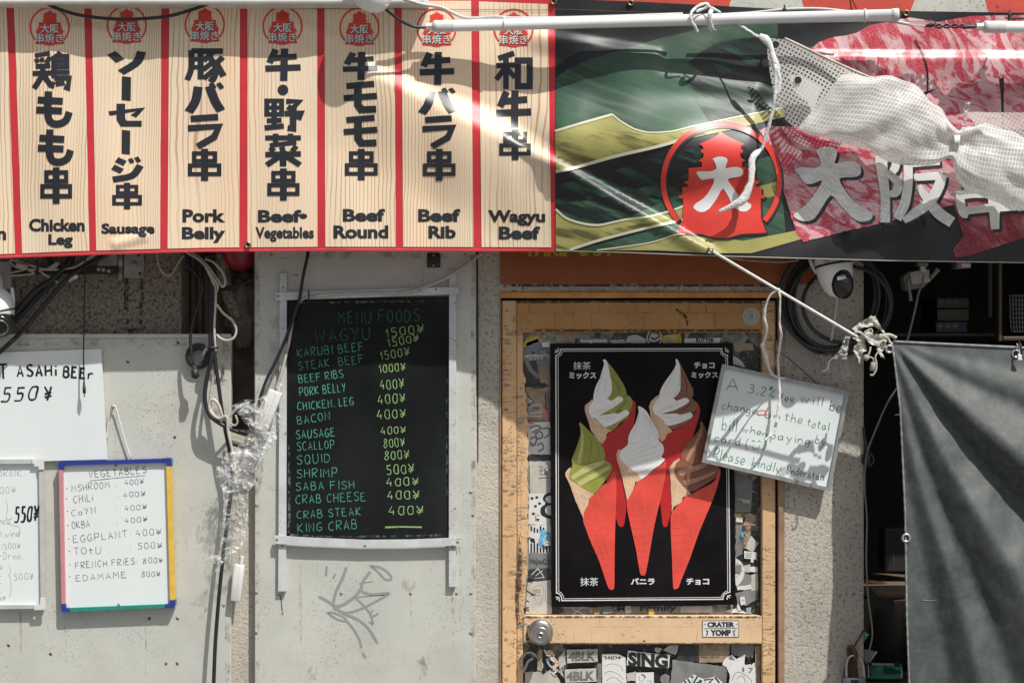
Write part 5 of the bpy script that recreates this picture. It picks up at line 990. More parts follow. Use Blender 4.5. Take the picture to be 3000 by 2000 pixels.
cols = [(-170, 18, -170, 44, [], [('n', -9, 676, 18, 703)], None),
 (40, 246, 65, 262, [('鶏', 197, 315, 425, 540), ('も', 215, 553, 432, 768), ('も', 225, 783, 440, 998), ('串', 240, 1012, 440, 1232)], [('Chicken', 175, 1322, 512, 1400), ('Leg', 292, 1415, 440, 1500)], (300, 165)),
 (268, 473, 282, 469, [('ソ', 665, 310, 872, 445), ('ー', 735, 465, 790, 608), ('セ', 655, 625, 865, 765), ('ー', 735, 788, 785, 932), ('ジ', 675, 950, 860, 1098), ('串', 675, 1105, 862, 1265)], [('Sausage', 613, 1350, 935, 1432)], (766, 155)),
 (496, 703, 491, 701, [('豚', 1128, 295, 1352, 488), ('バ', 1128, 503, 1350, 685), ('ラ', 1132, 700, 1340, 890), ('串', 1132, 900, 1342, 1093)], [('Pork', 1103, 1265, 1362, 1345), ('Belly', 1100, 1372, 1362, 1468)], (1238, 150)),
 (725, 929, 725, 930, [('牛', 55, 295, 272, 490), ('・', 128, 512, 198, 577), ('野', 52, 598, 276, 793), ('菜', 52, 808, 276, 1005), ('串', 65, 1018, 267, 1212)], [('Beef•', 12, 1268, 310, 1345), ('Vegetables', -4, 1372, 350, 1462)], (160, 160)),
 (951, 1155, 953, 1160, [('牛', 523, 315, 737, 485), ('モ', 530, 500, 735, 682), ('モ', 530, 705, 737, 885), ('串', 533, 900, 740, 1090)], [('Beef', 525, 1262, 780, 1340), ('Round', 468, 1362, 800, 1442)], (625, 168)),
 (1177, 1380, 1181, 1387, [('牛', 987, 315, 1200, 515), ('バ', 990, 535, 1203, 692), ('ラ', 1003, 708, 1203, 890), ('串', 1005, 900, 1210, 1093)], [('Beef', 980, 1263, 1235, 1342), ('Rib', 1042, 1365, 1208, 1442)], (1092, 172)),
 (1403, 1605, 1411, 1615, [('和', 1448, 318, 1665, 540), ('牛', 1450, 548, 1665, 770), ('串', 1467, 783, 1665, 968)], [('Wagyu', 1402, 1270, 1748, 1365), ('Beef', 1468, 1368, 1717, 1448)], (1557, 175))]
for i, (a, b, c, d, kj, en, em) in enumerate(cols):
    tp = btop((a + b) / 2) + (2 if i < 6 else 9); bt = lambda x: bbot(x) - 12.5
    c0 = bart('menu_column', [poly([(a, tp), (b, tp + (8 if i == 7 else 0)), (d, bt(d)), ((a + b + c + d) / 4, bt((c + d) / 2)), (c, bt(c))])], WOOD)
    f = y1 if i < 4 else y2
    le, la = [], []
    for ch, x0, y0, x1, yb in kj:
        (X0, Y0), (X1, Y1) = f([(x0, y0), (x1, yb)]); le += kanji(ch, X0, Y0, X1, Y1)
    for tx_, x0, y0, x1, yb in en:
        (X0, Y0), (X1, Y1) = ((x0, y0), (x1, yb)) if i == 0 else f([(x0, y0), (x1, yb)]); la.append(ptext(tx_, X0, Y0, X1, Y1, 0.042 if tx_ != 'Vegetables' else 0.034))
    if le: bart('japanese_lettering', le, RB, 0.0024, c0)
    bart('english_lettering', la, RB, 0.0024, c0)
    if em:
        (ex, ey), = f([em]); e0 = bart('emblem', emblem(ex, ey, 59), ERED, 0.0022, c0)
        tA = ptext('大阪', ex - 27, ey - 9, ex + 27, ey + 18, 0.022); tB = ptext('串焼き', ex - 41, ey + 19, ex + 40, ey + 46, 0.010)
        sh = [([(x + 1.8, y + 1.8) for x, y in t[0]], t[1]) for t in (tA, tB)]
        bart('emblem_shadow', sh, RB, 0.0029, c0); bart('emblem_lettering', [tA, tB], LWH, 0.0035, c0)
# the picture on the right
def streak_shade(name, base, ang, lo, hi):
    s = NT(name); s.fin(base, 0.42, 0, 0.5); rv = s.n('ShaderNodeVectorRotate', rotation_type='Y_AXIS'); s.l(s.pos, rv.inputs['Vector']); rv.inputs['Angle'].default_value = ang
    mm = s.n('ShaderNodeVectorMath', operation='MULTIPLY'); s.l(rv.outputs[0], mm.inputs[0]); mm.inputs[1].default_value = (0.5, 1, 4.0)
    t = s.n('ShaderNodeBsdfTransparent'); mx = s.n('ShaderNodeMixShader'); s.l(s.ramp(s.noise(9, 5, 0.6, mm.outputs[0]), lo, hi), mx.inputs[0]); s.l(t.outputs[0], mx.inputs[1]); s.l(s.b.outputs[0], mx.inputs[2]); s.l(mx.outputs[0], s.out.inputs[0]); return s.m
LEAF = vinyl('leaf_green', (0.034, 0.082, 0.051), 0.4, 5, 0.45, (0.078, 0.145, 0.09), (0.35, 1, 5.0, -0.35), 0.8, 9.0)
OLIV = vinyl('bamboo_olive', (0.32, 0.30, 0.095), 0.22, 7, 0.44, (0.43, 0.40, 0.16), (0.3, 1, 6.0, -0.25), 0.7, 12.0)
OLW = vinyl('bamboo_pale_edge', (0.62, 0.62, 0.45), 0.1, 9, 0.33)
bart('leaf_print', [poly(y3([(96, 460), (180, 400), (330, 340), (500, 290), (700, 230), (870, 190), (1000, 150), (1400, 90), (1420, 640), (1150, 690), (900, 742), (780, 770), (650, 778), (560, 755), (480, 710), (430, 670), (96, 764)]))], LEAF, 0.0012)
bart('leaf_print', [poly(y3([(96, 1200), (300, 1180), (450, 1150), (870, 1030), (1200, 960), (1430, 900), (1430, 1070), (850, 1208), (780, 1235), (650, 1270), (500, 1290), (350, 1320), (250, 1310), (160, 1280), (96, 1230)]))], LEAF, 0.0012)
bart('leaf_print', [poly(y3([(180, 1474), (500, 1398), (860, 1300), (1300, 1185), (1430, 1140), (1450, 1370), (1200, 1418), (960, 1383), (800, 1380), (650, 1430), (330, 1474)]))], LEAF, 0.0012)
bart('dark_leaf_print', [poly(y3([(960, 300), (1050, 255), (1200, 225), (1400, 215), (1400, 500), (1250, 490), (1100, 468), (960, 430), (880, 370)]))], NIGHT, 0.0019)
SHD = streak_shade('leaf_shade_print', (0.010, 0.016, 0.016), -0.35, 0.40, 0.60); SHB = streak_shade('bamboo_shade_print', (0.11, 0.10, 0.03), -0.28, 0.48, 0.72); GRS = streak_shade('leaf_sheen_print', (0.03, 0.085, 0.06), -0.35, 0.46, 0.66)
bart('leaf_shade_print', [poly(y3([(850, 480), (1000, 420), (1400, 480), (1420, 640), (1000, 718)])), poly(y3([(96, 1200), (300, 1180), (450, 1150), (870, 1030), (870, 1120), (500, 1290), (350, 1320), (160, 1280), (96, 1230)]))], SHD, 0.0020)
bart('leaf_sheen_print', [poly(y3([(96, 1090), (450, 1000), (760, 900), (1000, 860), (870, 1032), (450, 1152), (96, 1205)])), poly(y3([(870, 330), (1000, 250), (1200, 215), (1390, 215), (1390, 330), (1000, 470)]))], GRS, 0.0026)
bart('bamboo_print', [poly(y3([(93, 768), (430, 670), (480, 710), (560, 755), (650, 778), (780, 770), (900, 742), (1150, 690), (1440, 632), (1440, 690), (1150, 760), (870, 820), (700, 870), (450, 930), (200, 1000), (97, 1018)])),
   poly(y3([(97, 1228), (160, 1280), (250, 1310), (350, 1320), (500, 1290), (650, 1270), (780, 1235), (850, 1208), (1430, 1062), (1430, 1140), (1300, 1180), (860, 1300), (600, 1358), (350, 1422), (180, 1474), (97, 1474)])),
   poly(y3([(330, 1474), (650, 1430), (800, 1380), (960, 1383), (1200, 1418), (1450, 1370), (1800, 1290), (1800, 1330), (1500, 1420), (1250, 1490), (1000, 1490), (700, 1474)]))], OLIV, 0.0021)
bart('bamboo_shade_print', [poly(y3([(100, 850), (430, 760), (700, 800), (900, 770), (1150, 720), (1150, 755), (870, 816), (700, 866), (450, 926), (200, 996), (100, 1010)])), poly(y3([(100, 1340), (350, 1360), (650, 1310), (860, 1260), (860, 1296), (600, 1354), (350, 1418), (180, 1470), (100, 1470)]))], SHB, 0.0028)
bart('bamboo_edge', [ribbon(y3(q), w_, True) for q, w_ in (([(93, 772), (260, 722), (430, 674)], 7), ([(430, 674), (480, 714), (560, 760), (650, 780), (780, 773), (900, 745), (1150, 692), (1440, 634)], 4), ([(97, 1010), (200, 990), (450, 920), (700, 862), (870, 812)], 9), ([(97, 1232), (160, 1284), (250, 1314), (350, 1325), (500, 1294), (650, 1274), (780, 1239), (850, 1212)], 6), ([(180, 1470), (350, 1415), (600, 1350), (860, 1292)], 8), ([(340, 1472), (650, 1428), (800, 1381), (900, 1383)], 3))], OLW, 0.0036)
ME1 = marble_meat('marbled_meat', (0.70, 0.48, 0.49), (0.52, 0.035, 0.06), 0.45, 24, 0.45, 0.56); ME2 = marble_meat('marbled_meat_cut', (0.66, 0.42, 0.44), (0.48, 0.035, 0.07), 1.1, 30, 0.46, 0.57); ME3 = marble_meat('lean_meat', (0.45, 0.16, 0.19), (0.20, 0.012, 0.022), 0.8, 18, 0.36, 0.55)
bart('meat_slice_print', [poly(y4([(340, 300), (400, 250), (480, 220), (560, 210), (620, 195), (700, 150), (800, 130), (900, 110), (940, 105), (1100, 130), (1300, 95), (1608, 90), (2080, 80), (2080, 400), (1608, 400), (1540, 415), (1480, 460), (1300, 490), (1100, 520), (1000, 550), (900, 500), (700, 450), (600, 440), (450, 400), (380, 350)]))], ME1, 0.0016)
bart('meat_slice_print', [poly(y4([(1030, 560), (1100, 520), (1200, 490), (1460, 450), (1470, 550), (1480, 760), (1080, 760)]))], ME2, 0.0020)
bart('meat_slice_print', [poly(y4([(1490, 450), (1540, 410), (1608, 395), (2080, 395), (2080, 765), (1488, 760)]))], ME2, 0.0020)
bart('meat_slice_print', [poly(rag(y4([(50, 770), (110, 745), (230, 745), (450, 780), (700, 830), (900, 900), (1200, 950), (1260, 1190), (1000, 1250), (870, 1290), (600, 1352), (310, 1425), (270, 1380), (200, 1150), (130, 900)]), 1.5))], ME2, 0.0025)
bart('meat_slice_print', [poly(y4([(1190, 1200), (1608, 1100), (2080, 1000), (2080, 1300), (1608, 1400), (1300, 1500), (1205, 1522), (1190, 1470), (1250, 1390)]))], ME3, 0.0022)
bart('slice_gap', [ribbon(y4([(965, 235), (1015, 330), (1040, 430), (1040, 540)]), [2, 6, 5, 4], True)], NIGHT, 0.0028); bart('slice_gap', [ribbon(y4([(1462, 450), (1478, 560), (1486, 665)]), [2, 5, 4], True)], NIGHT, 0.0028)
e = emblem(1580 + 1072 * .4976, 1070 * .4976, 357 * .4976)
bart('emblem_shadow', [([(x + 6, y + 6) for x, y in v], f) for v, f in e], BLKP, 0.0040)
bart('emblem', e, ERED, 0.0046)
BIGDAI = [(1020, 935), (1060, 922), (1100, 930), (1108, 950), (1095, 990), (1130, 985), (1175, 985), (1200, 1005), (1195, 1035), (1150, 1045), (1110, 1055), (1130, 1090), (1185, 1165), (1248, 1205), (1230, 1238), (1190, 1245), (1140, 1210), (1085, 1110), (1050, 1160), (1000, 1230), (950, 1250), (908, 1225), (920, 1200), (970, 1165), (1010, 1110), (1030, 1050), (960, 1060), (935, 1035), (928, 1010), (1000, 1010), (1042, 995), (1035, 960)]
bart('emblem_lettering', [spoly(y3(BIGDAI), 2)], LWH, 0.0053)
DAI = [(380, 885), (420, 868), (480, 868), (508, 890), (500, 935), (495, 965), (560, 950), (620, 955), (648, 990), (642, 1030), (600, 1045), (520, 1050), (555, 1120), (610, 1190), (700, 1245), (718, 1265), (700, 1297), (640, 1305), (590, 1275), (520, 1200), (470, 1150), (420, 1220), (370, 1290), (310, 1303), (255, 1280), (260, 1255), (330, 1200), (390, 1120), (420, 1062), (370, 1080), (330, 1085), (300, 1060), (285, 1030), (255, 1000), (300, 985), (370, 990), (408, 975), (405, 935)]
ti = [spoly(y4(DAI), 2)] + [ribbon(y4(q), [k * 1.06 * .4975 for k in ws], True) for q, ws in (
  ([(765, 915), (772, 1000), (790, 1150), (790, 1310)], (70, 62, 52, 56)), ([(745, 985), (800, 925), (850, 925)], (60, 50, 40)), ([(855, 920), (850, 985), (825, 1030), (865, 1075), (855, 1130), (815, 1145)], (46, 46, 40, 50, 50, 36)),
  ([(930, 960), (1020, 955), (1110, 945)], (50, 46, 50)), ([(925, 955), (925, 1080), (905, 1200), (860, 1290)], (50, 52, 54, 50)), ([(960, 1045), (1050, 1040), (1130, 1030)], (40, 42, 50)), ([(1125, 1025), (1105, 1100), (1050, 1190), (960, 1260), (900, 1300)], (56, 58, 60, 52, 34)), ([(985, 1095), (1040, 1170), (1100, 1250), (1185, 1310)], (36, 52, 64, 60)),
  ([(1205, 1155), (1300, 1140), (1450, 1140), (1620, 1130)], (56, 50, 46, 44)), ([(1225, 1160), (1250, 1250), (1280, 1268)], (50, 50, 34)), ([(1270, 1240), (1400, 1225), (1560, 1215), (1700, 1200)], (44, 46, 46, 40)), ([(1430, 1050), (1432, 1200), (1438, 1350)], (66, 64, 46)), ([(1590, 1130), (1600, 1240)], (50, 50)))]
bart('title_shadow', [([(x + 8, y + 8) for x, y in v], f) for v, f in ti], BLKP, 0.0040)
bart('title_lettering', ti, vinyl('scuffed_white_lettering', (0.62, 0.62, 0.60), 0.14, 14, 0.4), 0.0052)
STI = plain('brown_thread', (0.10, 0.07, 0.05), 0.7)
bart('stitching', [ribbon([(x, btop(x) + (34 if x < 1640 else 30)) for x in range(-100, 3200, 60)], 1.5)], STI, 0.0040)
bart('stitching', [ribbon([(x, bbot(x) - 6) for x in range(-100, 1626, 60)], 1.3)], plain('pink_thread', (0.62, 0.22, 0.2), 0.7), 0.0030)
bart('stitching', [ribbon([(x, bbot(x) - 3) for x in range(1630, 3200, 60)], 2.0)], plain('pale_thread', (0.50, 0.46, 0.40), 0.7), 0.0030)
BRS = plain('dull_brass', (0.36, 0.30, 0.19), 0.35, 1.0)
def grommet(x, y, d, par, r=9.5, mat=None, hole=True):
    V, F = lathe(P(x, y, d), FR, [(0, r / 1000), (0.0022, r * 0.95 / 1000), (0.0034, r * 0.78 / 1000), (0.0028, r * 0.56 / 1000), (-0.0005, r * 0.52 / 1000)], 26)
    o = mk('grommet', V, F[:-2], mat or BRS, par, True)
    mk('eyelet_hole', *lathe(P(x, y, d), FR, [(0.0004, r * 0.56 / 1000), (0.0008, r * 0.5 / 1000)], 20), GAP, o)
    return o
for x, y in ((726, 717), (1622, 5), (1848, 9), (2080, 734), (2655, 39)): grommet(x, y, bd(x, y) + 0.0045, BN)
# ================================================================ red and white board, lamp housing and tubes along the top
UB = T('striped_header_board', 'speckled red and white striped board above the right half of the banner', 'board', P(2450, 90, 0.12))
RW1 = grime('white_board_paint', (0.56, 0.56, 0.50), 0.6, 0, 0.1, 10, 0.9, 120, (0.08, 0.07, 0.06), 0.2, (0.4, 0.38, 0.33), 0.1, 200, 0.001, None, 0.56)
RW2 = grime('red_board_paint', (0.60, 0.075, 0.045), 0.6, 0, 0.1, 10, 0.9, 120, (0.08, 0.03, 0.02), 0.2, (0.45, 0.06, 0.04), 0.1, 200, 0.001, None, 0.58)
MB().add(pbox(1700, -420, 3350, 110, 0.13, 0.10, 0.003)).mk('board', RW1, UB)
sheet('red_stripe', [poly(Z(0.42517, 2000, 0, q)) for q in ([(-800, -300), (-40, -300), (322, -300), (338, 0), (325, 15), (300, 300), (-800, 300)], [(850, -250), (1700, -250), (1600, 0), (1570, 75), (1500, 300), (880, 300), (835, 50), (822, 0)], [(2060, -120), (3000, -120), (3000, 300), (2200, 300), (2110, 85), (2085, 0)])], const(0.13), 0.0006, RW2, UB)
HS = T('white_lamp_housing', 'long white housing across the top left edge of the photo', 'lamp housing', P(600, 12, 0.28))
MB().add(pbox(-300, -160, 1252, 11, 0.272, 0.14, 0.006, None, 2)).mk('housing', WHITE2, HS)
MB().add(pbox(1237, -160, 1253, 12, 0.2755, 0.1385, 0.003)).mk('end_cap', WHITE, HS)
LP = T('hanging_lamp', 'rounded white plastic lamp head dipping into the top edge of the photo', 'lamp', P(1090, 30, 0.3))
hd = ell(P(1084, -34, 0.315), 0.058, 0.040, 0.072, 30, 18, Matrix.Rotation(R(-32), 3, 'Y'))
mk('lamp_head', *hd, WHITE, LP, True)
mk('collar', *lathe(P(1122, 14, 0.318), (0.55, 0, -0.85), [(0, 0.014), (0.010, 0.013), (0.012, 0.006)], 18), WHITE2, LP, True)
TW = grime('milky_tube', (0.78, 0.79, 0.78), 0.25, 0, 0.03, 12, 0.75, 60, (0.25, 0.24, 0.22), 0.12, (0.6, 0.6, 0.58), 0, 1, 0.001, None, 0.66)
TC = plain('tube_end_grey', (0.58, 0.58, 0.57), 0.35)
def lamp_tube(label, a, b, cap_at_left, cap_at_right, clips):
    A, Bp = P(*a), P(*b); ax = (Bp - A).normalized(); Ln = (Bp - A).length
    t = T('tube_lamp', label, 'tube lamp', (A + Bp) / 2, 'white tube lamps along the banner top')
    mk('tube', *lathe(A, ax, [(0.0, 0.0172), (0.001, 0.0160), (Ln - 0.001, 0.0160), (Ln, 0.0172)], 24), TW, t, True)
    if cap_at_left:
        mk('end_cap', *lathe(A, ax, [(-0.004, 0.0125), (0.0, 0.0170), (0.012, 0.0172), (0.0125, 0.0165), (0.054, 0.0172), (0.055, 0.0161)], 24), TC, t, True)
        mk('cable_gland', *lathe(A, ax, [(-0.024, 0.006), (-0.023, 0.0095), (-0.008, 0.0098), (-0.007, 0.012), (-0.003, 0.012)], 8), WHITE2, t)
    if cap_at_right: mk('end_cap', *lathe(Bp, ax, [(-0.020, 0.0161), (-0.019, 0.0182), (0.0, 0.018), (0.001, 0.013)], 24), TC, t, True)
    for f in clips: mk('clip', *lathe(A + ax * Ln * f, ax, [(-0.003, 0.0160), (-0.0028, 0.0188), (0.0028, 0.0188), (0.003, 0.0160)], 20), WHITE2, t, True)
    return t
lamp_tube('long white tube lamp running over the middle of the banner', (1272, 78, 0.262), (2632, 44, 0.30), True, True, (0.152, 0.928))
lamp_tube('white tube lamp cut off by the right edge of the photo', (2885, 79, 0.30), (3300, 84, 0.31), True, False, ())
cable('lamp_cable', 'short black cable from the lamp head to the long tube lamp', [(1120, 20, 0.315), (1145, 40, 0.30), (1175, 62, 0.285), (1210, 78, 0.27), (1250, 82, 0.262)], 0.0042, BLK)
cable('lamp_cable', 'grey cable running along the top of the long tube lamp', [(1165, -8, 0.29), (1200, 3, 0.285), (1240, 14, 0.275), (1290, 22, 0.268), (1325, 38, 0.264), (1360, 52, 0.262), (1400, 54, 0.262), (1450, 50, 0.262), (1510, 54, 0.262), (1700, 52, 0.263), (2000, 42, 0.266)], 0.0048, plain('light_grey_cable', (0.50, 0.51, 0.49), 0.45), None)
cable('lamp_cable', 'black cable sagging across the top of the first three menu columns', [(90, -8, 0.25), (128, 8, 0.245), (180, 30, 0.24), (250, 48, 0.236), (360, 57, 0.235), (480, 50, 0.236), (560, 30, 0.24), (620, 8, 0.245), (650, -10, 0.25)], 0.0048, BLK)
cable('lamp_cable', 'grey cable arching behind the right end of the long tube lamp', [(2060, 46, 0.268), (2200, 38, 0.27), (2300, 28, 0.27), (2400, 26, 0.272), (2500, 36, 0.275)], 0.0036, plain('pale_grey_cable', (0.52, 0.54, 0.53), 0.4))
jc = T('lamp_joint_cable', 'grey and twisted black wire joint between the two tube lamps', 'cable', P(2760, 80, 0.27))
mk('grey_sheath', *tube(pxs([(2560, 58, 0.282), (2610, 62, 0.282), (2665, 72, 0.282)]), 0.0048, 10), plain('sheath_grey', (0.46, 0.48, 0.47), 0.45), jc, True)
mk('cream_wire', *tube(pxs([(2662, 72, 0.282), (2690, 76, 0.283), (2715, 78, 0.283)]), 0.0016, 6), CABW, jc, True)
mk('taped_end', *tube(pxs([(2712, 77, 0.284), (2730, 74, 0.286), (2742, 66, 0.288)]), [0.004, 0.006, 0.002], 8), BLK, jc, True)
for ph in (0, math.pi): mk('black_wire', *tube([P(2738 + i * 4.2, 78 + 4.5 * math.sin(i * 0.55 + ph), 0.286 + 0.004 * math.cos(i * 0.55 + ph)) for i in range(21)], 0.0026, 8, 2), BLK, jc, True)
mk('heat_shrink', *tube(pxs([(2822, 79, 0.288), (2842, 79, 0.290), (2862, 79, 0.294)]), [0.006, 0.0062, 0.004], 10), plain('dark_sleeve', (0.06, 0.062, 0.065), 0.4), jc, True)
for lab, (x, y, d) in (('black cable tie on the long tube lamp', (2298, 30, 0.283)), ('black cable tie above the right tube lamp', (2958, 46, 0.292))):
    z = T('cable_tie', lab, 'cable tie', P(x, y + 15, d), 'black cable ties on the tube lamps')
    mk('tie', *tube(pxs([(x, y - 14, d - 0.01), (x + 1, y - 2, d), (x - 3, y + 10, d), (x - 2, y + 22, d - 0.01)]), 0.0028, 6), BLK, z, True)
    mk('tie_head', *wbox(P(x, y, d) - Vector((0.005, 0.004, 0.004)), P(x, y, d) + Vector((0.005, 0.004, 0.004)), 0.001), BLK, z)
cable('power_cable', 'black cord leading right from the cable tie above the right lamp', [(2945, 52, 0.29), (2960, 56, 0.292), (2990, 55, 0.30), (3060, 56, 0.31)], 0.003, BLK)
cable('thin_wire', 'thin dark wire curling down the red stripe of the header board', [(2494, -15, 0.135), (2500, 8, 0.137), (2506, 18, 0.138), (2509, 28, 0.137)], 0.0016, BLK)
# ================================================================ grey tarpaulin
GL = [(0, 0), (10, 0), (15, .35), (20, .1), (25, -.4), (29, .25), (33, .45), (40, .4), (43.5, -.3), (46, -1.1), (52.5, -1.15), (54, .45), (63, .4), (66, -.55), (72, -.8), (74.5, .32), (77, .3), (79, -.6), (82, -.6), (84, .12), (92, 0), (130, 0)]
GL = [(a, b * 0.86) for a, b in GL]; gl = lin(GL); FT = [0.0]
for i in range(1, 1321): FT.append(FT[-1] + gl(i / 10) * R(0.1))
def tq(x, y):
    r = math.hypot(x - 2604, y - 992); th = math.degrees(math.atan2(y - 992, x - 2604)); th += 5.5 * sst(r / 900) - 2.5
    th = min(129.9, max(0.0, th)); k = th * 10; i = int(k); f = FT[i] + (FT[i + 1] - FT[i]) * (k - i)
    d = 0.165 + 0.20 * ((y - 1000) / 1000) + 0.03 * sst((x - 2640) / 300) + r / 1000 * f * sst(r / 90)
    return d + 0.0035 * math.sin(x / 37 + y / 61) * sst(r / 300) + 0.003 * mnoise.noise(Vector((x / 45, y / 60, 3)))
tl = lin([(990, 2611), (1200, 2636), (1500, 2650), (1800, 2655), (2000, 2662), (2300, 2670)]); tt = lin([(2600, 999), (2680, 1003), (3000, 1018), (3300, 1026)])
TP = T('grey_tarpaulin', 'faded grey tarpaulin stretched over the stall opening at the right', 'tarpaulin', P(2900, 2200, 0.4))
TPM = tarp_mat()
V, F, N = [], [], []; nx, ny = 84, 150
for i in range(nx + 1):
    for j in range(ny + 1):
        t = j / ny; y = 1000 + 1180 * t; xl = tl(y) + 1.6 * mnoise.noise(Vector((y / 14, 0, 0))); x = xl + (3320 - xl) * (i / nx) ** 1.15; y += (tt(x) - 1000) * (1 - t); V.append(P(x, y, tq(x, y)))
for i in range(nx):
    for j in range(ny): k = i * (ny + 1) + j; F.append([k, k + 1, k + ny + 2, k + ny + 1])
mk('cloth', V, F, TPM, TP, True)
HEM = plain('tarp_hem', (0.20, 0.21, 0.205), 0.6, 0, None, 0.25)
mk('hem', *tube([P(x, tt(x) + 1, tq(x, tt(x) + 2) + 0.001) for x in range(2618, 3320, 25)], 0.0042, 8, 2), HEM, TP, True)
mk('hem', *tube([P(tl(y) + 1.5, y, tq(tl(y) + 2, y) + 0.0005) for y in range(1030, 2180, 14)], [0.0022 + 0.0014 * (i % 2) for i in range(83)][:len(range(1030, 2180, 14))], 6, 1), HEM, TP, True)
GAL = plain('zinc_eyelet', (0.52, 0.54, 0.54), 0.35, 0.8)
for x, y, r in ((2606, 1022, 13), (2655, 1575, 13.5), (2976, 1036, 13)): grommet(x, y, tq(x + 4, y) + 0.003, TP, r, GAL)
sheet('seam', [ribbon([(2622, 1215), (2640, 1213)], 2), ribbon([(2700, 1756), (2720, 1758), (2745, 1756)], 2)], tq, 0.002, HEM, TP)
zt_ = T('zip_tie', 'small white and black tie through the right eyelet of the tarpaulin', 'cable tie', P(2990, 1060, 0.2))
mk('tie', *tube(pxs([(2980, 1008, 0.21), (2988, 1020, 0.225), (2986, 1036, 0.226), (2990, 1050, 0.226)]), 0.003, 6), WHITE2, zt_, True)
mk('tie_head', *pbox(2982, 1038, 2996, 1056, 0.232, 0.224, 0.002), WHITE2, zt_)
mk('black_tie', *tube(pxs([(2985, 1000, 0.21), (2990, 1012, 0.228), (2996, 1050, 0.23)]), 0.0025, 6), BLK, zt_, True)
# ================================================================ rope, frayed strings
ROPE = grime('white_cord', (0.68, 0.67, 0.63), 0.6, 0, 0.1, 60, 0.4, 200, (0.3, 0.28, 0.25), 0.3, (0.5, 0.48, 0.42), 0.3, 500, 0.001)
rp = T('tie_rope', 'taut white cord from the banner eyelet down to the tarpaulin corner', 'rope', P(2340, 1000, 0.2))
mk('cord', *tube(pxs([(2078, 733, 0.285), (2083, 734, 0.312), (2100, 744, 0.306), (2300, 862, 0.245), (2500, 980, 0.215), (2520, 992, 0.21)]), 0.0042, 10, 5), ROPE, rp, True)
FRAY = film_mat('frayed_plastic', 0.62, (0.62, 0.61, 0.57), 130); FRAYD = grime('frayed_fibre', (0.46, 0.44, 0.38), 0.6, 0, 0.3, 90, 0.5, 200, (0.15, 0.13, 0.1), 0.4, (0.25, 0.22, 0.18), 0.5, 300)
def crumple(name, pts, d, amp, seed, mat, par, cut=9, sc=24):
    return sheet(name, [poly(rag(pts, 1.5))], lambda x, y: d + amp * mnoise.fractal(Vector((x / sc, y / sc, seed)), 0.9, 2.0, 3), 0, mat, par, cut)
z5 = lambda p: Z(0.2423, 2440, 740, p)
for i, q in enumerate(([(235, 920), (330, 840), (460, 765), (515, 770), (570, 870), (640, 980), (600, 960), (500, 890), (380, 900), (280, 945)], [(130, 1040), (150, 1015), (210, 1010), (190, 1150), (160, 1290), (100, 1285), (0, 1275), (60, 1200), (110, 1110)], [(320, 1010), (370, 980), (410, 1190), (360, 1200), (320, 1340), (300, 1280), (250, 1180), (260, 1120), (310, 1080), (240, 1035)],
    [(590, 1060), (660, 1010), (640, 1140), (590, 1200), (630, 1280), (580, 1260), (520, 1160)], [(380, 950), (440, 930), (500, 990), (560, 990), (600, 1060), (560, 1130), (470, 1110), (390, 1040)])): crumple('frayed_strip', z5(q), 0.215 + 0.004 * i, 0.012, i * 7, FRAY if i in (1,) else FRAYD, rp)
for q, r in (([(255, 965), (330, 970), (420, 1040), (520, 1100), (600, 1060), (660, 1000)], 0.004), ([(520, 1000), (580, 1020), (640, 990), (700, 1000), (770, 1030)], 0.005), ([(660, 1010), (690, 1080), (720, 1110)], 0.0035), ([(580, 1180), (520, 1250), (530, 1340), (520, 1420), (480, 1480), (450, 1470)], 0.0025), ([(560, 1010), (600, 1000), (660, 1030), (640, 990)], 0.005), ([(400, 950), (460, 920), (480, 960)], 0.002), ([(5, 1275), (-50, 1330), (-60, 1400), (-120, 1440)], 0.0008)):
    mk('knot_strand', *tube([Vector(p) + Vector((random.uniform(-1, 1), random.uniform(-1, 1), random.uniform(-1, 1))) * 0.001 for p in pxs(z5(q), 0.228)], r, 7, 6), FRAYD, rp, True)
TAPE = grime('white_plastic_ribbon', (0.66, 0.67, 0.66), 0.3, 0, 0.1, 80, 0.3, 200, (0.4, 0.4, 0.38), 0.3, (0.5, 0.5, 0.48), 0.6, 160, 0.004)
def ribbon3(name, pts, r, par, n=9, flat=0.45, seed=0, mat=None, amp=0.0018):
    V, F = tube(pxs(pts), r, n, 8, flat)
    V = [v + Vector((mnoise.noise(v * 70 + Vector((seed, 0, 0))), mnoise.noise(v * 70 + Vector((0, seed, 0))), mnoise.noise(v * 70 + Vector((0, 0, seed + 9))))) * amp for v in V]
    return mk(name, V, F, mat or TAPE, par, True)
ss = T('sign_string', 'crumpled white plastic string holding the tilted fee sign to the rope', 'string', P(2270, 1300, 0.2))
ribbon3('string', [(2285, 846, 0.253), (2262, 858, 0.25), (2245, 890, 0.24), (2240, 930, 0.23), (2246, 965, 0.22), (2238, 1000, 0.20), (2234, 1015, 0.19), (2244, 1045, 0.13), (2252, 1075, 0.09), (2262, 1095, 0.06), (2276, 1102, 0.05)], [0.003, 0.0035, 0.003, 0.005, 0.0035, 0.004, 0.006, 0.006, 0.004, 0.005, 0.003], ss, seed=1)
ribbon3('string', [(2280, 846, 0.256), (2286, 880, 0.25), (2284, 940, 0.23), (2288, 985, 0.21), (2280, 1050, 0.12), (2282, 1100, 0.065), (2284, 1150, 0.062), (2282, 1190, 0.066), (2276, 1230, 0.07), (2265, 1265, 0.075), (2240, 1290, 0.08)], [0.003, 0.0028, 0.003, 0.004, 0.003, 0.0035, 0.004, 0.0045, 0.004, 0.004, 0.003], ss, seed=2)
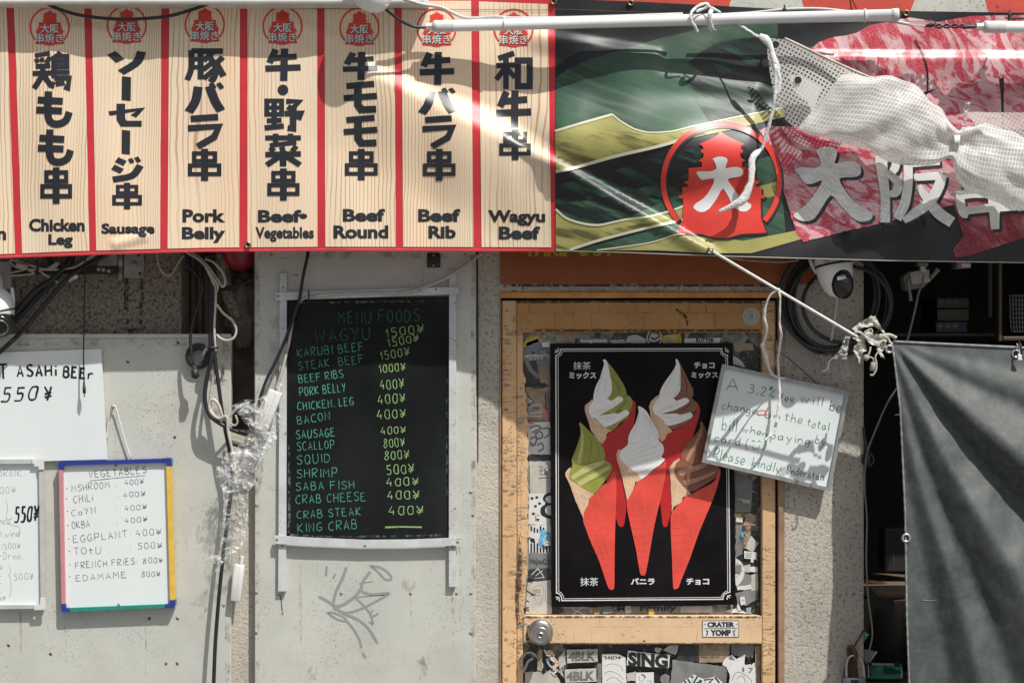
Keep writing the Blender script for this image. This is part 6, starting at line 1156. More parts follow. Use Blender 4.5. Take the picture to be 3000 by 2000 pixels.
ribbon3('knot', [(2262, 1094, 0.052), (2275, 1104, 0.06), (2290, 1108, 0.056), (2300, 1104, 0.05)], [0.002, 0.004, 0.003, 0.001], ss, seed=3)
bs = T('banner_string', 'crumpled white plastic string looped over the tube lamp and trailing over the emblem', 'string', P(2230, 600, 0.3))
for pts, rr in (([(2045, 95, 0.29), (2026, 60, 0.31), (2024, 40, 0.31), (2040, 22, 0.305), (2062, 12, 0.30), (2075, 14, 0.30), (2066, 24, 0.30), (2040, 34, 0.31)], 0.005),
    ([(2070, 14, 0.305), (2090, 26, 0.318), (2112, 38, 0.32)], 0.0045), ([(2085, 30, 0.32), (2078, 50, 0.325), (2085, 88, 0.30), (2100, 90, 0.28)], [0.009, 0.008, 0.012, 0.006]), ([(2160, 70, 0.285), (2200, 95, 0.31), (2230, 112, 0.335)], 0.0045),
    ([(2225, 105, 0.33), (2245, 118, 0.34), (2258, 140, 0.345), (2272, 190, 0.35), (2282, 240, 0.35), (2276, 280, 0.35)], [0.010, 0.016, 0.010, 0.013, 0.010, 0.006]), ([(2272, 190, 0.352), (2270, 280, 0.35), (2260, 340, 0.34), (2243, 400, 0.33), (2232, 440, 0.325)], [0.006, 0.006, 0.006, 0.007, 0.006]),
    ([(2232, 436, 0.325), (2205, 465, 0.335), (2200, 530, 0.34), (2180, 580, 0.34), (2150, 600, 0.34), (2105, 622, 0.335)], [0.006, 0.014, 0.012, 0.018, 0.013, 0.005])): ribbon3('string', pts, [q * 0.72 for q in rr] if isinstance(rr, list) else rr * 0.8, bs, seed=len(pts), amp=0.0022)
# ================================================================ rolled mesh sheet
NETA = net_mat('net_weave', 0.0105, 0.47, 0.16, (0.86, 0.86, 0.80)); NETB = net_mat('reinforced_film', 0.0098, 0.22, 0.54, (0.90, 0.90, 0.86))
RS = T('rolled_mesh_sheet', 'white reinforced mesh sheet, rolled and tied, hanging before the meat picture', 'sheet', P(2640, 600, 0.33))
secs = [((2470, 214), (2335, 380), 0.335, 0.030), ((2535, 219), (2400, 402), 0.335, 0.042), ((2598, 228), (2470, 418), 0.335, 0.05), ((2680, 268), (2560, 440), 0.335, 0.058), ((2745, 310), (2640, 475), 0.335, 0.05), ((2775, 352), (2732, 478), 0.335, 0.036), ((2806, 386), (2786, 462), 0.345, 0.022), ((2836, 378), (2806, 512), 0.34, 0.030), ((2885, 376), (2850, 556), 0.335, 0.046), ((2960, 392), (2920, 590), 0.335, 0.055), ((3060, 425), (3030, 615), 0.335, 0.055), ((3200, 470), (3170, 660), 0.335, 0.055)]
V, UV, F = [], [], []; NA = 40
sq = crom([(*a, *b, d, w_) for a, b, d, w_ in secs], 7); uacc = 0.0; pc = None
for i, (ax_, ay_, bx_, by_, d, hw) in enumerate(sq):
    c = ((ax_ + bx_) / 2, (ay_ + by_) / 2); 
    if pc: uacc += math.hypot(c[0] - pc[0], c[1] - pc[1]) / 1000
    pc = c; tie = math.exp(-((c[0] - 2797) / 60) ** 2)
    for j in range(NA + 1):
        a = 2 * math.pi * j / NA; k = math.cos(a); s_ = math.sin(a)
        t2 = math.exp(-abs(c[0] - 2797) / 120); wr = 1 + t2 * (0.16 * math.sin(9 * a + 1.3 * math.sin(c[0] / 50)) + 0.07 * math.sin(17 * a + 2)) + 0.13 * mnoise.noise(Vector((c[0] / 60, 1.6 * k, 1.6 * s_))) + 0.05 * math.sin(4 * a + c[0] / 45) + 0.025 * mnoise.noise(Vector((c[0] / 26, 3 * k, 3 * s_ + 7)))
        dd = d + 0.62 * hw * s_ * wr + 0.010 * math.sin(3 * a + c[0] / 30 + 2 * math.sin(c[0] / 70)) * (0.5 + tie) + 0.006 * mnoise.noise(Vector((c[0] / 40, c[1] / 40 + 3 * k, 5)))
        V.append(P(c[0] + (ax_ - bx_) / 2 * k * wr, c[1] + (ay_ - by_) / 2 * k * wr, dd)); UV.append((uacc, j / NA * 0.42 + 0.1 * uacc))
for i in range(len(sq) - 1):
    for j in range(NA): k = i * (NA + 1) + j; F.append([k, k + 1, k + NA + 2, k + NA + 1])
mk('rolled_part', V, F, NETB, RS, True, UV)
def netsheet(name, pts, dfn, mat, cut=12):
    o = sheet(name, [poly(pts)], dfn, 0, mat, RS, cut); me = o.data; l = me.uv_layers.new(name='UVMap')
    for lp in me.loops: v = me.vertices[lp.vertex_index].co; l.data[lp.index].uv = (v.x * 0.86 + v.z * -0.5, v.z * 0.86 + v.x * 0.5)
    return o
netsheet('open_flap', [(2250, 112), (2300, 116), (2330, 130), (2440, 180), (2556, 232), (2500, 300), (2420, 350), (2335, 380), (2300, 350), (2272, 300), (2258, 230), (2248, 160)], lambda x, y: 0.292 + 0.03 * math.sin((x - 2250) / 330 * 3.1), NETA)
netsheet('corner_flap', [(2310, 222), (2345, 220), (2408, 258), (2380, 330), (2365, 300), (2330, 270)], lambda x, y: 0.345, NETB)
netsheet('back_flap', [(2832, 329), (3200, 331), (3200, 470), (3000, 440), (2880, 400)], lambda x, y: 0.300 + 0.006 * math.sin(x / 40), NETB)
mk('hem_cord', *tube(pxs([(2298, 113, 0.325), (2340, 132, 0.33), (2440, 180, 0.34), (2560, 233, 0.345)]), 0.004, 8, 4), CABW, RS, True)
for i in range(5): mk('tie_string', *tube(pxs([(2795 + i * 4, 385, 0.345), (2798 + i * 3, 412, 0.375), (2797 + i * 2, 440, 0.36), (2794 + i, 470, 0.35)]), 0.0022, 6, 4), TAPE, RS, True)
crumple('tie_end', [(2812, 385), (2822, 350), (2825, 300), (2845, 300), (2838, 320), (2832, 345), (2826, 385)], 0.365, 0.01, 5, FRAY, RS)
for x, y, d in ((2272, 131, 0.318), (2338, 235, 0.350)): mk('eyelet_hole', *lathe(P(x, y, d), FR, [(0, 0.0098), (0.0008, 0.009)], 20), GAP, RS)
# ================================================================ steel hinge, bar and cables under the banner at the left
hb = T('wall_bracket', 'dark steel hinge with a bolted plate and a black flat bar under the banner', 'hinge', P(390, 820, 0))
MB().add(pbox(362, 700, 422, 815, 0.010, 0.001, 0.002)).mk('hinge_plate', GALV, hb)
MB().add(pbox(284, 700, 344, 781, 0.010, 0.001, 0.002)).mk('hinge_plate', GALV, hb)
m = MB()
for a, b in ((700, 742), (744, 782), (784, 822)): m.add(lathe(P(353, (a + b) / 2, 0.008), (0, 0, 1), [(-(b - a) / 2000, 0.008), ((b - a) / 2000, 0.008)], 16))
m.mk('hinge_pin', GALV, hb, True)
MB().add(pbox(30, 781, 344, 803, 0.016, 0.0105, 0.001)).mk('flat_bar', plain('black_painted_bar', (0.02, 0.018, 0.017), 0.55), hb)
for x, y in ((289, 789), (303, 790), (319, 794)): mk('rivet', *lathe(P(x, y, 0.016), FR, [(0, 0.006), (0.002, 0.0058), (0.004, 0.004), (0.003, 0.0025)], 14), plain('rivet_zinc', (0.40, 0.39, 0.36), 0.4, 0.6), hb, True)
mk('bolt', *lathe(P(393, 776, 0.010), FR, [(0, 0.013), (0.002, 0.0128), (0.0025, 0.0085), (0.008, 0.0083), (0.009, 0.006)], 6), GALV, hb)
for x, y in ((406, 748), (410, 801)): screw(x, y, 0.010, hb, 5, RUST)
G1 = 'black cables slanting down behind the left camera'
cable('black_cable', 'thick black cable bundle, uppermost of those behind the left camera', [(225, 715, 0.03), (210, 751, 0.035), (189, 783, 0.045), (147, 825, 0.05), (105, 852, 0.05), (63, 898, 0.05), (32, 930, 0.05), (-10, 985, 0.05)], 0.0105, BLK, group=G1)
cable('black_cable', 'thin black cable just below the thickest bundle behind the left camera', [(178, 800, 0.045), (158, 825, 0.05), (118, 865, 0.05), (80, 905, 0.05), (42, 945, 0.05), (-10, 990, 0.05)], 0.0062, BLK, group=G1)
cable('black_cable', 'black cable crossing the top left corner of the beer price board', [(330, 730, 0.03), (295, 755, 0.035), (232, 791, 0.05), (189, 825, 0.06), (126, 898, 0.07), (63, 972, 0.075), (-10, 1040, 0.08)], 0.0068, BLK, group=G1)
cable('black_cable', 'short black cable dropping from the banner to the flat bar', [(138, 715, 0.02), (143, 755, 0.025), (152, 778, 0.03)], 0.0085, BLK)
WC = T('white_cable_loops', 'off-white cable loops tied above the left camera', 'cable', P(110, 830, 0.04))
for q in ([(330, 725), (270, 750), (225, 780), (190, 787), (150, 790), (80, 788), (44, 780), (30, 766), (42, 762), (80, 774), (130, 788), (160, 782), (171, 772), (164, 772), (140, 786), (112, 790)], [(82, 786), (50, 795), (0, 805)], [(112, 791), (140, 810), (171, 828)], [(82, 790), (100, 800), (60, 806), (0, 810)]): mk('loop', *tube(pxs(q, 0.05 + 0.004 * random.random()), 0.0032, 8, 6), CABW, WC, True)
mk('inline_block', *pbox(45, 772, 80, 788, 0.064, 0.048, 0.002, R(10)), CABW, WC)
mk('cable_tie', *tube(pxs([(108, 760), (110, 775), (108, 800)], 0.060), 0.0034, 6), BLK, WC, True)
mk('cable_tie', *tube(pxs([(180, 772), (186, 778), (196, 786)], 0.062), 0.003, 6), BLK, WC, True)
ct = T('cable_plug', 'pale connector end poking out below the crossing black cables', 'connector', P(212, 815, 0.05))
mk('plug_body', *tube(pxs([(196, 823), (208, 818), (218, 812)], 0.055), [0.004, 0.006, 0.0055], 10), CABW, ct, True); mk('plug_ring', *tube(pxs([(217, 813), (228, 807)], 0.055), [0.0065, 0.005], 10), WHITE2, ct, True)
def dcplug(label, pts, r, pl):
    t = T('power_lead', label, 'cable', P(pts[-1][0], pts[-1][1], pts[-1][2]))
    mk('wire', *tube(pxs(pts), r, 8, 6), BLK, t, True)
    (x0, y0, d0), (x1, y1) = pts[-1], pl; ux, uy = x1 - x0, y1 - y0
    f = lambda k: (x0 + ux * k, y0 + uy * k, d0)
    mk('plug', *tube(pxs([f(0), f(0.3), f(0.31), f(0.75), f(0.76)]), [r * 1.3, r * 1.9, r * 2.3, r * 2.4, r * 1.6], 12, 1), BLKM, t, True)
    mk('metal_tip', *tube(pxs([f(0.76), f(1.0)]), r * 1.1, 10, 1), KN, t, True)
dcplug('thin black lead with a barrel plug hanging over the beer price board', [(248, 720, 0.055), (249, 800, 0.06), (247, 900, 0.064), (245, 1000, 0.066), (245, 1060, 0.068), (246, 1118, 0.070)], 0.0021, (247.5, 1162))
dcplug('black lead ending in a barrel plug over the black ring', [(540, 720, 0.05), (548, 770, 0.05), (575, 802, 0.06), (593, 830, 0.07), (588, 870, 0.075), (570, 925, 0.08), (558, 985, 0.082), (562, 1040, 0.084), (569, 1068, 0.085)], 0.0048, (574, 1118))
rg = T('black_ring', 'flat black plastic ring standing against the grey panel', 'ring', P(583, 1082, 0.03))
mk('ring', *lathe(P(583, 1043, 0.036), FR, [(0, 0.019), (0, 0.037), (0.010, 0.038), (0.016, 0.034), (0.016, 0.021), (0.010, 0.018), (0, 0.0185)], 32), BLKM, rg, True); ob = [o for o in rg.children][0]
bmx = bmesh.new(); bmx.from_mesh(ob.data); bmx.faces.ensure_lookup_table(); bmesh.ops.delete(bmx, geom=[f for f in bmx.faces if len(f.verts) > 4], context='FACES'); bmx.to_mesh(ob.data); bmx.free()
mk('tie_strap', *tube(pxs([(612, 1010, 0.058), (600, 1030, 0.057), (594, 1046, 0.055)]), [0.006, 0.005, 0.002], 6), CABW, rg, True)
# middle bundle
mb = T('black_cable_bundle', 'thick black cable bundle hanging between the two grey panels', 'cable', P(630, 2000, 0.08))
for q, r in (([(603, 715, 0.04), (612, 790, 0.06), (622, 860, 0.07), (624, 960, 0.08), (622, 1040, 0.085), (606, 1110, 0.085), (600, 1165, 0.085), (612, 1212, 0.085), (645, 1240, 0.082), (690, 1262, 0.08), (735, 1275, 0.08)], 0.0062), ([(612, 715, 0.045), (620, 800, 0.065), (630, 900, 0.075), (629, 1000, 0.085), (630, 1050, 0.085), (638, 1110, 0.082), (650, 1200, 0.08), (662, 1270, 0.08), (676, 1340, 0.08), (680, 1400, 0.08), (672, 1480, 0.08), (657, 1600, 0.08), (646, 1700, 0.08), (637, 1800, 0.08), (630, 1900, 0.08), (624, 2060, 0.08)], 0.0056), ([(620, 715, 0.04), (617, 800, 0.06), (616, 900, 0.07), (617, 1000, 0.08), (622, 1045, 0.085)], 0.0062)): mk('strand', *tube(pxs(q), r, 10, 6), BLK, mb, True)
for y in (1018, 888, 752): mk('cable_tie', *lathe(P(623 if y > 800 else 614, y, 0.080 if y > 1000 else 0.07), (0, 0, 1), [(-0.003, 0.006), (-0.0028, 0.0165), (0.0028, 0.0165), (0.003, 0.006)], 16), BLKM, mb, True)
for y0, x0 in ((1262, 700), (1296, 676)): mk('strain_relief', *tube(pxs([(x0 + i * 5, y0 + i * 1.6, 0.082) for i in range(12)]), [0.0062 if i % 2 else 0.0088 for i in range(12)], 12, 1), BLK, mb, True)
wb = T('white_cable_bundle', 'dirty white cables looping beside the black bundle down to the clear plastic', 'cable', P(650, 1340, 0.08))
for q, r in (([(535, 730, 0.05), (575, 748, 0.06), (605, 775, 0.07), (632, 812, 0.08), (648, 836, 0.085), (656, 838, 0.085), (660, 822, 0.085), (650, 795, 0.085), (625, 768, 0.08), (602, 758, 0.07)], 0.0035), ([(540, 735, 0.055), (590, 765, 0.07), (615, 800, 0.08), (630, 835, 0.085), (632, 880, 0.085), (628, 960, 0.088), (632, 1030, 0.088)], 0.0035), ([(550, 730, 0.05), (600, 770, 0.065), (622, 810, 0.085), (638, 838, 0.09), (632, 860, 0.09)], 0.0032), ([(545, 738, 0.05), (595, 772, 0.07), (628, 835, 0.088)], 0.0035), ([(634, 890, 0.085), (655, 918, 0.09), (680, 938, 0.092), (692, 965, 0.092), (686, 988, 0.092), (668, 997, 0.09), (648, 992, 0.085), (634, 980, 0.082)], 0.0036),
    ([(632, 1040, 0.08), (624, 1110, 0.078), (616, 1170, 0.078), (620, 1205, 0.08), (640, 1225, 0.085), (658, 1228, 0.085), (676, 1215, 0.085), (700, 1190, 0.085), (730, 1180, 0.08)], 0.0042), ([(652, 1222, 0.085), (640, 1185, 0.088), (625, 1170, 0.088), (614, 1180, 0.085), (616, 1205, 0.085), (640, 1226, 0.088), (664, 1220, 0.09), (668, 1260, 0.09), (676, 1300, 0.09), (684, 1335, 0.088)], 0.0046), ([(690, 1215, 0.085), (696, 1235, 0.088), (688, 1246, 0.088), (675, 1240, 0.085)], 0.003)): mk('strand', *tube(pxs(q), r, 9, 6), CABW, wb, True)
cable('white_cable', 'thin white cable sagging from the banner beside the steel hinge', [(461, 715, 0.02), (462, 765, 0.022), (478, 800, 0.024), (500, 805, 0.024), (520, 775, 0.022), (540, 745, 0.02)], 0.0028, CABW)
bal = T('red_float', 'round dark red ball wedged in the recess under the banner', 'ball', P(705, 795, -0.06))
mk('ball', *ell(P(705, 725, -0.06), 0.062, 0.05, 0.07, 30, 18), plain('dark_red_plastic', (0.30, 0.022, 0.03), 0.3), bal, True)
cable('recess_wire', 'black wire crossing the recess under the red ball', [(630, 850, -0.03), (670, 845, -0.03), (710, 830, -0.03), (750, 815, -0.02)], 0.005, BLK)
# cables to the adaptor beside the blackboard
cable('long_black_cable', 'black cable falling from the banner past the blackboard to the wrapped adaptor', [(906, 715, 0.05), (899, 760, 0.06), (888, 810, 0.066), (876, 880, 0.068), (850, 960, 0.07), (812, 1050, 0.072), (782, 1110, 0.075), (764, 1160, 0.08), (756, 1195, 0.08)], 0.0048, BLK)
cable('grey_cable', 'dirty grey cable running over the top rail of the blackboard', [(1422, 735, 0.03), (1370, 772, 0.045), (1310, 812, 0.055), (1230, 845, 0.062), (1170, 857, 0.060), (1090, 858, 0.058), (1000, 860, 0.058), (920, 868, 0.058), (890, 874, 0.057), (872, 895, 0.055), (856, 950, 0.054), (845, 1010, 0.056), (828, 1080, 0.062), (816, 1120, 0.068), (810, 1140, 0.072)], 0.0042, CABW)
mk('cable_tie', *tube(pxs([(904, 850, 0.058), (905, 868, 0.062), (903, 884, 0.055)]), 0.0022, 6), BLK, Mb, True)
def adaptor(label, cx, cy, wd, ht, rot, d, relief):
    t = T('inline_switch', label, 'inline switch', P(cx, cy + ht / 2, d), 'white inline switch boxes on the cables')
    M = Matrix.Rotation(R(rot), 4, 'Y')
    def loc(vf): return [P(cx, cy, d) + (M @ v) for v in vf[0]], vf[1]
    w_, h_ = wd / 2000, ht / 2000
    mk('case', *loc(wbox((-w_, -0.011, -h_), (w_, 0.011, h_), 0.004, None, 2)), WHITE2, t, True)
    mk('seam', *loc(wbox((w_ * 0.15, -0.0114, -h_ * 0.97), (w_ * 0.2, -0.0105, h_ * 0.9))), CABW, t)
    mk('strain_relief', *loc(tube([Vector((w_ * 0.3, 0, h_ + 0.003 * i)) for i in range(9)], [0.0052 if i % 2 else 0.0068 for i in range(9)], 10, 1)), WHITE2, t, True)
adaptor('white inline switch box standing in the clear plastic beside the blackboard', 787, 1203, 40, 122, 21, 0.085, 1)
adaptor('white inline switch box hanging low beside the grey steel door', 696, 1706, 31, 108, 6, 0.045, 1)
cable('white_lead', 'dirty white lead from the clear plastic down to the low switch box', [(694, 1400, 0.075), (702, 1470, 0.06), (706, 1540, 0.052), (705, 1600, 0.048), (704, 1640, 0.046)], 0.003, CABW)
WR = T('clear_plastic_wrap', 'crumpled clear plastic wrapped round the cables beside the blackboard', 'plastic wrap', P(700, 1660, 0.08))
FILM = film_mat('clear_film', 0.22, (0.84, 0.86, 0.86), 32); FILM2 = film_mat('thin_clear_film', 0.17, (0.84, 0.86, 0.86), 28)
w8 = lambda p: [(700 + (x - 700) * 1.14, 1380 + (y - 1380) * 1.05) for x, y in Z(0.4592, 520, 1100, p)]
def crumple2(name, pts, d, amp, seed, mat, cut=8, sc=26):
    return sheet(name, [poly(rag(pts, 2.5))], lambda x, y: d + amp * mnoise.fractal(Vector((x / sc, y / sc, seed)), 0.8, 2.1, 2) - 0.4 * amp * abs(mnoise.noise(Vector((x / sc * 1.6, y / sc * 1.6, seed + 5)))), 0, mat, WR, cut)
crumple2('film', w8([(350, 215), (420, 180), (490, 170), (540, 150), (560, 200), (520, 300), (620, 240), (625, 290), (600, 450), (540, 480), (500, 560), (480, 620), (485, 690), (440, 725), (330, 735), (300, 690), (330, 620), (300, 600), (320, 500), (370, 470), (460, 370), (420, 280)]), 0.105, 0.022, 1, FILM)
crumple2('film', w8([(300, 540), (340, 500), (420, 470), (500, 440), (590, 380), (560, 480), (480, 570), (484, 690), (400, 730), (310, 740), (260, 640), (262, 580), (300, 570)]), 0.122, 0.02, 8, FILM)
crumple2('film', w8([(310, 735), (420, 720), (445, 850), (440, 1000), (400, 1090), (330, 1120), (280, 1220), (240, 1230), (290, 1170), (190, 1168), (240, 1110), (300, 1050), (275, 950), (300, 880)]), 0.100, 0.02, 15, FILM2)
crumple2('film', w8([(365, 230), (480, 190), (520, 260), (480, 340), (430, 320)]), 0.098, 0.014, 21, FILM)
# ================================================================ security cameras
LENS = plain('lens_black', (0.006, 0.006, 0.007), 0.08); GLB = plain('gloss_black', (0.012, 0.012, 0.013), 0.18)
sc1 = T('security_camera', 'white security camera cut by the left edge, lens and aerial in view', 'security camera', P(-20, 980, 0.1))
mk('bracket', *pbox(-60, 766, 30, 846, 0.03, 0.002, 0.004, None, 2), plain('grey_bracket', (0.42, 0.43, 0.43), 0.4), sc1, True)
mk('neck', *lathe(P(-18, 860, 0.09), (0, 0, 1), [(-0.02, 0.030), (0.02, 0.026), (0.06, 0.022)], 24), WHITE2, sc1, True)
mk('shell', *ell(P(-18, 905, 0.10), 0.058, 0.062, 0.068, 36, 22), WHITE, sc1, True)
mk('seam_ring', *tube([P(-18, 905, 0.10) + Vector((math.cos(a) * 0.0575, math.sin(a) * 0.0605, -0.004 - 0.018 * -math.cos(a) * 0.9 - 0.012)) for a in [2 * math.pi * i / 40 for i in range(41)]], 0.0026, 6, 1, 1.0, False), BLK, sc1, True)
lc = P(2, 950, 0.128); la = Vector((0.12, -0.85, -0.42))
mk('lens_ring', *lathe(lc, la, [(-0.03, 0.036), (0.012, 0.036), (0.020, 0.031), (0.022, 0.026)], 32), GLB, sc1, True)
mk('lens_trim', *lathe(lc, la, [(0.021, 0.0245), (0.0232, 0.0245), (0.0234, 0.0228), (0.022, 0.0225)], 32), STEEL, sc1, True)
mk('lens', *lathe(lc, la, [(0.0215, 0.0222), (0.0222, 0.016), (0.0235, 0.010), (0.024, 0.004)], 32), LENS, sc1, True)
mk('aerial', *tube(pxs([(35, 842), (37, 868), (39, 895)], 0.085), [0.0045, 0.0062, 0.0052], 12, 4), WHITE, sc1, True)
sc2 = T('security_camera', 'white and black dome camera hanging beneath the banner above the pillar', 'security camera', P(2440, 880, 0.1))
ax2 = Vector((0.16, -0.10, -0.98)).normalized(); c2 = P(2436, 745, 0.135)
mk('shell', *lathe(c2, ax2, [(-0.03, 0.046), (0.0, 0.0505), (0.03, 0.053), (0.055, 0.051), (0.080, 0.046), (0.102, 0.037), (0.117, 0.025), (0.124, 0.010)], 40), WHITE, sc2, True)
mk('seam_ring', *lathe(c2, ax2, [(0.028, 0.05), (0.0282, 0.0538), (0.0345, 0.0535), (0.0347, 0.05)], 40), BLK, sc2, True)
mf = Matrix.Rotation(R(-10), 3, 'Y')
mk('face', *ell(P(2466, 829, 0.170), 0.0325, 0.034, 0.046, 30, 20, mf), GLB, sc2, True)
mk('face_label', *[v for v in (lambda q: (q, [[0, 1, 2, 3]]))([P(2452, 810, 0.2042), P(2477, 805, 0.2042), P(2479, 816, 0.2045), P(2454, 821, 0.2045)])], plain('pale_label', (0.30, 0.30, 0.30), 0.5), sc2)
fx = lambda x, y: 0.135 + 0.0537
sheet('lettering', [ptext('tapo', 2411, 763, 2431, 772, 0.03, 0, -2)], lambda x, y: 0.135 + math.sqrt(max(0.0, 0.0525 ** 2 - ((x - 2441) / 1000) ** 2)) + 0.0018, 0, plain('grey_mark', (0.35, 0.35, 0.35), 0.5), sc2)
mk('side_fin', *tube(pxs([(2371, 752, 0.13), (2379, 775, 0.135), (2389, 800, 0.14)]), [0.004, 0.006, 0.002], 8, 4), WHITE2, sc2, True)
mk('pivot', *lathe(P(2494, 765, 0.135), (1, 0, 0), [(-0.008, 0.010), (0.002, 0.010), (0.004, 0.007)], 18), WHITE2, sc2, True)
cable('white_lead', 'white lead hanging from the dome camera in front of the pillar', [(2452, 860, 0.11), (2450, 900, 0.10), (2444, 940, 0.08), (2437, 985, 0.06), (2433, 1010, 0.03)], 0.0038, plain('grey_white_lead', (0.45, 0.45, 0.43), 0.5))
# coil of black cable behind it
cc = T('coiled_black_cable', 'coil of black cable hung on the pillar behind the dome camera', 'cable', P(2430, 1030, 0.03))
for i, (cx, cy, rx, ry, rot) in enumerate(((2440, 878, 132, 150, 8), (2448, 886, 150, 155, 4), (2445, 872, 118, 148, 12), (2462, 890, 150, 140, 0), (2430, 868, 145, 158, 10), (2480, 892, 128, 112, 0))):
    pts = []
    for k in range(37):
        a = 2 * math.pi * k / 36; x = rx * math.cos(a); y = ry * math.sin(a); r_ = R(rot); pts.append(P(cx + x * math.cos(r_) - y * math.sin(r_), cy + x * math.sin(r_) + y * math.cos(r_), 0.022 + 0.006 * i + 0.006 * math.sin(3 * a + i)))
    mk('turn', *tube(pts, 0.0058, 8, 2, 1, False), BLK, cc, True)
cable('thin_black_wire', 'thin black wire slanting from the door hinge across the pillar', [(2280, 1030, 0.05), (2310, 1050, 0.03), (2352, 1085, 0.02), (2392, 1122, 0.02)], 0.0016, BLK)
cable('thin_white_line', 'thin white line under the banner hem by the long cord', [(2135, 755, 0.2), (2200, 764, 0.18), (2290, 768, 0.15), (2340, 762, 0.12)], 0.0015, CABW)
# clear ribbons on the pillar
fp = T('clear_plastic_strips', 'dull clear plastic strips fluttering against the pillar left of the tarpaulin corner', 'plastic strip', P(2450, 1110, 0.03))
z20 = lambda p: Z(0.37, 2050, 720, p)
for i, q in enumerate(([(940, 870), (1010, 830), (1100, 860), (1090, 1000), (1020, 1010), (990, 930)], [(1100, 900), (1180, 900), (1200, 1010), (1165, 1070), (1120, 1065)], [(640, 830), (700, 880), (690, 950), (600, 960), (555, 910), (640, 890)])):
    sheet('strip', [poly(rag(z20(q), 1.5))], (lambda s: lambda x, y: 0.045 + 0.012 * mnoise.fractal(Vector((x / 24, y / 24, s)), 0.9, 2, 3))(i * 4), 0, film_mat('dull_strip', 0.22, (0.6, 0.58, 0.55), 80) if i == 0 else bpy.data.materials['dull_strip'], fp, 9)
lp_ = T('pale_toggle', 'two pale plastic toggles dangling from the tarpaulin corner knot', 'toggle', P(2560, 1110, 0.15))
for q in ([(1305, 900), (1330, 870)], [(1365, 990), (1378, 920)]):
    a, b = z20(q); mk('toggle', *tube(pxs([a, lerp(a, b, .1), lerp(a, b, .9), b], 0.16), [0.005, 0.0085, 0.0085, 0.005], 12, 1), plain('dirty_toggle', (0.34, 0.33, 0.30), 0.5), lp_, True)
mk('loop', *tube(pxs(z20([(1330, 870), (1345, 840), (1352, 800)]), 0.16), 0.003, 7, 4), CABW, lp_, True); mk('loop', *tube(pxs(z20([(1335, 875), (1370, 890), (1378, 920)]), 0.16), 0.0022, 7, 4), CABW, lp_, True)
# ================================================================ inside the opening
z25 = lambda p: Z(0.37, 2450, 720, p)
ID = -0.42
plug = T('plug_adaptor', 'dim white multi plug adaptor hanging inside the dark opening', 'plug adaptor', P(2690, 850, -0.15))
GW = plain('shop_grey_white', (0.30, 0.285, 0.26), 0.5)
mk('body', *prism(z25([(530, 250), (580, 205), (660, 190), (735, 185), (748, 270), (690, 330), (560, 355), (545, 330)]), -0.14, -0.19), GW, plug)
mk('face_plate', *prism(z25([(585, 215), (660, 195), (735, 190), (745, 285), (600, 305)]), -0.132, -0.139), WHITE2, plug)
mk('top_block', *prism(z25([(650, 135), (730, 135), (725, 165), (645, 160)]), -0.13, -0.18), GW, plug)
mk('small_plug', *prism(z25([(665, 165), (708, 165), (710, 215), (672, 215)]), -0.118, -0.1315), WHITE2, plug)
mk('aerial', *tube(pxs(z25([(565, 270), (575, 340), (592, 438)]), -0.12), [0.007, 0.005, 0.0055], 8, 3), GW, plug, True)
mk('aerial', *tube(pxs(z25([(745, 260), (770, 230), (805, 185)]), -0.12), [0.006, 0.006, 0.008], 8, 3), GW, plug, True)
cable('plug_lead', 'pale lead running from the dark plug adaptor down behind the tarpaulin edge', [(*p, -0.115) for p in z25([(692, 215), (688, 270), (650, 380), (620, 520), (590, 640), (560, 760)])], 0.0032, GW)
shf = T('back_shelf', 'dark wooden shelf with posts inside the stall opening', 'shelf', P(2800, 1000, ID))
SHW = plain('dark_shelf_wood', (0.04, 0.032, 0.024), 0.6)
mk('board', *pbox(2600, 975, 2925, 985, ID + 0.12, ID - 0.2, 0.002), SHW, shf)
mk('post', *pbox(2895, 560, 2908, 930, ID + 0.1, ID + 0.07, 0.002), SHW, shf)
pf = T('picture_frame', 'dull gilt frame edge inside the opening at the right', 'frame', P(2960, 1000, ID))
FRB = plain('dull_gilt', (0.10, 0.08, 0.05), 0.45, 0.3)
mk('frame_side', *pbox(2925, 600, 2937, 1000, ID + 0.19, ID + 0.15, 0.003), FRB, pf); mk('frame_bottom', *pbox(2938, 985, 3200, 998, ID + 0.19, ID + 0.15, 0.003), FRB, pf)
wbk = T('wire_basket', 'pale wire basket inside the gilt frame', 'basket', P(2985, 975, ID))
for i in range(7): mk('wire', *tube(pxs([(2958 + i * 9, 862, ID + 0.1), (2962 + i * 8.4, 960, ID + 0.1), (2976 + i * 7, 972, ID + 0.1)]), 0.0016, 6, 3), GW, wbk, True)
for i in range(8): mk('wire', *tube(pxs([(2956 + i, 866 + i * 13, ID + 0.102), (3018 - i, 866 + i * 13, ID + 0.102)]), 0.0013, 6, 1), GW, wbk, True)
GT = 'patterned boxes stacked on the dark shelf'
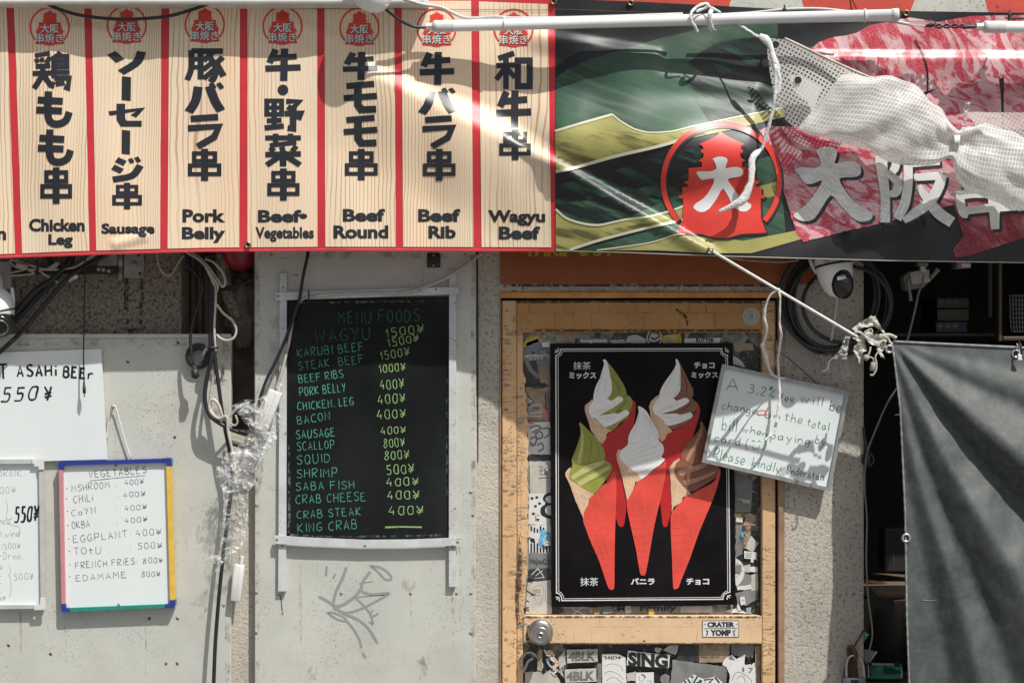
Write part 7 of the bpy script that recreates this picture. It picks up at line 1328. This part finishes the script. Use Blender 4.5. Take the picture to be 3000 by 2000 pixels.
for lab, (x0, y0, x1, y1), c in (('teal box on top of the dark stack', (2744, 872, 2840, 903), (0.008, 0.024, 0.026)), ('olive yellow box in the middle of the dark stack', (2745, 905, 2839, 940), (0.04, 0.035, 0.007)), ('blue box with flowers at the bottom of the dark stack', (2741, 942, 2835, 974), (0.006, 0.03, 0.075))):
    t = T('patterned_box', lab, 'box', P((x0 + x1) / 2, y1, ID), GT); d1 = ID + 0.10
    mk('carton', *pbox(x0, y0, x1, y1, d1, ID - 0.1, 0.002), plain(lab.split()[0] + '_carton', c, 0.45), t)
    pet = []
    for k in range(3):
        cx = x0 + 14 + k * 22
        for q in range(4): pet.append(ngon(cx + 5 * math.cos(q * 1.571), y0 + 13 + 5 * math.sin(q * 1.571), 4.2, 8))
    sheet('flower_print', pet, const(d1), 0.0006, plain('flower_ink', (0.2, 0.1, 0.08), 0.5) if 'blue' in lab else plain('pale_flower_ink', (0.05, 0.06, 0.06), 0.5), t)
wbx = T('small_white_box', 'small white box under the banner hem inside the opening', 'box', P(2822, 787, -0.2))
mk('box', *pbox(2801, 740, 2844, 786, -0.2, -0.26, 0.003, R(-4)), GW, wbx); mk('lid_edge', *pbox(2817, 772, 2843, 783, -0.198, -0.1995, 0.0), WHITE2, wbx)
# narrow gap left of the tarpaulin
zg = lambda p: Z(0.4783, 2250, 1250, p)
kb2 = T('black_rubber_knob', 'shiny black rubber bulb on the pillar edge beside the gap', 'knob', P(2545, 1370, 0.02))
mk('bulb', *ell(P(2544, 1345, 0.0), 0.022, 0.022, 0.024, 24, 16), GLB, kb2, True)
mk('stem', *tube(pxs([(2530, 1250, 0.005), (2535, 1290, 0.008), (2540, 1325, 0.008)]), [0.004, 0.005, 0.007], 8, 4), BLK, kb2, True)
cable('grey_wire', 'grey wire hanging down the dark gap along the pillar edge', [(2640, 1120, 0.1), (2600, 1180, 0.08), (2565, 1260, 0.05), (2540, 1330, 0.02), (2533, 1420, 0.015), (2540, 1520, 0.015), (2538, 1640, 0.015), (2545, 1760, 0.015), (2556, 1850, 0.015), (2545, 1910, 0.015), (2538, 1940, 0.015)], 0.0026, plain('wire_grey', (0.2, 0.19, 0.185), 0.5))
pot = T('steel_pot', 'tall stainless stock pot with a brown tray on top in the gap', 'pot', P(2600, 1960, -0.25))
SS = plain('stainless', (0.42, 0.40, 0.36), 0.25, 1.0)
pc_ = P(2580, 1850, -0.28)
mk('pot_body', *lathe((pc_.x, 0.28, pc_.z - 0.11), (0, 0, 1), [(0, 0.125), (0.0, 0.13), (0.225, 0.13), (0.228, 0.134), (0.232, 0.13)], 40), SS, pot, True)
mk('pot_badge', *prism(zg([(612, 985), (772, 1010), (770, 1118), (615, 1100)]), -0.138, -0.150), BLKM, pot)
mk('tray', *lathe((pc_.x + 0.01, 0.28, pc_.z + 0.128), (0, 0, 1), [(0, 0.15), (0.03, 0.16), (0.032, 0.155), (0.034, 0.05)], 40), plain('brown_tray', (0.16, 0.115, 0.075), 0.45), pot, True)
blk = T('black_speaker_box', 'black box standing on the tray in the dark gap', 'box', P(2620, 1675, -0.25))
mk('box', *pbox(2592, 1548, 2680, 1674, -0.22, -0.32, 0.004), BLKM, blk); mk('front_line', *pbox(2616, 1560, 2619, 1670, -0.2185, -0.2198), plain('dark_line', (0.05, 0.05, 0.055), 0.4), blk)
can = T('drink_can', 'green drink can lying on its side at the foot of the gap', 'can', P(2588, 1996, -0.03))
ca, cb = P(2541, 1966, -0.03), P(2635, 1968, -0.03); cax = (cb - ca).normalized(); cl = (cb - ca).length
mk('can_body', *lathe(ca, cax, [(0.0, 0.023), (0.004, 0.0275), (cl - 0.004, 0.0275), (cl, 0.024)], 36), plain('dark_green_can', (0.012, 0.10, 0.062), 0.22, 0.35), can, True)
mk('can_rim', *lathe(cb, cax, [(-0.001, 0.024), (0.0, 0.0255), (0.003, 0.0255), (0.0035, 0.023), (0.001, 0.022)], 36), STEEL, can, True)
mk('can_rim', *lathe(ca, -cax, [(-0.001, 0.024), (0.0, 0.0255), (0.003, 0.0255), (0.0035, 0.023), (0.001, 0.022)], 36), STEEL, can, True)
V, F = [], []
for i in range(9):
    for j in range(5): a = R(52 + j * 6); u = 0.012 + i * 0.008; V.append(ca + cax * u + Vector((0, -math.cos(a) * 0.0279, math.sin(a) * 0.0279)))
for i in range(8):
    for j in range(4): k = i * 5 + j; F.append([k, k + 5, k + 6, k + 1])
mk('can_print', V, F, grime('pale_can_print', (0.32, 0.36, 0.20), 0.3, 0, 0.5, 120), can, True)
cs = T('counter_slab', 'dark counter under the can and pot in the gap', 'counter', P(2620, 2040, 0))
mk('slab', *pbox(2531.5, 1996, 3500, 2060, -0.004, -0.6, 0.003), plain('black_counter', (0.03, 0.03, 0.032), 0.35), cs)
pk = T('torn_green_packet', 'scrap of green packet sticking out from the pillar edge', 'packet', P(2541, 1875, -0.02))
mk('packet', *prism([(2531.5, 1845), (2546, 1857), (2534, 1876), (2531.5, 1874)], -0.004, -0.012), plain('packet_green', (0.03, 0.26, 0.10), 0.3), pk); mk('packet_fold', *prism([(2531.5, 1858), (2546, 1857), (2540, 1860)], -0.0015, -0.0035), WHITE, pk)
gp = T('grey_paper_stand', 'grey folded card standing behind the green can', 'card', P(2552, 1938, -0.06))
mk('card', *prism([(2532, 1900), (2570, 1908), (2546, 1938), (2532, 1938)], -0.05, -0.052), plain('card_grey', (0.30, 0.30, 0.30), 0.5), gp); mk('card_edge', *prism([(2567, 1907), (2571, 1908), (2549, 1939), (2544, 1939)], -0.047, -0.0495), WHITE2, gp)
# padlock
pd = T('padlock', 'steel padlock through a rusty staple at the foot of the pillar', 'padlock', P(2506, 2040, 0.03))
mk('padlock_body', *pbox(2472, 1985, 2536, 2045, 0.052, 0.030, 0.004, None, 2), plain('blue_grey_steel', (0.28, 0.31, 0.34), 0.35, 0.7), pd, True)
mk('keyway', *pbox(2493, 1990, 2517, 2004, 0.0525, 0.0515, 0.0), BLK, pd)
mk('shackle', *tube(pxs([(2481, 1988, 0.04), (2480, 1950, 0.04), (2485, 1928, 0.04), (2497, 1919, 0.04), (2514, 1922, 0.04), (2526, 1935, 0.04), (2531, 1960, 0.04), (2532, 1988, 0.04)]), 0.0036, 10, 5), KN, pd, True)
hs = T('rusty_staple', 'rusty staple ring on a rusty plate holding the padlock', 'staple', P(2495, 1985, 0.01))
mk('plate', *prism([(2482, 1900), (2500, 1896), (2512, 1940), (2516, 1995), (2486, 1995), (2484, 1940)], 0.006, 0.0005), RUST, hs)
mk('ring', *tube(pxs([(2488, 1915, 0.005), (2487, 1898, 0.03), (2496, 1893, 0.04), (2506, 1910, 0.046), (2508, 1925, 0.043), (2500, 1932, 0.02), (2496, 1930, 0.005)]), 0.006, 10, 5), RUST, hs, True)
cable('rusty_wire', 'rusty wire running from the staple up to the pillar edge', [(2500, 1895, 0.012), (2515, 1872, 0.010), (2530, 1845, 0.006)], 0.0028, RUST)
cable('lock_cord', 'grey cord hanging left of the padlock', [(2482, 1930, 0.02), (2474, 1960, 0.02), (2466, 2010, 0.02)], 0.003, plain('cord_grey', (0.12, 0.12, 0.12), 0.5))
